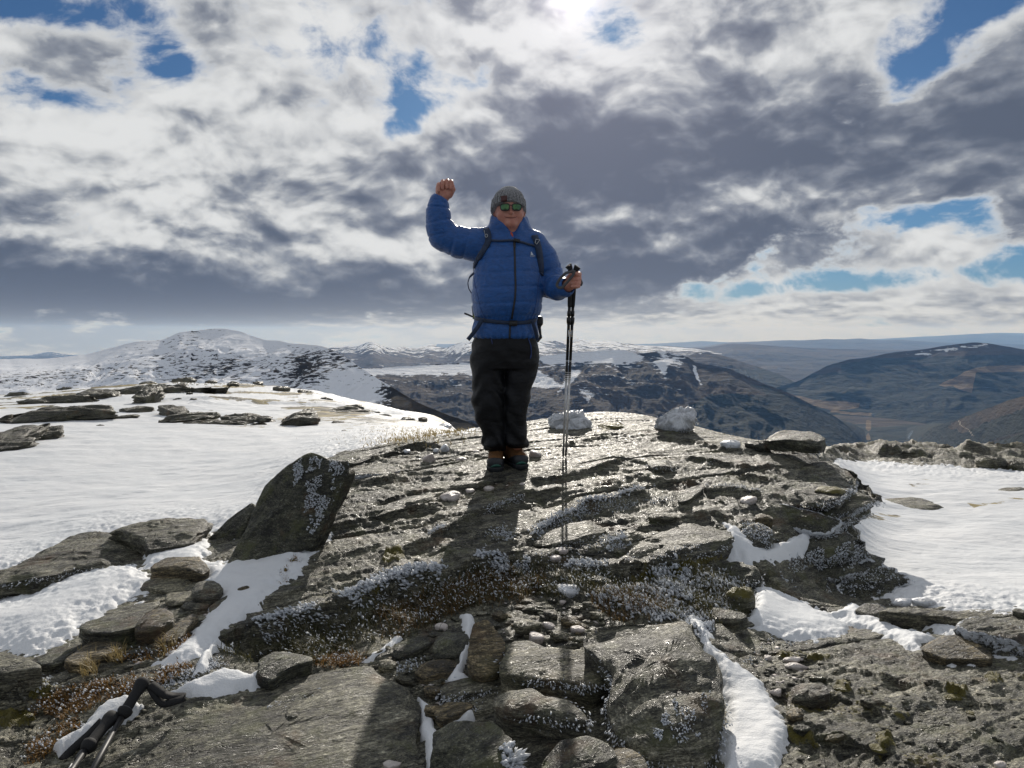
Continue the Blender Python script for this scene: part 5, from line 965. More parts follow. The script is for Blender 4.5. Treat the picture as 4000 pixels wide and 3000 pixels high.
for px, py, w, h, lb in FARS: stone(px, py, w, h, lb, ROCK_FAR, group='stones on the snowfield', flat=.75, M=26, sink=.30, jag=.16, rough=.10, n_pts=6)
g5 = 'rocks by the right snowfield'
slab([(3385, 1962), (3450, 1945), (3560, 1938), (3650, 1948), (3732, 1983), (3745, 1996), (3600, 2004), (3420, 1998)], .07, 'flat grey slab lying in the right-hand snowfield', 'rock_slab', 'slab', group=g5, rough=.02)
slab([(3820, 1926), (3920, 1906), (4040, 1900), (4060, 1930), (3920, 1936)], .06, 'low slab in the snow at the right edge', 'rock_slab', 'slab', group=g5)
RSN = [(3780, 2110, 70, 16, 'small flat stone right of the dark lumpy one'), (3900, 2060, 90, 14, 'flat stone sunk in the snow near the right edge'), (3480, 2070, 60, 12, 'thin stone on the snow right of the rimed shelf'), (3690, 2092, 122, 42, 'dark lumpy stone on the right-hand snow'), (3550, 1879, 96, 16, 'thin stone near the far side of the right snow'), (3800, 1996, 80, 10, 'very thin stone in the middle of the right snow'), (3890, 1802, 120, 56, 'large dark block in the far right rock band'), (3965, 1815, 90, 44, 'dark block cut by the right edge of the rock band'),
 (3560, 1766, 90, 22, 'flat grey rock in the rock band'), (3700, 1746, 70, 20, 'small block on the crest of the rock band')]
for px, py, w, h, lb in RSN: stone(px, py, w, h, lb, ROCK_FAR if py > 1850 else ROCK, group=g5, flat=.6, M=32, jag=.14, rough=.10, sink=.3)

# --- pebbles and slate chips nobody would count
def pebbles(name, n, polys, mat, smin, smax, seed, flat=.4):
    rs = np.random.RandomState(seed); Vs_, Fs = [], []; tot = 0
    P0 = np.array([(1, 0, 0), (.5, .87, .1), (-.5, .8, 0), (-1, .05, -.05), (-.45, -.85, 0), (.55, -.8, .05), (.1, .05, .55), (0, 0, -.5)])
    T0 = np.array([(i, (i+1) % 6, 6) for i in range(6)]+[((i+1) % 6, i, 7) for i in range(6)])
    pts = []
    for poly in polys:
        p = np.array(poly); lo, hi = p.min(0), p.max(0); m = int(n*1.0/len(polys)); c = rs.uniform(lo, hi, (m*4, 2)); c = c[poly_sdf(c[:, 0], c[:, 1], p) > 0][:m]; pts += list(c)
    for px, py in pts:
        g = hit(px, py, H); s = math.exp(rs.uniform(math.log(smin), math.log(smax))); a = rs.uniform(0, 6.28); c_, s_ = math.cos(a), math.sin(a)
        q = P0*rs.uniform(.75, 1.25, (8, 1))*np.array([s, s*rs.uniform(.5, .9), s*flat*rs.uniform(.6, 1.4)]); q = np.column_stack([q[:, 0]*c_-q[:, 1]*s_, q[:, 0]*s_+q[:, 1]*c_, q[:, 2]+q[:, 0]*rs.uniform(-.25, .25)])
        Vs_.append(q+g+[0, 0, s*flat*.2]); Fs.append(T0+tot); tot += 8
    V = np.concatenate(Vs_); return tag(mesh_np(name, V, np.concatenate(Fs), mat, smooth=False, attrs=dict(frost=np.zeros(len(V)), moss=np.zeros(len(V)))), kind='stuff')
PB = [[(1900, 2340), (2350, 2340), (2420, 2400), (2380, 2560), (2300, 2540), (1980, 2500), (1880, 2420)], [(2960, 2480), (3120, 2520), (3220, 2640), (3150, 2760), (3040, 2680), (2900, 2560)], [(1560, 2560), (1850, 2560), (1900, 2680), (1700, 2760), (1600, 2680)], [(2200, 2090), (2500, 2040), (2740, 2060), (2650, 2130), (2400, 2170), (2150, 2190)], [(1650, 1960), (1900, 1890), (2050, 1880), (1900, 1930), (1700, 1980)], [(500, 2380), (800, 2330), (880, 2400), (620, 2560), (420, 2640)]]
pebbles('pebbles', 620, PB, ROCK, .006, .022, 3); pebbles('pebbles', 170, PB, QUARTZ, .005, .016, 4); pebbles('pebbles', 260, [[(2900, 2560), (3400, 2600), (4000, 2700), (4000, 3000), (3050, 3000)], [(0, 2700), (700, 2560), (760, 2640), (300, 3000), (0, 3000)]], ROCK_PALE, .006, .02, 5)
# ------------------------------------------------------------------ the man: fields and surfaces
from mathutils.bvhtree import BVHTree
from mathutils import Vector
PY0 = 5.0                                   # his distance
def W3(px, py, dy=0.0): return P3(px, py, PY0+dy)
PX = PY0/3000.0                             # metres per picture element at that distance
class Field:
    def __init__(s, lo, hi, h):
        s.lo = np.array(lo, float); s.h = h; s.n = np.ceil((np.array(hi)-s.lo)/h).astype(int)+1
        s.D = np.full(tuple(s.n), .2, np.float32)
        s.ax = [(s.lo[i]+h*np.arange(s.n[i])).astype(np.float32) for i in range(3)]
    def win(s, lo, hi, m):
        sl = []
        for i in range(3):
            a = int(np.clip((lo[i]-m-s.lo[i])/s.h, 0, s.n[i])); b = int(np.clip((hi[i]+m-s.lo[i])/s.h+2, 0, s.n[i])); sl.append(slice(a, b))
        sl = tuple(sl); return sl, np.meshgrid(s.ax[0][sl[0]], s.ax[1][sl[1]], s.ax[2][sl[2]], indexing='ij')
    def put(s, sl, d, k, op='u'):
        o = s.D[sl]
        if op == 'u':
            if k > 0: h = np.clip(.5+.5*(o-d)/k, 0, 1); s.D[sl] = o*(1-h)+d*h-k*h*(1-h)
            else: s.D[sl] = np.minimum(o, d)
        elif op == 's':
            if k > 0: h = np.clip(.5-.5*(o+d)/k, 0, 1); s.D[sl] = o*(1-h)-d*h+k*h*(1-h)
            else: s.D[sl] = np.maximum(o, -d)
    def cone(s, a, b, ra, rb, k=.01, sq=1.0, op='u'):
        a, b = np.array(a, float), np.array(b, float); r = max(ra, rb)
        sl, (x, y, z) = s.win(np.minimum(a, b)-r/min(sq, 1), np.maximum(a, b)+r/min(sq, 1), k+.04)
        if x.size == 0: return
        ab = b-a; t = np.clip(((x-a[0])*ab[0]+(y-a[1])*ab[1]+(z-a[2])*ab[2])/(ab@ab+1e-9), 0, 1)
        d = np.sqrt((x-a[0]-ab[0]*t)**2+((y-a[1]-ab[1]*t)*sq)**2+(z-a[2]-ab[2]*t)**2)-(ra+(rb-ra)*t); s.put(sl, d, k, op)
    def ell(s, c, r, k=.01, op='u', e=2.0):
        c, r = np.array(c, float), np.array(r, float); sl, (x, y, z) = s.win(c-r, c+r, k+.03)
        if x.size == 0: return
        q = (np.abs((x-c[0])/r[0])**e+np.abs((y-c[1])/r[1])**e+np.abs((z-c[2])/r[2])**e)**(1/e); s.put(sl, (q-1)*r.min(), k, op)
    def loft(s, tab, k=.01, e=2.0, disp=None, op='u', round_=0.01):
        """tab rows: z, cx, cy, rx, ry from bottom to top"""
        T = np.array(sorted(tab), float); lo = [(T[:, 1]-T[:, 3]).min(), (T[:, 2]-T[:, 4]).min(), T[0, 0]]; hi = [(T[:, 1]+T[:, 3]).max(), (T[:, 2]+T[:, 4]).max(), T[-1, 0]]
        sl, (x, y, z) = s.win(lo, hi, k+.04); zz = np.clip(s.ax[2][sl[2]], T[0, 0], T[-1, 0])
        zs = np.linspace(T[0, 0], T[-1, 0], 400); sg = max(1.0, 400*.012/max(T[-1, 0]-T[0, 0], .01))
        I = [np.interp(zz, zs, blur(np.interp(zs, T[:, 0], T[:, i])[None], 0, sg)[0])[None, None, :] for i in range(1, 5)]
        q = (np.abs((x-I[0])/I[2])**e+np.abs((y-I[1])/I[3])**e)**(1/e)
        d = (q-1)*np.minimum(I[2], I[3])
        if disp is not None: d = d+disp(x, y, z, np.arctan2(x-I[0], -(y-I[1])))
        dz = np.maximum(T[0, 0]-z, z-T[-1, 0]); d2 = np.where((d > -round_) & (dz > -round_), np.sqrt(np.maximum(d+round_, 0)**2+np.maximum(dz+round_, 0)**2)-round_, np.maximum(d, dz)); s.put(sl, d2, k, op)
    def mesh(s):
        D = s.D; I = D < 0; n = D.shape
        c = np.zeros((n[0]-1, n[1]-1, n[2]-1), np.int8)
        for i in (0, 1):
            for j in (0, 1):
                for k in (0, 1): c += I[i:n[0]-1+i, j:n[1]-1+j, k:n[2]-1+k]
        act = (c > 0) & (c < 8); idx = np.full(act.shape, -1, np.int64); A = np.argwhere(act); idx[act] = np.arange(len(A))
        acc = np.zeros((len(A), 3)); cnt = np.zeros(len(A))
        corners = [(i, j, k) for i in (0, 1) for j in (0, 1) for k in (0, 1)]
        for a in corners:
            for ax in range(3):
                if a[ax]: continue
                b = list(a); b[ax] = 1
                va = D[A[:, 0]+a[0], A[:, 1]+a[1], A[:, 2]+a[2]]; vb = D[A[:, 0]+b[0], A[:, 1]+b[1], A[:, 2]+b[2]]
                m = (va < 0) != (vb < 0); t = np.where(m, va/(va-vb+1e-12), 0)
                p = np.array(a, float)[None]+np.eye(3)[ax]*t[:, None]; acc[m] += p[m]; cnt[m] += 1
        V = s.lo+s.h*(A+acc/np.maximum(cnt, 1)[:, None]); Fs = []
        for ax in range(3):
            u, v = (ax+1) % 3, (ax+2) % 3
            s0 = [slice(None)]*3; s1 = [slice(None)]*3; s0[ax] = slice(0, -1); s1[ax] = slice(1, None)
            cr = I[tuple(s0)] != I[tuple(s1)]; E = np.argwhere(cr); E = E[(E[:, u] > 0) & (E[:, v] > 0) & (E[:, u] < n[u]-1) & (E[:, v] < n[v]-1)]
            q = []
            for du, dv in ((0, 0), (-1, 0), (-1, -1), (0, -1)):
                e = E.copy(); e[:, u] += du; e[:, v] += dv; q.append(idx[e[:, 0], e[:, 1], e[:, 2]])
            q = np.stack(q, 1); flip = ~I[E[:, 0], E[:, 1], E[:, 2]]; q[flip] = q[flip][:, ::-1]; Fs.append(q)
        F = np.concatenate(Fs); F = F[(F >= 0).all(1)]
        return V, F
def relax(V, F, it=1, f=.5):
    E = np.concatenate([F[:, [0, 1]], F[:, [1, 2]], F[:, [2, 3]], F[:, [3, 0]]])
    for _ in range(it):
        S = np.zeros_like(V); c = np.zeros(len(V))
        for a, b in ((0, 1), (1, 0)): np.add.at(S, E[:, a], V[E[:, b]]); np.add.at(c, E[:, a], 1)
        V = V+(S/np.maximum(c, 1)[:, None]-V)*f
    return V
def sweep(P, rx, ry=None, n=8, up=(0, -1, 0), caps=True, close=False):
    """tube or strap along points: rx across, ry through the thickness"""
    P = np.array(P, float); m = len(P); rx = np.broadcast_to(np.asarray(rx, float), m); ry = rx if ry is None else np.broadcast_to(np.asarray(ry, float), m)
    T = np.gradient(P, axis=0) if not close else np.roll(P, -1, 0)-np.roll(P, 1, 0); T /= np.linalg.norm(T, axis=1)[:, None]+1e-9
    U = np.broadcast_to(np.array(up, float), P.shape) if np.ndim(up) == 1 else np.array(up, float)
    B = np.cross(T, U); B /= np.linalg.norm(B, axis=1)[:, None]+1e-9; N = np.cross(B, T)
    th = np.arange(n)/n*2*np.pi+np.pi/n; c, s_ = np.cos(th), np.sin(th)
    if n == 4: c, s_ = c*1.414, s_*1.414
    V = (P[:, None]+B[:, None]*(rx[:, None]*c)[..., None]+N[:, None]*(ry[:, None]*s_)[..., None]).reshape(-1, 3); F = []
    i = np.arange(n); rng = range(m if close else m-1)
    for k in rng: k2 = (k+1) % m; F.append(np.stack([k*n+i, k*n+(i+1) % n, k2*n+(i+1) % n, k2*n+i], 1))
    F = np.concatenate(F)
    if caps and not close:
        V = np.concatenate([V, P[:1], P[-1:]]); a, b = m*n, m*n+1
        F = np.concatenate([F, np.stack([(i+1) % n, i, np.full(n, a), np.full(n, a)], 1), np.stack([(m-1)*n+i, (m-1)*n+(i+1) % n, np.full(n, b), np.full(n, b)], 1)])
        tri = np.concatenate([F[:-2*n][:, [0, 1, 2]], F[:-2*n][:, [0, 2, 3]], F[-2*n:][:, :3]]); return V, tri
    return V, np.concatenate([F[:, [0, 1, 2]], F[:, [0, 2, 3]]])
def join(*ms):
    V, F, t = [], [], 0
    for v, f in ms: V.append(v); F.append(f+t); t += len(v)
    return np.concatenate(V), np.concatenate(F)
def curve(P, n=24):
    P = np.array(P, float); d = np.concatenate([[0], np.cumsum(np.linalg.norm(P[1:]-P[:-1], axis=1))]); s = np.linspace(0, d[-1], n)
    Q = np.stack([np.interp(s, d, P[:, i]) for i in range(P.shape[1])], 1); k = max(1, n//(len(P)*2))
    for _ in range(k): Q[1:-1] = (Q[:-2]+2*Q[1:-1]+Q[2:])/4
    return Q

feet = hit(1955, 1846, H)
MAN = empty('person', (feet[0], PY0, feet[2]))
tag(MAN, 'man in a blue down jacket raising his fist, standing on the rock top', 'person')
MLOC = np.array(MAN.location)
def part(name, V, F, mat, parent=None, smooth=True, ploc=None):
    parent = parent or MAN
    o = mesh_np(name, V-MLOC, F, mat, smooth=smooth); o.parent = parent
    return o

def cloth(name, col, rough, sheen=.2, wr=8, wstr=.35, weave=900, spec=.4):
    m, t, b = new_mat(name); pos = t.node('ShaderNodeNewGeometry').outputs['Position']
    w = t.noise(t.v('MULTIPLY', pos, (1, 1, 2.2)), wr, 5, .6, .8); f = t.noise(pos, weave, 2, .5)
    c = t.mix(t.ss(w, .3, .7), tuple(q*.78 for q in col), tuple(q*1.12 for q in col)); t.l.new(c, b.inputs['Base Color'])
    b.inputs['Roughness'].default_value = rough; b.inputs['Sheen Weight'].default_value = sheen; b.inputs['Specular IOR Level'].default_value = spec
    bump(t, b, t.m('ADD', w, t.m('MULTIPLY', f, .12)), wstr, .02); return m
JACKET = cloth('blue_down_fabric', (.004, .080, .30), .42, .15, 26, .45, 1200, .5)
TROUSER = cloth('black_shell_fabric', (.0035, .004, .006), .5, .0, 9, .55, 1200, .3)
SKIN = new_mat('skin')[0]
def _skin():
    m = SKIN; t = NT(m.node_tree); b = m.node_tree.nodes['Principled BSDF']; pos = t.node('ShaderNodeNewGeometry').outputs['Position']
    n = t.noise(pos, 30, 5, .6); c = t.mix(t.ss(n, .35, .65), (.47, .19, .135), (.55, .26, .19)); t.l.new(c, b.inputs['Base Color'])
    b.inputs['Roughness'].default_value = .5; b.inputs['Subsurface Weight'].default_value = .12; b.inputs['Subsurface Radius'].default_value = (.02, .008, .004); b.inputs['Subsurface Scale'].default_value = .3
    bump(t, b, t.noise(pos, 500, 3, .6), .12, .001)
_skin()

# --- the body: one continuous surface (head with a face, neck, trunk, arms, hands with fingers, legs)
def zrow(py, l, r, cyoff, ry, dy=0):
    a, b_ = W3(l, py, dy), W3(r, py, dy); return (a[2], (a[0]+b_[0])/2, PY0+dy+cyoff, (b_[0]-a[0])/2, ry)
def build_body():
    lo, hi = W3(1655, 1850)-[0, .36, .02], W3(2290, 690)+[0, .26, .03]
    f = Field(lo, hi, .0055)
    hd = lambda py, cx, rx, cy, ry: (W3(cx, py)[2], W3(cx, py)[0], PY0+cy, rx*PX, ry)
    f.loft([hd(897, 1994, 30, -.045, .055), hd(888, 1993, 40, -.035, .078), hd(872, 1992, 48, -.022, .098), hd(850, 1991, 52.5, -.010, .112), hd(825, 1990, 54, 0, .118), hd(800, 1989, 54, 0, .118), hd(770, 1988, 52, .005, .112), hd(748, 1988, 40, .008, .085), hd(738, 1988, 22, .01, .05)], k=.015, round_=.02)
    f.cone(W3(1994, 885, .0), W3(1998, 975, .03), .075, .082, k=.03)
    f.cone(W3(1996, 884, -.055), W3(2000, 930, -.01), .042, .055, k=.035)                 # soft throat under the chin
    f.ell(W3(1996, 874, -.105), (.030, .022, .020), k=.018)                                 # chin
    for sx in (-1, 1):
        f.ell(W3(1993+sx*30, 842, -.078), (.030, .028, .028), k=.025)                       # cheeks
        f.ell(W3(1990+sx*57, 838, .012), (.011, .022, .030), k=.006)                        # ears
        f.ell(W3(1990+sx*59, 838, .004), (.006, .012, .018), k=.004, op='s')
        f.ell(W3(1992+sx*21, 808, -.112), (.022, .016, .015), k=.012, op='s')               # eye sockets
        f.ell(W3(1992+sx*20, 808, -.098), (.014, .014, .013), k=.004)                       # eyeballs behind the lenses
        f.ell(W3(1996.5+sx*6.5, 831, -.126), (.0095, .011, .008), k=.006)                   # nostril wings
        f.cone(W3(1996+sx*14, 835, -.121), W3(1996+sx*26, 853, -.098), .0028, .0028, k=.006, op='s')   # smile folds
    f.cone(W3(1994, 803, -.112), W3(1996.5, 828, -.134), .0095, .013, k=.012)               # nose
    f.ell(W3(1996, 845, -.111), (.026, .014, .010), k=.010); f.ell(W3(1996, 855, -.109), (.022, .013, .009), k=.008)   # lips
    pts = [(1972, 847), (1982, 850.5), (1995, 851.5), (2007, 850.5), (2018, 846)]
    for (a, b_), (c, d) in zip(pts[:-1], pts[1:]): f.cone(W3(a, b_, -.122+.0009*abs(a-1995)**1.05*PX*18), W3(c, d, -.122+.0009*abs(c-1995)**1.05*PX*18), .0028, .0028, k=.003, op='s')
    # trunk, arms and legs (under the clothes)
    f.loft([zrow(1330, 1880, 2070, 0, .11), zrow(1200, 1875, 2085, -.02, .13), zrow(1060, 1880, 2085, 0, .12), zrow(960, 1890, 2095, .02, .09), zrow(925, 1930, 2060, .03, .07)], k=.03)
    f.cone(W3(1900, 945), W3(1730, 925), .06, .052, k=.03); f.cone(W3(1730, 925), W3(1722, 800), .05, .036, k=.02); f.cone(W3(1722, 800), W3(1734, 765), .036, .037, k=.02)
    f.cone(W3(2085, 955), W3(2150, 1105, .03), .06, .05, k=.03); f.cone(W3(2150, 1105, .03), W3(2216, 1118, -.20), .046, .034, k=.02); f.cone(W3(2216, 1118, -.20), W3(2240, 1104, -.235), .034, .032, k=.015)
    for x0, x1, x2 in ((1915, 1912, 1930), (2030, 2018, 2020)):
        f.cone(W3(x0, 1330), W3(x1, 1560, -.02), .085, .06, k=.03); f.cone(W3(x1, 1560, -.02), W3(x2, 1735, .03), .058, .04, k=.02)
    # raised right fist: palm towards the camera, fingers folded over, thumb across
    f.cone(W3(1722, 752), W3(1750, 750), .034, .034, k=.02, sq=1.25); f.cone(W3(1721, 730), W3(1755, 725), .030, .032, k=.02, sq=1.25)
    for x, ty, r in ((1714, 716, 7.6), (1730, 706, 8.4), (1747, 703, 8.6), (1763, 706, 8.4)):
        r *= PX
        f.cone(W3(x+1, ty+12, .026), W3(x, ty+3, -.004), r, r, k=.004); f.cone(W3(x, ty+3, -.004), W3(x, ty+6, -.034), r, r*.96, k=.003); f.cone(W3(x, ty+6, -.034), W3(x-1, ty+30, -.036), r*.96, r*.86, k=.003)
    f.cone(W3(1758, 764, -.01), W3(1771, 740, -.022), .017, .0145, k=.010); f.cone(W3(1771, 740, -.022), W3(1767, 722, -.034), .0140, .0120, k=.004)
    # left hand closed round the two grips
    hy = -.245
    f.cone(W3(2256, 1072, hy+.012), W3(2254, 1116, hy+.012), .021, .019, k=.014); f.cone(W3(2240, 1104, hy+.03), W3(2256, 1090, hy+.012), .028, .022, k=.02)
    for (xr, xl, y, r, tp) in ((2264, 2246, 1071, 8.2, 1), (2263, 2234, 1089, 8.4, 0), (2262, 2231, 1104, 7.9, 0), (2260, 2235, 1118, 7.0, 0)):
        r *= PX
        f.cone(W3(xr-4, y, hy+.018), W3(xr, y, hy-.012), r, r, k=.004); f.cone(W3(xr, y, hy-.012), W3((xr+xl)/2+2, y+1, hy-.040), r, r*.95, k=.003); f.cone(W3((xr+xl)/2+2, y+1, hy-.040), W3(xl, y+1, hy-.038), r*.95, r*.84, k=.003)
    f.cone(W3(2232, 1108, hy+.02), W3(2219, 1086, hy+.012), .016, .0145, k=.012); f.cone(W3(2219, 1086, hy+.012), W3(2228, 1073, hy-.012), .0140, .0118, k=.004)
    V, F = f.mesh(); V = relax(V, F, 1, .35)
    o = mesh_np('body', V-MLOC, F, SKIN); o.parent = MAN
    b = BVHTree.FromPolygons([tuple(v) for v in V], [tuple(q) for q in F])
    def on_face(x, y, off=.0012):
        d = Vector(ray(x, y)).normalized(); loc, no, i, di = b.ray_cast(Vector((0, 0, 0)), d); return np.array(loc)-np.array(d)*off if loc is not None else W3(x, y, -.12)
    L = [on_face(x, y) for x, y in curve([(1970, 846), (1978, 849.5), (1988, 851), (1996, 851.3), (2005, 851), (2014, 849), (2021, 845)], 22)]
    part('mouth', *sweep(np.array(L), .0024*np.sin(np.linspace(.35, 2.8, 22)), .0016, n=6), plain('mouth_line', (.10, .022, .020), .6), o)
    for sx in (-1, 1): part('eyebrow', *sweep(np.array([on_face(1993+sx*a, q, .001) for a, q in curve([(12, 797.5), (20, 796), (30, 798)], 8)]), .003, .0015, n=6), plain('brow_hair', (.05, .035, .025), .9), o)
    return o
build_body()

# --- jacket
SEAMS = [W3(2000, y)[2] for y in (968, 1014, 1069, 1126, 1187, 1238)]
HEMZ = W3(1975, 1324)[2]
def jdisp(x, y, z, th):
    d = .0045*fbm(x*16, y*16, z*9, oct=4, rough=.55, seed=201)+.0035*fbm(th*7, z*5, x*3, oct=3, seed=203)*1.0
    for zs in SEAMS: d = d+.0050*np.exp(-((z-zs-.006*np.sin(th*2.0))/.0075)**2)
    zb = W3(1975, 1253)[2]; d = d+.004*np.sin(th*42)*np.exp(-((z-zb)/.030)**2)+.004*np.sin(th*31+1)*np.exp(-((z-HEMZ)/.025)**2)
    return d
def build_jacket():
    lo, hi = W3(1645, 1345)-[0, .34, .0], W3(2262, 770)+[0, .32, .03]; f = Field(lo, hi, .0062)
    f.loft([zrow(1324, 1850, 2106, .0, .165), zrow(1305, 1842, 2106, .0, .172), zrow(1275, 1844, 2100, -.005, .17), zrow(1253, 1855, 2093, -.010, .158), zrow(1232, 1850, 2108, -.02, .178), zrow(1200, 1843, 2119, -.028, .196), zrow(1150, 1842, 2119, -.03, .198), zrow(1090, 1848, 2116, -.025, .185),
            zrow(1030, 1858, 2112, -.015, .168), zrow(980, 1864, 2112, -.002, .15), zrow(945, 1872, 2116, .01, .13), zrow(918, 1890, 2104, .02, .11), zrow(900, 1915, 2078, .025, .095)], k=.02, e=2.25, disp=jdisp, round_=.022)
    def arm(P, R_, k=.03):
        for (a, b_), (ra, rb) in zip(zip(P[:-1], P[1:]), zip(R_[:-1], R_[1:])): f.cone(a, b_, ra, rb, k=k)
    arm([W3(1905, 950, .01), W3(1850, 955, .0), W3(1790, 946, -.005), W3(1730, 922, -.01)], [.105, .100, .096, .090])
    arm([W3(1730, 922, -.01), W3(1716, 880, -.02), W3(1711, 830, -.02), W3(1714, 790, -.02)], [.088, .080, .071, .062])
    arm([W3(2080, 958, .01), W3(2118, 1010, .02), W3(2142, 1065, .03), W3(2148, 1112, .02)], [.098, .093, .088, .083])
    arm([W3(2148, 1112, .02), W3(2176, 1124, -.10), W3(2206, 1124, -.19)], [.080, .074, .062])
    # cuffs open round the wrists
    f.cone(W3(1720, 792, -.02), W3(1727, 764, -.02), .041, .046, k=.004, op='s'); f.cone(W3(2206, 1120, -.19), W3(2226, 1114, -.235), .042, .045, k=.004, op='s')
    # high collar with a V in front
    c = lambda py, l, r, cy, ry: zrow(py, l, r, cy, ry)
    f.loft([c(950, 1900, 2090, .02, .125), c(915, 1902, 2082, .022, .128), c(888, 1905, 2076, .022, .128), c(860, 1912, 2066, .028, .122), c(836, 1918, 2056, .034, .112)], k=.022, disp=lambda x, y, z, th: .004*fbm(th*5, z*14, 0, oct=3, seed=207)+.003*np.sin(th*9+z*30))
    f.loft([c(950, 1960, 2040, .02, .06), c(900, 1940, 2048, .018, .100), c(860, 1932, 2050, .022, .108), c(815, 1926, 2056, .025, .116)], k=.008, op='s')
    for dy, w in ((-.05, 0), (-.11, 0), (-.16, 0), (-.20, 0)):
        f.cone(W3(2006, 936, dy), W3(2004, 840, dy), .003, .070, k=.006, op='s')
    # top of the collar slopes down to the front
    sl, (x, y, z) = f.win(W3(1880, 900)-[0, .3, 0], W3(2100, 800)+[0, .3, 0], .0)
    zt = W3(1990, 868)[2]+(y-(PY0-.12))*.34; f.put(sl, zt-z, .006, 's') if False else None
    o_ = f.D[sl]; k_ = z > W3(1990, 905)[2]; f.D[sl] = np.where(k_, np.maximum(o_, (z-zt)*.9), o_)
    V, F = f.mesh()
    # sleeve quilting: rings of stitching along both arms
    def quilt(P, step, r_):
        nonlocal V
        P = np.array(P); seg = np.linalg.norm(P[1:]-P[:-1], axis=1); acc = np.concatenate([[0], np.cumsum(seg)]); best = np.full(len(V), 1e9); par = np.zeros(len(V)); ctr = np.zeros_like(V)
        for i in range(len(P)-1):
            e = P[i+1]-P[i]; t = np.clip(((V-P[i])@e)/(e@e), 0, 1); q = P[i]+t[:, None]*e; d = np.linalg.norm(V-q, axis=1); k = d < best
            best[k] = d[k]; par[k] = acc[i]+t[k]*seg[i]; ctr[k] = q[k]
        m = (best < r_) & (par > .04) & (par < acc[-1]-.01); ph = (par/step) % 1
        g = np.exp(-((ph-.5)/.085)**2)*.0065-.005*np.cos(ph*2*np.pi)*0+.004*fbm(V[:, 0]*28, V[:, 1]*28, V[:, 2]*28, oct=3, seed=211); dirv = V-ctr; dirv /= np.linalg.norm(dirv, axis=1)[:, None]+1e-9
        V = V-dirv*(g*m)[:, None]
    quilt([W3(1850, 955), W3(1730, 922, -.01), W3(1711, 830, -.02), W3(1714, 785, -.02)], .085, .125); quilt([W3(2105, 990, .02), W3(2148, 1112, .02), W3(2206, 1124, -.19)], .085, .115)
    V = relax(V, F, 1, .3)
    return V, F
JV, JF = build_jacket()
jacket = part('jacket', JV, JF, JACKET)
JBVH = BVHTree.FromPolygons([tuple(v) for v in JV], [tuple(q) for q in JF])
def on_jacket(px, py, off=.006):
    r = ray(px, py); d = Vector(r).normalized(); loc, no, i, di = JBVH.ray_cast(Vector((0, 0, 0)), d)
    if loc is None: return W3(px, py, -.05), np.array((0, -1, 0.))
    no = np.array(no); no = no if no@r < 0 else -no
    return np.array(loc)+no*off, no
def strap_on(pts, w, th, n=26, off=.005, nn=4):
    Q = curve(pts, n); A = [on_jacket(x, y, off) for x, y in Q]; P = np.array([a[0] for a in A]); N = np.array([a[1] for a in A])
    P[1:-1] = (P[:-2]+2*P[1:-1]+P[2:])/4; N = blur(N, 2.0, 0)
    return sweep(P, w, th, n=nn, up=N)
ZIPM = plain('zip_tape', (.012, .014, .02), .5); DARKBLUE = cloth('dark_blue_webbing', (.018, .034, .075), .6, .1, 40, .3); BLACKPL = plain('black_plastic', (.012, .012, .013), .42); GREYM = plain('light_metal', (.55, .56, .57), .35, .6)
V, F = strap_on([(2007, 938), (2011, 1000), (2012, 1060), (2014, 1120), (2012, 1165), (2003, 1220), (1999, 1246)], .006, .003, 40, .001); V2, F2 = strap_on([(1993, 1266), (1991, 1300), (1990, 1322)], .006, .003, 14, .001)
part('zip', *join((V, F), (V2, F2)), ZIPM, jacket)
SEAM = plain('seam_blue', (.008, .035, .15), .5)
for q in ([(1849, 1045), (1852, 1100), (1868, 1160), (1880, 1215), (1905, 1262)], [(2112, 1040), (2102, 1110), (2096, 1180), (2080, 1235)]): part('seam', *strap_on(q, .0022, .002, 30, .0, 6), SEAM, jacket)
V, F = strap_on([(2010, 936), (2012, 955), (2011, 972)], .0045, .003, 8, .006); part('zip_pull', V, F, BLACKPL, jacket)
# chest print: a peak over two lines of small lettering
LOGO = plain('logo_print', (.62, .66, .70), .6)
def flat_print(polys, cx, cy, off=.0035):
    Vs, Fs, t = [], [], 0
    c, n = on_jacket(cx, cy, off)
    for p in polys:
        v = []
        for x, y in p:
            r = ray(cx+x, cy+y); v.append(r*((c@n)/(r@n)))
        Vs.append(np.array(v)); m = len(p); Fs += [(t, t+i, t+i+1) for i in range(1, m-1)]; t += m
    return np.concatenate(Vs), np.array(Fs)
part('logo', *flat_print([[(-4, 4), (-3, -8), (0, -9), (1, 4)], [(2, 4), (2, -6), (4, -2), (6, 4)]], 2077, 992), LOGO, jacket, smooth=False)
def lettering(txt, cx, cy, size, mat, parent, off=.0035, name='lettering'):
    cu = bpy.data.curves.new('lettering_curve', 'FONT'); cu.body = txt; cu.size = size; cu.align_x = 'CENTER'; cu.resolution_u = 2
    o = bpy.data.objects.new('lettering_tmp', cu); COL.objects.link(o); dg = bpy.context.evaluated_depsgraph_get(); me = bpy.data.meshes.new_from_object(o.evaluated_get(dg)); bpy.data.objects.remove(o)
    c, n = on_jacket(cx, cy, off); ex = nrm(np.cross((0, 0, 1), -n)); ex = ex if ex[0] > 0 else -ex; ez = np.cross(n, ex); ez = ez if ez[2] > 0 else -ez
    co = np.empty(len(me.vertices)*3, np.float32); me.vertices.foreach_get('co', co); co = co.reshape(-1, 3)
    me.vertices.foreach_set('co', (c+co[:, :1]*ex+co[:, 1:2]*ez-MLOC).astype(np.float32).ravel()); me.name = name; me.materials.clear(); me.materials.append(mat)
    q = bpy.data.objects.new(name, me); COL.objects.link(q); q.parent = parent; return q
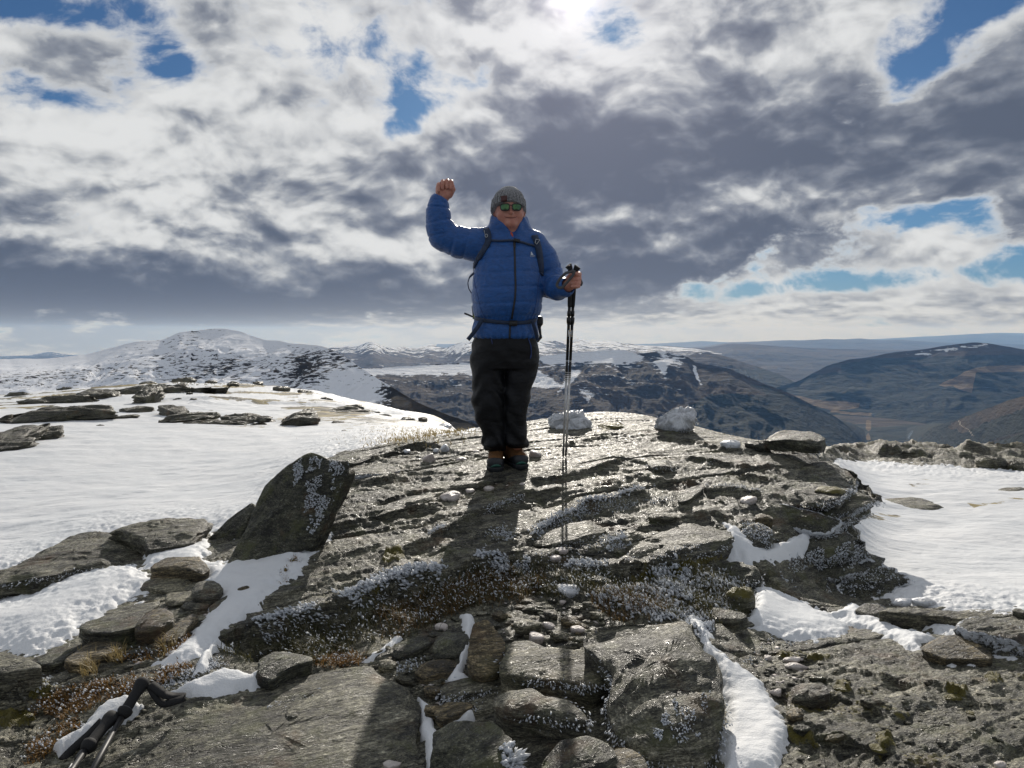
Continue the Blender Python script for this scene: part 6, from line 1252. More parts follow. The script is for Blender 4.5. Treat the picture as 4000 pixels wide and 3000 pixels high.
lettering('MOUNTAIN', 2079, 999.5, .0072, LOGO, jacket); lettering('EQUIPMENT', 2079, 1004, .0066, LOGO, jacket)
# orange shirt in the collar
f = Field(W3(1970, 975)-[0, .2, 0], W3(2030, 890)+[0, .1, 0], .005); f.loft([zrow(960, 1978, 2026, .0, .085), zrow(930, 1982, 2016, -.012, .082), zrow(911, 1980, 2014, -.016, .074)], k=.005, disp=lambda x, y, z, th: .004*np.sin(th*9+z*60)); V, F = f.mesh()
part('shirt', V, relax(V, F, 0) if False else F, cloth('orange_fleece', (.55, .085, .035), .8, .3))

# --- trousers
def tdisp(x, y, z, th):
    w = .007*fbm(x*9, y*9, z*11, oct=4, rough=.55, seed=221)+.009*np.sin(z*46+3*np.sin(th+x*9)+4*fbm(x*6, y*6, z*3, oct=2, seed=222))*(.35+.65*np.exp(-((z-W3(1950, 1530)[2])/.07)**2)+.8*np.exp(-((z-W3(1950, 1725)[2])/.06)**2))*.8
    return w
def leg(f, rows):
    f.loft([(W3(c, py)[2], W3(c, py)[0], PY0+cy, r*PX, ry) for py, c, r, cy, ry in rows], k=.010, e=2.2, disp=tdisp, round_=.012)
lo, hi = W3(1825, 1800)-[0, .24, 0], W3(2125, 1290)+[0, .24, 0]; f = Field(lo, hi, .0062)
f.loft([zrow(1440, 1840, 2100, .0, .13), zrow(1407, 1835, 2106, .0, .150), zrow(1360, 1838, 2104, 0, .158), zrow(1318, 1852, 2098, 0, .155), zrow(1295, 1858, 2092, 0, .15)], k=.02, e=2.3, disp=tdisp)
leg(f, [(1762, 1932, 43, .045, .066), (1755, 1932, 46, .04, .074), (1740, 1930, 49, .01, .088), (1693, 1932, 47, .01, .085), (1642, 1917, 61, .0, .095), (1602, 1913, 64, -.01, .10), (1555, 1910, 70, -.02, .108), (1505, 1914, 65, -.01, .11), (1450, 1907, 67, 0, .125), (1405, 1905, 68, 0, .13)])
leg(f, [(1750, 2020, 43, .045, .066), (1743, 2020, 46, .04, .074), (1735, 2018, 48, .01, .086), (1693, 2014, 44, .01, .082), (1642, 2014, 46, .0, .09), (1602, 2012, 47, -.01, .095), (1555, 2019, 52, -.02, .105), (1505, 2024, 59, -.01, .108), (1450, 2036, 64, 0, .12), (1405, 2038, 67, 0, .13)])
V, F = f.mesh(); trousers = part('trousers', relax(V, F, 1, .3), F, TROUSER)
TB = BVHTree.FromPolygons([tuple(v) for v in V], [tuple(q) for q in F])
def on_tr(px, py, off=.004):
    d = Vector(ray(px, py)).normalized(); loc, no, i, di = TB.ray_cast(Vector((0, 0, 0)), d); return (np.array(loc) if loc else W3(px, py, -.1))-np.array(d)*off
part('drawcord', *join(sweep(np.array([on_tr(*q) for q in curve([(2064, 1322), (2074, 1350), (2076, 1380), (2072, 1400)], 12)]), .003, n=6), sweep(np.array([on_tr(*q) for q in curve([(1918, 1320), (1922, 1334), (1923, 1344)], 6)]), .002, n=6)), plain('blue_cord', (.03, .06, .22), .6), trousers)

# --- boots
BROWN = cloth('brown_nubuck', (.150, .066, .020), .8, .0, 60, .4); RUBBER = plain('black_rubber', (.014, .016, .020), .5, nscale=90); GREEN = plain('green_rubber', (.014, .085, .062), .5); LACE = plain('brown_lace', (.025, .014, .010), .7)
def boot(toe, heel, ankle):
    gt = hit(*toe, H); T = gt+[0, .03, 0]; ax = P3(*ankle, gt[1]+.16); d = np.array([heel, 1.0]); d /= np.hypot(*d)
    hl = np.array([T[0]+d[0]*.235, T[1]+d[1]*.235, 0]); hl[2] = samp(H, hl[0], hl[1])
    T[2] = max(T[2], float(samp(H, T[0], T[1]))); z0 = np.array([T[2], hl[2]]).max(); up = np.array([0, 0, 1.0])
    mid = T*.45+hl*.55
    lo = np.minimum(T, hl)-[.1, .1, .03]; hi = np.maximum(T, hl)+[.1, .1, .26]
    f = Field(lo, hi, .005)                                   # upper
    f.cone(T+up*.055, hl+up*.058, .050, .046, k=.02); f.cone(T*.72+hl*.28+up*.088, hl*.75+T*.25+up*.10, .046, .046, k=.02); f.cone(T*.5+hl*.5+up*.13, hl*.62+T*.38+up*.22, .050, .056, k=.02)
    V, F = f.mesh(); root = part('boot', relax(V, F, 1), F, BROWN)
    f = Field(lo, hi, .005); f.cone(T+up*.050, T*.72+hl*.28+up*.050, .0550, .0535, k=.01)
    sl, (x, y, z) = f.win(lo, hi, 0); f.put(sl, -(z-T[2]-.088), .004, 's') if False else None
    f.D[:] = np.maximum(f.D, (f.ax[2][None, None, :]-T[2]-.072-(np.meshgrid(*f.ax, indexing='ij')[1]-T[1])*-.42)*.9)
    V, F = f.mesh(); part('toe_cap', V, F, RUBBER, root)
    f = Field(lo, hi, .005); f.cone(T+up*.022, hl+up*.022, .0575, .052, k=.005)
    f.D[:] = np.maximum(f.D, np.abs(f.ax[2][None, None, :]-(T[2]+.006))-.020); V, F = f.mesh(); part('sole', V, F, RUBBER, root)
    a0 = math.atan2(-d[0], -d[1]) if False else 0
    arc = [T+np.array([math.sin(q)*.0575, -math.cos(q)*.0575, .032+.008*math.sin(q*3+1)]) for q in np.linspace(-.5, .75, 12)]
    part('sole_accent', *sweep(arc, .0075*np.sin(np.linspace(.3, 2.9, 12))*1.2, .004, n=6, up=[(math.sin(q), -math.cos(q), 0) for q in np.linspace(-.5, .75, 12)]), GREEN, root)
    lv = []
    for i, s_ in enumerate(np.linspace(.30, .62, 5)):
        c = T*(1-s_)+hl*s_+up*(.125+.13*(s_-.3)/.32*.75); c = c-np.array([d[0], d[1], 0])*(.034+.03*(s_-.3)); w = .030; rt = np.array([d[1], -d[0], 0])
        for sg in (-1, 1): lv.append(sweep(curve([c-rt*w*sg-up*.012, c+up*.008-np.array([d[0], d[1], 0])*.012, c+rt*w*sg+up*.012], 8), .0042, .0035, n=6))
    part('lace', *join(*lv), LACE, root)
boot((1934, 1843), .02, (1931, 1770)); boot((2032, 1832), -.42, (2015, 1760))

# --- knitted hat
KNIT, kt, kb = new_mat('grey_knit'); kp = kt.node('ShaderNodeNewGeometry').outputs['Position']
kn_ = kt.noise(kp, 190, 4, .7); kc = kt.mix(kt.ss(kn_, .36, .64), (.035, .035, .038), (.34, .34, .35)); kt.l.new(kc, kb.inputs['Base Color']); kb.inputs['Roughness'].default_value = .9; kb.inputs['Sheen Weight'].default_value = .6; kb.inputs['Sheen Roughness'].default_value = .4
bump(kt, kb, kn_, .8, .006)
def hat():
    hd = lambda py, cx, rx, cy, ry: (W3(cx, py)[2], W3(cx, py)[0], PY0+cy, rx*PX, ry)
    rib = lambda amp, fq: (lambda x, y, z, th: amp*np.cos(th*fq)*np.clip((W3(0, 731)[2]-z)/.04, .25, 1)+.0015*fbm(x*60, y*60, z*90, oct=2, seed=231))
    lo, hi = W3(1905, 850)-[0, .2, 0], W3(2070, 715)+[0, .2, 0]
    def cut(f, base):
        x, y, z = np.meshgrid(*f.ax, indexing='ij'); zb = W3(1990, base)[2]-np.clip(y-(PY0-.125), -.05, .2)*.36; f.D[:] = np.maximum(f.D, (zb-z)*.9)
    f = Field(lo, hi, .0042); f.loft([hd(835, 1986, 63, .01, .128), hd(810, 1986, 64, .01, .132), hd(790, 1987, 62, .01, .130), hd(768, 1988, 57, .012, .120), hd(750, 1988, 48, .014, .098), hd(738, 1989, 35, .015, .070), hd(729, 1989, 18, .015, .034)], k=.01, disp=rib(.0032, 34)); cut(f, 800)
    V, F = f.mesh(); root = part('knitted_hat', V, F, KNIT)
    f = Field(lo, hi, .0042); f.loft([hd(838, 1986, 68, .01, .137), hd(815, 1986, 68, .01, .139), hd(790, 1987, 66.5, .01, .138), hd(768, 1987, 63, .011, .130), hd(764, 1987, 61, .011, .126)], k=.005, disp=rib(.0028, 34)); cut(f, 798)
    x, y, z = np.meshgrid(*f.ax, indexing='ij'); f.D[:] = np.maximum(f.D, (z-(W3(1990, 763)[2]-np.clip(y-(PY0-.13), -.05, .3)*.26))*.9)
    V, F = f.mesh(); part('hat_cuff', V, F, KNIT, root); b = BVHTree.FromPolygons([tuple(v) for v in V], [tuple(q) for q in F])
    q = []
    for y in np.linspace(764, 788, 6):
        for x in np.linspace(1956.5, 1981.5, 6):
            d = Vector(ray(x, y-(x-1969)*.10)).normalized(); loc, no, i, di = b.ray_cast(Vector((0, 0, 0)), d); q.append(np.array(loc if loc else W3(x, y, -.13))-np.array(d)*.004)
    q = np.array(q); V = np.concatenate([q, q+[0, .006, 0]]); i = np.arange(36).reshape(6, 6); top = np.stack([i[:-1, :-1], i[1:, :-1], i[1:, 1:], i[:-1, 1:]], -1).reshape(-1, 4)
    bd = np.concatenate([i[0, :], i[1:, -1], i[-1, -2::-1], i[-2:0:-1, 0]]); nb = np.roll(bd, -1); sd = np.stack([bd, nb, nb+36, bd+36], 1)
    part('patch', V, np.concatenate([top, sd]), plain('brown_leather', (.072, .022, .020), .6, nscale=120), root)
hat()

# --- sunglasses
LENS, lt, lb = new_mat('green_mirror_lens'); lp = lt.node('ShaderNodeNewGeometry').outputs['Position']
lb.inputs['Metallic'].default_value = 1.0; lb.inputs['Roughness'].default_value = .06
ln_ = lt.node('ShaderNodeLayerWeight'); ln_.inputs[0].default_value = .35; lt.l.new(lt.mix(ln_.outputs['Facing'], (.075, .14, .06), (.03, .10, .18)), lb.inputs['Base Color'])
def glasses():
    def outline(cx, sx, n=28):
        P = [(-17, -12.5), (-4, -13.5), (12, -12.5), (17.5, -9), (17.5, 3), (15.5, 10.5), (10, 13), (-8, 13), (-15, 10.5), (-17.5, 2)]
        P = smooth_outline([(x*sx, y) for x, y in P], n, .5); return [(cx+x, 809+y) for x, y in P]
    yf = lambda px: -.150+.55*((px-1994)*PX)**2*9.5
    root = None; frames = []
    for cx, sx in ((1972.5, -1), (2018.5, 1)):
        O = outline(cx, sx); ring = np.array([W3(x, y, yf(x)) for x, y in O]); ctr = W3(cx, 809, yf(cx)-.003); V = np.concatenate([ring, ring*.55+ctr*.45+np.array([0, -.0012, 0]), [ctr]]); n = len(O); i = np.arange(n)
        F = np.concatenate([np.stack([i, (i+1) % n, n+(i+1) % n], 1), np.stack([i, n+(i+1) % n, n+i], 1), np.stack([n+i, n+(i+1) % n, np.full(n, 2*n)], 1)])
        nn = np.cross(V[F[0, 1]]-V[F[0, 0]], V[F[0, 2]]-V[F[0, 0]]); F = F[:, ::-1] if nn[1] > 0 else F
        frames.append((V, F)); frames.append(sweep(ring+[0, .0010, 0], .0042, .0045, n=6, close=True))
    fr = [frames[1], frames[3], sweep(curve([W3(1988, 803, yf(1988)), W3(1995, 800.5, yf(1995)-.002), W3(2003, 803, yf(2003))], 8), .0032, n=6)]
    for sx in (-1, 1): fr.append(sweep(curve([W3(1995+sx*41, 801, yf(1995+sx*41)), W3(1994+sx*50, 804, -.08), W3(1992+sx*57, 812, .02)], 10), .0025, .004, n=6))
    root = part('sunglasses', *join(*fr), BLACKPL)
    for v, f_ in (frames[0], frames[2]): part('lens', v, f_, LENS, root)
glasses()

# ------------------------------------------------------------------ backpack (worn), its straps on the jacket
bp_ = empty('backpack', tuple(W3(1980, 1250, .25))); tag(bp_, 'dark blue backpack worn by the man, only straps and edges showing', 'backpack'); BL = np.array(bp_.location)
def bpart(name, V, F, mat, parent=None, smooth=True):
    o = mesh_np(name, V-BL, F, mat, smooth=smooth); o.parent = parent or bp_; return o
f = Field(W3(1850, 1290)-[0, -.10, .02], W3(2100, 890)+[0, .48, .02], .009)
f.loft([zrow(1268, 1888, 2070, .30, .10), zrow(1200, 1878, 2082, .31, .13), zrow(1050, 1880, 2080, .31, .14), zrow(960, 1890, 2072, .29, .12), zrow(915, 1920, 2050, .27, .09)], k=.02, e=3.0, disp=lambda x, y, z, th: .006*fbm(x*14, y*14, z*9, oct=3, seed=241)); V, F = f.mesh(); bpart('pack_bag', V, F, DARKBLUE)
def free(pts, w, th, n=18, up=(0, -1, 0), nn=4): return sweep(curve([W3(x, y, d) for x, y, d in pts], n), w, th, n=nn, up=up)
bpart('shoulder_strap', *strap_on([(1898, 897), (1908, 915), (1909, 945), (1893, 978), (1872, 1008), (1855, 1040)], .019, .006, 30, .007), DARKBLUE)
bpart('shoulder_strap', *strap_on([(2086, 922), (2094, 940), (2101, 965), (2107, 1000), (2110, 1035), (2113, 1075)], .020, .006, 30, .007), DARKBLUE)
bpart('chest_strap', *strap_on([(1908, 940), (1950, 944), (2000, 941), (2040, 948), (2075, 958), (2094, 966)], .0065, .003, 34, .008), DARKBLUE)
bpart('buckle', *strap_on([(2006, 942), (2018, 944), (2030, 946)], .010, .006, 8, .012), BLACKPL)
bpart('hip_belt', *strap_on([(1857, 1243), (1890, 1250), (1930, 1256), (1980, 1260), (2020, 1262), (2060, 1258), (2092, 1248)], .0115, .004, 44, .007), DARKBLUE)
bpart('belt_buckle', *strap_on([(1991, 1262), (2004, 1264), (2018, 1263)], .017, .008, 8, .014), BLACKPL)
bpart('strap_tail', *free([(1886, 1244, -.17), (1866, 1278, -.16), (1846, 1305, -.15), (1828, 1327, -.14)], .013, .003), DARKBLUE)
bpart('strap_tail', *free([(2078, 1250, -.16), (2088, 1280, -.14), (2095, 1305, -.12), (2101, 1330, -.10)], .011, .003), DARKBLUE)
bpart('side_loop', *free([(1852, 1066, .08), (1834, 1082, .10), (1827, 1105, .11), (1831, 1128, .11), (1842, 1146, .10)], .008, .003, up=(1, 0, .3)), DARKBLUE)
bpart('compression_strap', *join(free([(1847, 1196, .10), (1850, 1222, .10), (1851, 1246, .10)], .008, .003), free([(1814, 1224, .12), (1828, 1229, .11), (1846, 1237, .10)], .006, .003)), BLACKPL)
bpart('strap_tail', *free([(1853, 1195, .06), (1855, 1215, .06), (1852, 1244, .07)], .006, .003), plain('lime_webbing', (.30, .34, .10), .7))
f = Field(W3(2080, 1345)-[0, .0, 0], W3(2135, 1225)+[0, .2, 0], .006); f.ell(W3(2104, 1254, .10), (.030, .05, .034), e=3.4); f.cone(W3(2106, 1275, .10), W3(2112, 1315, .10), .012, .008, k=.01); f.cone(W3(2112, 1318, .10), W3(2100, 1336, .09), .010, .006, k=.01); V, F = f.mesh(); bpart('side_pouch', V, F, BLACKPL)
c1, n1_ = on_jacket(2095, 945, .02); bpart('strap_clip', *join(sweep([c1+np.array(q)*PX for q in ((-9, 0, -6), (-6, 0, 7), (9, 0, 5), (-3, 0, -12))], .0022, n=6, close=True)), GREYM)
c1, n1_ = on_jacket(1901, 926, .02); bpart('strap_ring', *join(sweep([c1+np.array((math.cos(q)*5, 0, math.sin(q)*6))*PX for q in np.linspace(0, 6.28, 13)[:-1]], .0022, n=6, close=True), sweep([c1+np.array((-8, 0, 20))*PX, c1+np.array((-6, 0, 6))*PX], .002, n=6)), GREYM)

# ------------------------------------------------------------------ trekking poles
BLKSH = plain('black_shaft', (.012, .012, .014), .5); SILV = plain('silver_shaft', (.62, .62, .62), .38, .25); FOAM = plain('black_foam', (.010, .010, .011), .8, nscale=300, nstr=.3); GRY = plain('grey_webbing', (.07, .07, .075), .7); WHT = plain('white_print', (.75, .75, .75), .5)
def pole(top, tip, label, head, ytop=-.25):
    A = W3(top[0], top[1], ytop); B = hit(*tip, H); r = empty('trekking_pole', tuple(B)); tag(r, label, 'trekking pole', 'trekking poles in his hand'); L0 = np.array(B)
    def pp(name, V, F, mat, parent=None):
        o = mesh_np(name, V-L0, F, mat); o.parent = parent or r; return o
    at = lambda py: A+(B-A)*((py-top[1])/(tip[1]-top[1]))
    def seg(rows, n=12): return sweep(np.array([at(p) for p, _ in rows]), np.array([q*PX for _, q in rows]), n=n)
    g = pp('grip', *seg([(top[1]+16, 9), (top[1]+30, 8.2), (1090, 8), (1130, 8.5), (1150, 8.2), (1178, 7.6), (1186, 6.6)], 14), FOAM)
    d = np.array([head, 0, 0])
    hp = [at(top[1]+22), at(top[1]+8)+d*3*PX, at(top[1]-1)+d*8*PX, at(top[1]-5)+d*11*PX]
    pp('pommel', *sweep(hp, np.array([8.6, 9.5, 12.5, 14])*PX, np.array([8, 8.5, 9, 8])*PX, n=12), FOAM, g)
    pp('upper_shaft', *seg([(1180, 5.8), (1385, 5.6)]), BLKSH); pp('clamp', *join(seg([(1200, 7.6), (1218, 7.6)]), seg([(1224, 8.8), (1236, 9), (1246, 8)]), seg([(1247, 6.6), (1252, 6.6)])), BLACKPL)
    pp('middle_shaft', *seg([(1384, 5.1), (1470, 5.0)]), BLKSH); pp('print', *join(*[seg([(a, 5.35), (b, 5.35)]) for a, b in ((1386, 1389), (1432, 1434), (1440, 1443), (1447, 1451), (1455, 1460), (1463, 1469))]), WHT)
    lab = [at(y)+np.array([0, -5.4, 0])*PX for y in (1272, 1296)]; pp('print', *sweep(lab, 1.6*PX, .5*PX, n=4), WHT)
    pp('lower_shaft', *seg([(1469, 4.6), (1748, 4.1)]), SILV); pp('tip_sleeve', *seg([(1746, 4.9), (1775, 4.4), (1783, 3.0)]), BLACKPL); pp('tip', *seg([(1782, 2.0), (tip[1]+2, 1.4)], 8), SILV)
    return r, g, pp
r1, g1_, pp1 = pole((2231, 1042), (2199, 1795), 'trekking pole whose tip stands nearer and further left', -1)
r2, g2_, pp2 = pole((2245, 1047), (2210, 1787), 'trekking pole whose tip stands farther back and further right', 1, -.235)
hy = -.30
st = curve([W3(2238, 1060, hy), W3(2210, 1066, hy), W3(2186, 1090, hy), W3(2174, 1112, hy), W3(2179, 1124, hy), W3(2196, 1124, hy-.005), W3(2221, 1096, hy-.01), W3(2241, 1072, hy-.01), W3(2244, 1056, hy-.005)], 44)
pp1('wrist_strap', *sweep(st, .0085, .002, n=4, up=(.25, -.9, .3)), GRY)
pp2('wrist_strap', *sweep(curve([W3(2262, 1078, -.20), W3(2268, 1094, -.20), W3(2273, 1106, -.20), W3(2268, 1116, -.20)], 14), .007, .003, n=4, up=(.3, -.9, .2)), GRY)

# --- the two poles lying at the lower left
def lying(label, path, top_off, seed):
    """path: grip top, grip end, shaft end in the picture with heights over the rock"""
    pts = []
    for px, py, lift in path:
        g = hit(px, py, HSM); rr = ray(px, py); q = g+np.array([0, 0, lift]); s_ = (g[1]-lift*0)/rr[1]; pts.append(rr*((g[1]-lift*1.4)/rr[1]))
    A, Bq, Cq = pts; r = empty('trekking_pole', tuple(Bq)); tag(r, label, 'trekking pole', 'trekking poles lying at the lower left'); L0 = np.array(Bq)
    def pp(name, V, F, mat, parent=None):
        o = mesh_np(name, V-L0, F, mat); o.parent = parent or r; return o
    L = np.linalg.norm(Bq-A); ax = (Bq-A)/L; at = lambda t: A+ax*t*L
    T = np.array([0, .05, .14, .22, .38, .55, .72, .78, .80]); RR = np.array([.013, .021, .0235, .021, .0165, .0165, .0165, .017, .0175])
    g = pp('grip', *sweep(np.array([at(t) for t in T]), RR, n=16, up=(0, -.6, .8)), FOAM)
    pp('grip_collar', *sweep(np.array([at(t) for t in (.79, .81, .87, .95, 1.0)]), np.array([.019, .0235, .0235, .0185, .014]), n=16), FOAM, g)
    e = at(.80); pp('grip_ring', *sweep(np.array([at(.775), at(.79)]), .0185, n=16), GRY, g)
    pp('shaft', *sweep(np.array([at(.97), Bq*.5+Cq*.5, Cq]), .0085, n=12), BLKSH); pp('clamp', *sweep(np.array([at(1.02), at(1.12), at(1.22)]), np.array([.0125, .0125, .0105]), n=12), BLACKPL)
    pm = at(1.35); dn = nrm(Cq-Bq); pp('print', *join(*[sweep(np.array([pm+dn*a+np.array([0, -.005, .0075]), pm+dn*b+np.array([0, -.005, .0075])]), .0028, .0012, n=4) for a, b in ((0, .03), (.034, .045), (.05, .085), (.09, .10))]), WHT)
    return r, g, pp, at
r3, g3_, pp3, at3 = lying('lying trekking pole with its grip raised and strap spread on the rock', [(566, 2652, .10), (474, 2802, .045), (300, 3120, .03)], 0, 1)
st3 = lambda pts: curve([P3(x, y, Y) for x, y, Y in pts], 26)
Yg = at3(.15)[1]
pp3('wrist_strap', *sweep(st3([(588, 2672, Yg), (612, 2690, Yg-.01), (640, 2712, Yg-.02), (680, 2722, Yg), (722, 2722, Yg)]), .0135, .003, n=4, up=(.1, -.5, .8)), FOAM)
pp3('wrist_strap', *sweep(st3([(584, 2680, Yg), (600, 2710, Yg-.02), (622, 2742, Yg-.03), (640, 2752, Yg-.03), (690, 2738, Yg-.02), (722, 2726, Yg)]), .011, .003, n=4, up=(.2, -.7, .6)), FOAM)
r4, g4_, pp4, at4 = lying('lying trekking pole partly under the other, cut by the bottom edge', [(446, 2788, .055), (330, 2935, .045), (190, 3140, .03)], 0, 2)
Yg = at4(.2)[1]
pp4('wrist_strap', *sweep(st3([(400, 2815, Yg), (350, 2868, Yg-.03), (300, 2912, Yg-.06), (262, 2948, Yg-.08), (244, 2968, Yg-.1)]), .012, .003, n=4, up=(.2, -.7, .6)), FOAM)
# ------------------------------------------------------------------ grass, moss tufts and rime feathers
PXG, PYG = proj(np.stack([X2, Y2, H], -1))
GRS = np.random.RandomState(77)
def leafy(name, c1, c2, rough=.6, trans=.35, nsc=40):
    m, t, b = new_mat(name); pos = t.node('ShaderNodeNewGeometry').outputs['Position']
    c = t.mix(t.ss(t.noise(pos, nsc, 3, .6), .38, .62), c1, c2); t.l.new(c, b.inputs['Base Color']); b.inputs['Roughness'].default_value = rough
    tr = t.node('ShaderNodeBsdfTranslucent'); t.l.new(c, tr.inputs[0]); mx = t.node('ShaderNodeMixShader'); mx.inputs[0].default_value = trans
    out = [n for n in t.n if n.type == 'OUTPUT_MATERIAL'][0]; t.l.new(b.outputs[0], mx.inputs[1]); t.l.new(tr.outputs[0], mx.inputs[2]); t.l.new(mx.outputs[0], out.inputs[0]); return m
RIME = leafy('rime', (.74, .77, .81), (.84, .86, .89), .45, .40)
GRASS_B = leafy('brown_grass', (.10, .060, .022), (.20, .125, .045)); GRASS_O = leafy('olive_grass', (.045, .046, .016), (.095, .085, .030)); MOSS_OR = leafy('orange_moss', (.17, .085, .020), (.30, .17, .045)); GRASS_Y = leafy('straw', (.30, .22, .09), (.42, .33, .15))
def pick(polys, n, soft=25):
    w = np.zeros(H.shape)
    for p in polys:
        q = np.array(p, float); m = (PXG > q[:, 0].min()-60) & (PXG < q[:, 0].max()+60) & (PYG > q[:, 1].min()-60) & (PYG < q[:, 1].max()+60) & (Y2 < 12)
        w[m] = np.maximum(w[m], sst(poly_sdf(PXG[m], PYG[m], p)+22*fbm(X2[m]*9, Y2[m]*9, oct=3, seed=301), -soft, soft))
    w = w*Y2**2*np.gradient(np.log(GY))[:, None]*(.25+sst(fbm(X2*11, Y2*11, oct=3, seed=302), -.35, .35)); c = np.cumsum(w.ravel()); k = np.searchsorted(c, GRS.uniform(0, c[-1], n))
    i, j = np.unravel_index(np.minimum(k, w.size-1), w.shape); fi = i+GRS.uniform(-.5, .5, n); fj = j+GRS.uniform(-.5, .5, n)
    fi = np.clip(fi, 0, NR-1.01); t = np.interp(fj, np.arange(NC), GT); y = np.exp(np.interp(fi, np.arange(NR), np.log(GY))); return np.column_stack([t*y, y, bil(H, fi, np.clip(fj, 0, NC-1.01))])
def blades(name, P, L0, L1, wd, mat, lean=.6, parent=None, curl=.7):
    n = len(P); a = GRS.uniform(0, 2*np.pi, n); L = GRS.uniform(L0, L1, n); tl = GRS.uniform(.15, 1.0, n)*lean
    d = np.column_stack([np.cos(a)*tl-.25*lean, np.sin(a)*tl-.15*lean, np.ones(n)]); d /= np.linalg.norm(d, axis=1)[:, None]
    side = np.column_stack([-np.sin(a), np.cos(a), np.zeros(n)])*(wd*GRS.uniform(.6, 1.3, n))[:, None]
    mid = P+d*(L*.55)[:, None]; d2 = d+np.column_stack([np.cos(a), np.sin(a), -np.ones(n)*.9])*curl*GRS.uniform(.2, 1, n)[:, None]; d2 /= np.linalg.norm(d2, axis=1)[:, None]; tip = mid+d2*(L*.5)[:, None]
    V = np.stack([P-side-[0, 0, .004], P+side-[0, 0, .004], mid-side*.75, mid+side*.75, tip], 1).reshape(-1, 3); b = np.arange(n)[:, None]*5
    F = np.concatenate([b+[0, 1, 3], b+[0, 3, 2], b+[2, 3, 4]])
    o = mesh_np(name, V, F, mat, parent=parent); tag(o, kind='stuff'); return tip, d2
FEA = []
def feathers(P, D, L0, L1, wr=.23):
    P = np.asarray(P); n = len(P); D = np.asarray(D)+GRS.normal(0, .28, (n, 3)); D /= np.linalg.norm(D, axis=1)[:, None]+1e-9
    L = np.exp(GRS.uniform(math.log(L0), math.log(L1), n)); r = L*wr*GRS.uniform(.6, 1.2, n)
    u = np.cross(D, GRS.normal(0, 1, (n, 3))); u /= np.linalg.norm(u, axis=1)[:, None]+1e-9; v = np.cross(D, u)*GRS.uniform(.45, .8, n)[:, None]
    m = P+D*(L*.62)[:, None]; V = np.stack([P-D*(L*.12)[:, None], m+u*r[:, None], m+v*r[:, None], m-u*r[:, None], m-v*r[:, None], P+D*L[:, None]], 1); FEA.append(V)
def flush(name):
    V = np.concatenate(FEA); n = len(V); FEA.clear(); b = np.arange(n)[:, None]*6
    F = np.concatenate([b+np.array(q) for q in ((0, 2, 1), (0, 3, 2), (0, 4, 3), (0, 1, 4), (5, 1, 2), (5, 2, 3), (5, 3, 4), (5, 4, 1))])
    return tag(mesh_np(name, V.reshape(-1, 3), F, RIME, smooth=True), kind='stuff')
WIND = np.array([-.55, -.55, .45])
BANK = [(850, 2512), (1050, 2440), (1280, 2372), (1450, 2320), (1700, 2245), (1900, 2200), (2100, 2190), (2300, 2240), (2420, 2215), (2700, 2200), (2900, 2290), (2960, 2400), (2760, 2420), (2600, 2400), (2420, 2385), (2280, 2325), (2050, 2340), (1850, 2365), (1700, 2455), (1480, 2490), (1300, 2560), (1000, 2585), (880, 2555)]
p = pick([BANK], 12000); tip, td = blades('grass', p, .018, .055, .0016, GRASS_O, 1.0); s = GRS.rand(len(tip)) < .17; feathers(tip[s]-td[s]*.012, td[s]+WIND*.3, .008, .021, .19)
p = pick([[(1480, 2400), (1650, 2330), (1950, 2270), (2120, 2280), (2050, 2345), (1850, 2370), (1700, 2440), (1500, 2480)], [(1650, 2330), (1800, 2250), (2000, 2230), (2000, 2300), (1800, 2330)], [(2300, 2330), (2480, 2300), (2640, 2370), (2500, 2410), (2380, 2400)]], 5200); tip, td = blades('grass', p, .02, .06, .0015, GRASS_B, 1.1); s = GRS.rand(len(tip)) < .12; feathers(tip[s]-td[s]*.012, td[s]+WIND*.3, .008, .021, .19)
p = pick([[(130, 2800), (160, 2740), (260, 2695), (400, 2665), (540, 2632), (570, 2660), (540, 2700), (420, 2742), (260, 2795)], [(1225, 2585), (1320, 2558), (1430, 2560), (1400, 2605), (1260, 2606)], [(470, 2570), (620, 2535), (720, 2480), (760, 2500), (680, 2555), (540, 2600)], [(100, 2990), (150, 2870), (300, 2815), (300, 2860), (200, 2960)], [(1080, 2250), (1170, 2165), (1185, 2180), (1095, 2275)], [(560, 2640), (700, 2590), (760, 2600), (640, 2670)]], 5200, 14)
tip, td = blades('moss', p, .010, .030, .0017, MOSS_OR, 1.4, curl=1.0); s = GRS.rand(len(tip)) < .14; feathers(tip[s], WIND*.5+[0, 0, .4]+0*tip[s], .005, .014, .30)
p = pick([[(600, 2520), (680, 2470), (700, 2500), (640, 2560)], [(320, 2580), (370, 2570), (380, 2640), (330, 2640)], [(430, 2580), (470, 2560), (480, 2590)]], 500, 10); blades('grass', p, .03, .07, .0016, GRASS_Y, .9)
# yellow grass in the thin snow at the back edge, left of the man
p = pick([[(1050, 1690), (1300, 1630), (1600, 1640), (1860, 1680), (1800, 1730), (1600, 1760), (1480, 1730), (1250, 1720)]], 2500, 20); blades('grass', p[p[:, 1] < 12], .03, .07, .004, GRASS_Y, 1.0)
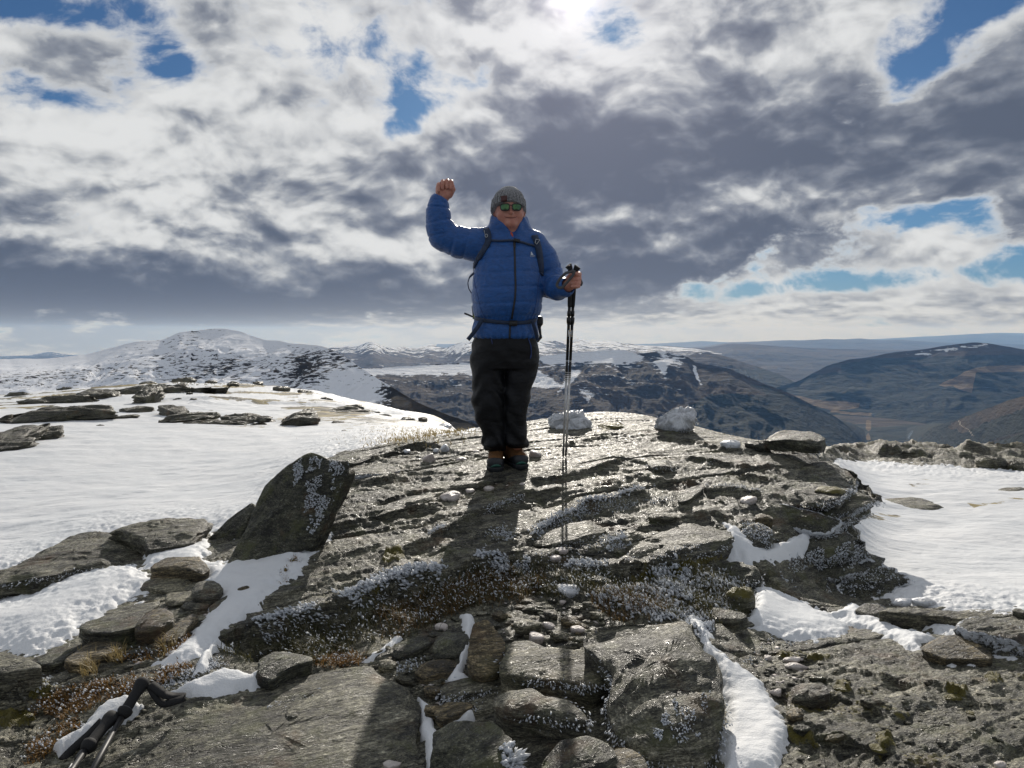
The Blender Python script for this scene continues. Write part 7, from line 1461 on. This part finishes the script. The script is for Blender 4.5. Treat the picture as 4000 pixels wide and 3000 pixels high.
# rime standing along ledges
def ledge_rime(pts, n, L0, L1, spread=.02, dirv=WIND, drop=.02):
    W = np.array([hit(*q, HSM) for q in pts]); q = curve(W, n); q = q+GRS.normal(0, spread, (n, 3))*[1, .8, .5]; q[:, 2] = samp(H, q[:, 0], q[:, 1])+GRS.uniform(-.005, .01, n); g = (fbm(q[:, 0]*5, q[:, 1]*5, oct=3, seed=311) > -.22)
    feathers(q[g], np.tile(np.asarray(dirv), (g.sum(), 1)), L0, L1)
ledge_rime([(2085, 2095), (2130, 2050), (2200, 2010), (2295, 1962), (2453, 1926), (2540, 1900)], 900, .014, .034, .016, (-.2, -.7, .35))
ledge_rime([(2110, 2080), (2200, 2035), (2300, 1995), (2420, 1950)], 500, .008, .02, .025, (-.2, -.7, .35)); ledge_rime([(2400, 1990), (2500, 1960), (2640, 1950)], 380, .007, .018, .03, (-.2, -.7, .3))
ledge_rime([(1900, 2000), (1990, 1960), (2040, 1945)], 220, .008, .018, .015, (-.3, -.7, .4)); ledge_rime([(1680, 2085), (1720, 2068), (1740, 2060)], 90, .01, .02, .012)
ledge_rime([(1930, 2090), (1960, 2070), (1990, 2110), (1950, 2150), (1920, 2140)], 260, .010, .022, .03)
ledge_rime([(1360, 2330), (1440, 2305), (1500, 2265), (1560, 2250), (1610, 2235), (1720, 2230)], 1000, .018, .044, .024); ledge_rime([(1840, 2185), (1900, 2175), (1990, 2190), (2060, 2165)], 420, .015, .036, .018); ledge_rime([(1950, 2215), (2080, 2200), (2200, 2210), (2300, 2205), (2360, 2215)], 900, .014, .034, .030)
ledge_rime([(1000, 2460), (1080, 2425), (1160, 2400), (1280, 2365)], 520, .012, .028, .02); ledge_rime([(2760, 1897), (2833, 1900), (2970, 1920)], 300, .007, .016, .012, (-.1, -.7, .2)); ledge_rime([(2420, 2195), (2640, 2175), (2850, 2120)], 300, .007, .018, .02, (-.1, -.7, .1))
ledge_rime([(2640, 1860), (2800, 1790), (2950, 1790)], 120, .006, .014, .03); ledge_rime([(1390, 1860), (1450, 1850), (1560, 1838)], 160, .006, .014, .012, (-.2, -.7, 0))
# heavily rimed tufts
for poly, n, a, b_ in (([(2300, 2330), (2420, 2295), (2540, 2300), (2640, 2370), (2600, 2410), (2440, 2395)], 900, .018, .040), ([(2480, 2250), (2600, 2190), (2680, 2220), (2720, 2330), (2640, 2370), (2540, 2300)], 900, .020, .046), ([(2720, 2260), (2820, 2230), (2920, 2290), (2900, 2380), (2780, 2390)], 600, .016, .036),
                     ([(2640, 2370), (2760, 2410), (2800, 2470), (2740, 2480), (2680, 2430)], 500, .016, .034), ([(2480, 2380), (2580, 2370), (2650, 2410), (2560, 2430)], 500, .016, .034), ([(2100, 2195), (2200, 2100), (2450, 2090), (2440, 2140), (2200, 2190)], 260, .007, .016), ([(2320, 2100), (2440, 2080), (2450, 2120), (2380, 2150)], 420, .010, .022),
                     ([(2900, 2040), (2980, 2060), (3050, 2130), (3000, 2180), (2930, 2110)], 500, .010, .022), ([(3050, 2160), (3140, 2100), (3230, 2120), (3200, 2200), (3090, 2240)], 420, .008, .02), ([(600, 2650), (760, 2600), (860, 2560), (900, 2600), (760, 2680), (640, 2700)], 900, .006, .016), ([(220, 2960), (330, 2840), (480, 2770), (440, 2840), (300, 2930)], 700, .006, .016),
                     ([(130, 2640), (190, 2620), (210, 2680), (150, 2700)], 120, .008, .018), ([(1530, 2600), (1640, 2560), (1660, 2600), (1560, 2640)], 130, .008, .02), ([(2860, 2620), (3000, 2480), (3100, 2500), (3040, 2560)], 160, .007, .016), ([(1820, 2700), (1880, 2700), (1880, 2800), (1820, 2790)], 40, .008, .016)):
    q = pick([poly], n, 14); feathers(q-[0, 0, .003], np.tile(WIND*.8+[0, 0, .35], (n, 1)), a, b_)
# rime on the rims of rocks
for ring, out, k in RIMS:
    per = np.linalg.norm(np.roll(ring, -1, 0)-ring, axis=1).sum(); n = int(per*620*k)
    c = GRS.uniform(0, len(ring), n); i = c.astype(int) % len(ring); f = (c % 1)[:, None]; q = ring[i]*(1-f)+ring[(i+1) % len(ring)]*f; o_ = out[i]
    w = np.clip(-o_[:, 1]*1.0+.20+(fbm(q[:, 0]*6, q[:, 1]*6, q[:, 2]*6, oct=3, seed=321))*1.6, 0, 1); g = GRS.rand(n) < w; m = g.sum()
    if m: feathers(q[g]+GRS.normal(0, .009, (m, 3))-[0, 0, .010], o_[g]*.6+np.array([-.15, -.45, -.15]), .006, .017, .26)
# rime over the right side of the standing slab and other faces
def face_rime(oname, polys, n, L0, L1, dirv):
    obs = [q for q in bpy.data.objects if q.get('label', '').startswith(oname) or (oname == 'layers' and q.name.split('.')[0] in ('rock_layer', 'rock_core'))]; co, tri, k0 = [], [], 0
    for o in obs:
        me = o.data; c_ = np.empty(len(me.vertices)*3, np.float32); me.vertices.foreach_get('co', c_); c_ = c_.reshape(-1, 3)+np.array(o.location); co.append(c_)
        t_ = np.empty(len(me.loops), np.int32); me.loops.foreach_get('vertex_index', t_); tri += (t_.reshape(-1, 3)+k0).tolist(); k0 += len(c_)
    co = np.concatenate(co); bv = BVHTree.FromPolygons([tuple(v) for v in co], tri); P_ = []
    for poly in polys:
        q = np.array(poly, float); c = GRS.uniform(q.min(0), q.max(0), (n*3, 2)); c = c[(poly_sdf(c[:, 0], c[:, 1], poly) > 0)]; c = c[fbm(c[:, 0]/26, c[:, 1]/40, oct=3, seed=331) > -.12][:n//len(polys)]
        for x, y in c:
            loc, no, i, d = bv.ray_cast(Vector((0, 0, 0)), Vector(ray(x, y)).normalized())
            if loc is not None: P_.append(np.array(loc))
    P_ = np.array(P_); feathers(P_, np.tile(np.asarray(dirv, float), (len(P_), 1)), L0, L1, .34)
from mathutils import Vector
from mathutils.bvhtree import BVHTree
face_rime('big dark standing', [[(1290, 1800), (1346, 1802), (1348, 1825), (1330, 1870), (1300, 1930), (1270, 2010), (1225, 2090), (1210, 2080), (1250, 1980), (1280, 1890)], [(1130, 1830), (1200, 1775), (1262, 1785), (1250, 1830), (1190, 1850), (1150, 1900), (1130, 1890)], [(1200, 1880), (1290, 1840), (1270, 1950), (1200, 2080), (1190, 2000)]], 1300, .006, .017, (-.2, -.8, .2))
face_rime('squarish dark boulder', [[(1940, 2900), (2000, 2900), (2000, 2990), (1950, 3000)]], 60, .01, .03, (.7, -.4, .2))
face_rime('layers', [[(2985, 2225), (3100, 2240), (3085, 2340), (3000, 2340)], [(3105, 2185), (3260, 2110), (3250, 2200), (3150, 2280), (3090, 2250)], [(3210, 2340), (3300, 2250), (3420, 2215), (3530, 2255), (3400, 2340), (3280, 2390)], [(2880, 2070), (3010, 2030), (3120, 2080), (3000, 2130)], [(3220, 2140), (3370, 2100), (3420, 2180), (3300, 2230)]], 2600, .006, .018, (-.3, -.75, .2))
q = np.array([hit(x, y, HSM) for x, y in zip(GRS.uniform(1985, 2110, 130), GRS.uniform(2905, 3020, 130))]); b0 = P3(1990, 2985, hit(1990, 2985, HSM)[1]-.06); feathers(b0+(q-q.mean(0))*.45, nrm([.6, -.3, .3])+2.2*(q-q.mean(0))/np.ptp(q, 0).max(), .018, .048, .17)
face_rime('humped' if False else 'large humped', [[(2700, 2760), (2790, 2640), (2740, 2900), (2640, 2900), (2620, 2840), (2600, 2760)], [(2550, 2860), (2640, 2720), (2650, 2750), (2580, 2890)]], 320, .006, .014, (-.3, -.7, .2))
flush('rime')
# a ball of rime on the humped boulder: one thing
c = P3(2365, 2512, hit(2365, 2545, HSM)[1]-.02); k = 330; d = GRS.normal(0, 1, (k, 3)); d /= np.linalg.norm(d, axis=1)[:, None]; feathers(c+d*[.040, .032, .022], d+WIND*.3, .010, .024, .36)
tag(flush('rime_ball'), 'white ball of rime feathers sitting on the humped boulder', 'rime', kind='thing')
stone(2905, 2345, 128, 110, 'rounded green cushion plant dusted with rime', mat=ROCK, cat='plant', name='cushion_plant', moss=1.1, frost_all=.34, dome=.5, flat=.6, rough=.10)
for x, y, w, h, lb in ((3255, 1905, 130, 66, 'yellow-green moss cushion on the rimed shelf'), (2395, 1660, 110, 24, 'thin moss strip on the crest behind the poles'), (3440, 2915, 80, 62, 'round moss cushion with a rimed side in the lower corner'), (3730, 2722, 90, 34, 'long moss cushion on the corner bedrock'), (3285, 2685, 60, 40, 'dark moss cushion on the corner bedrock'), (3800, 2780, 46, 40, 'small moss cushion near the right edge')):
    stone(x, y, w, h, lb, mat=ROCK, cat='moss', name='moss_cushion', moss=1.2, dome=.22, flat=.16, rough=.03, facn=0, frost_all=.05, Y=4.43 if y < 1950 and x > 3000 else None, group='moss cushions on the rock')
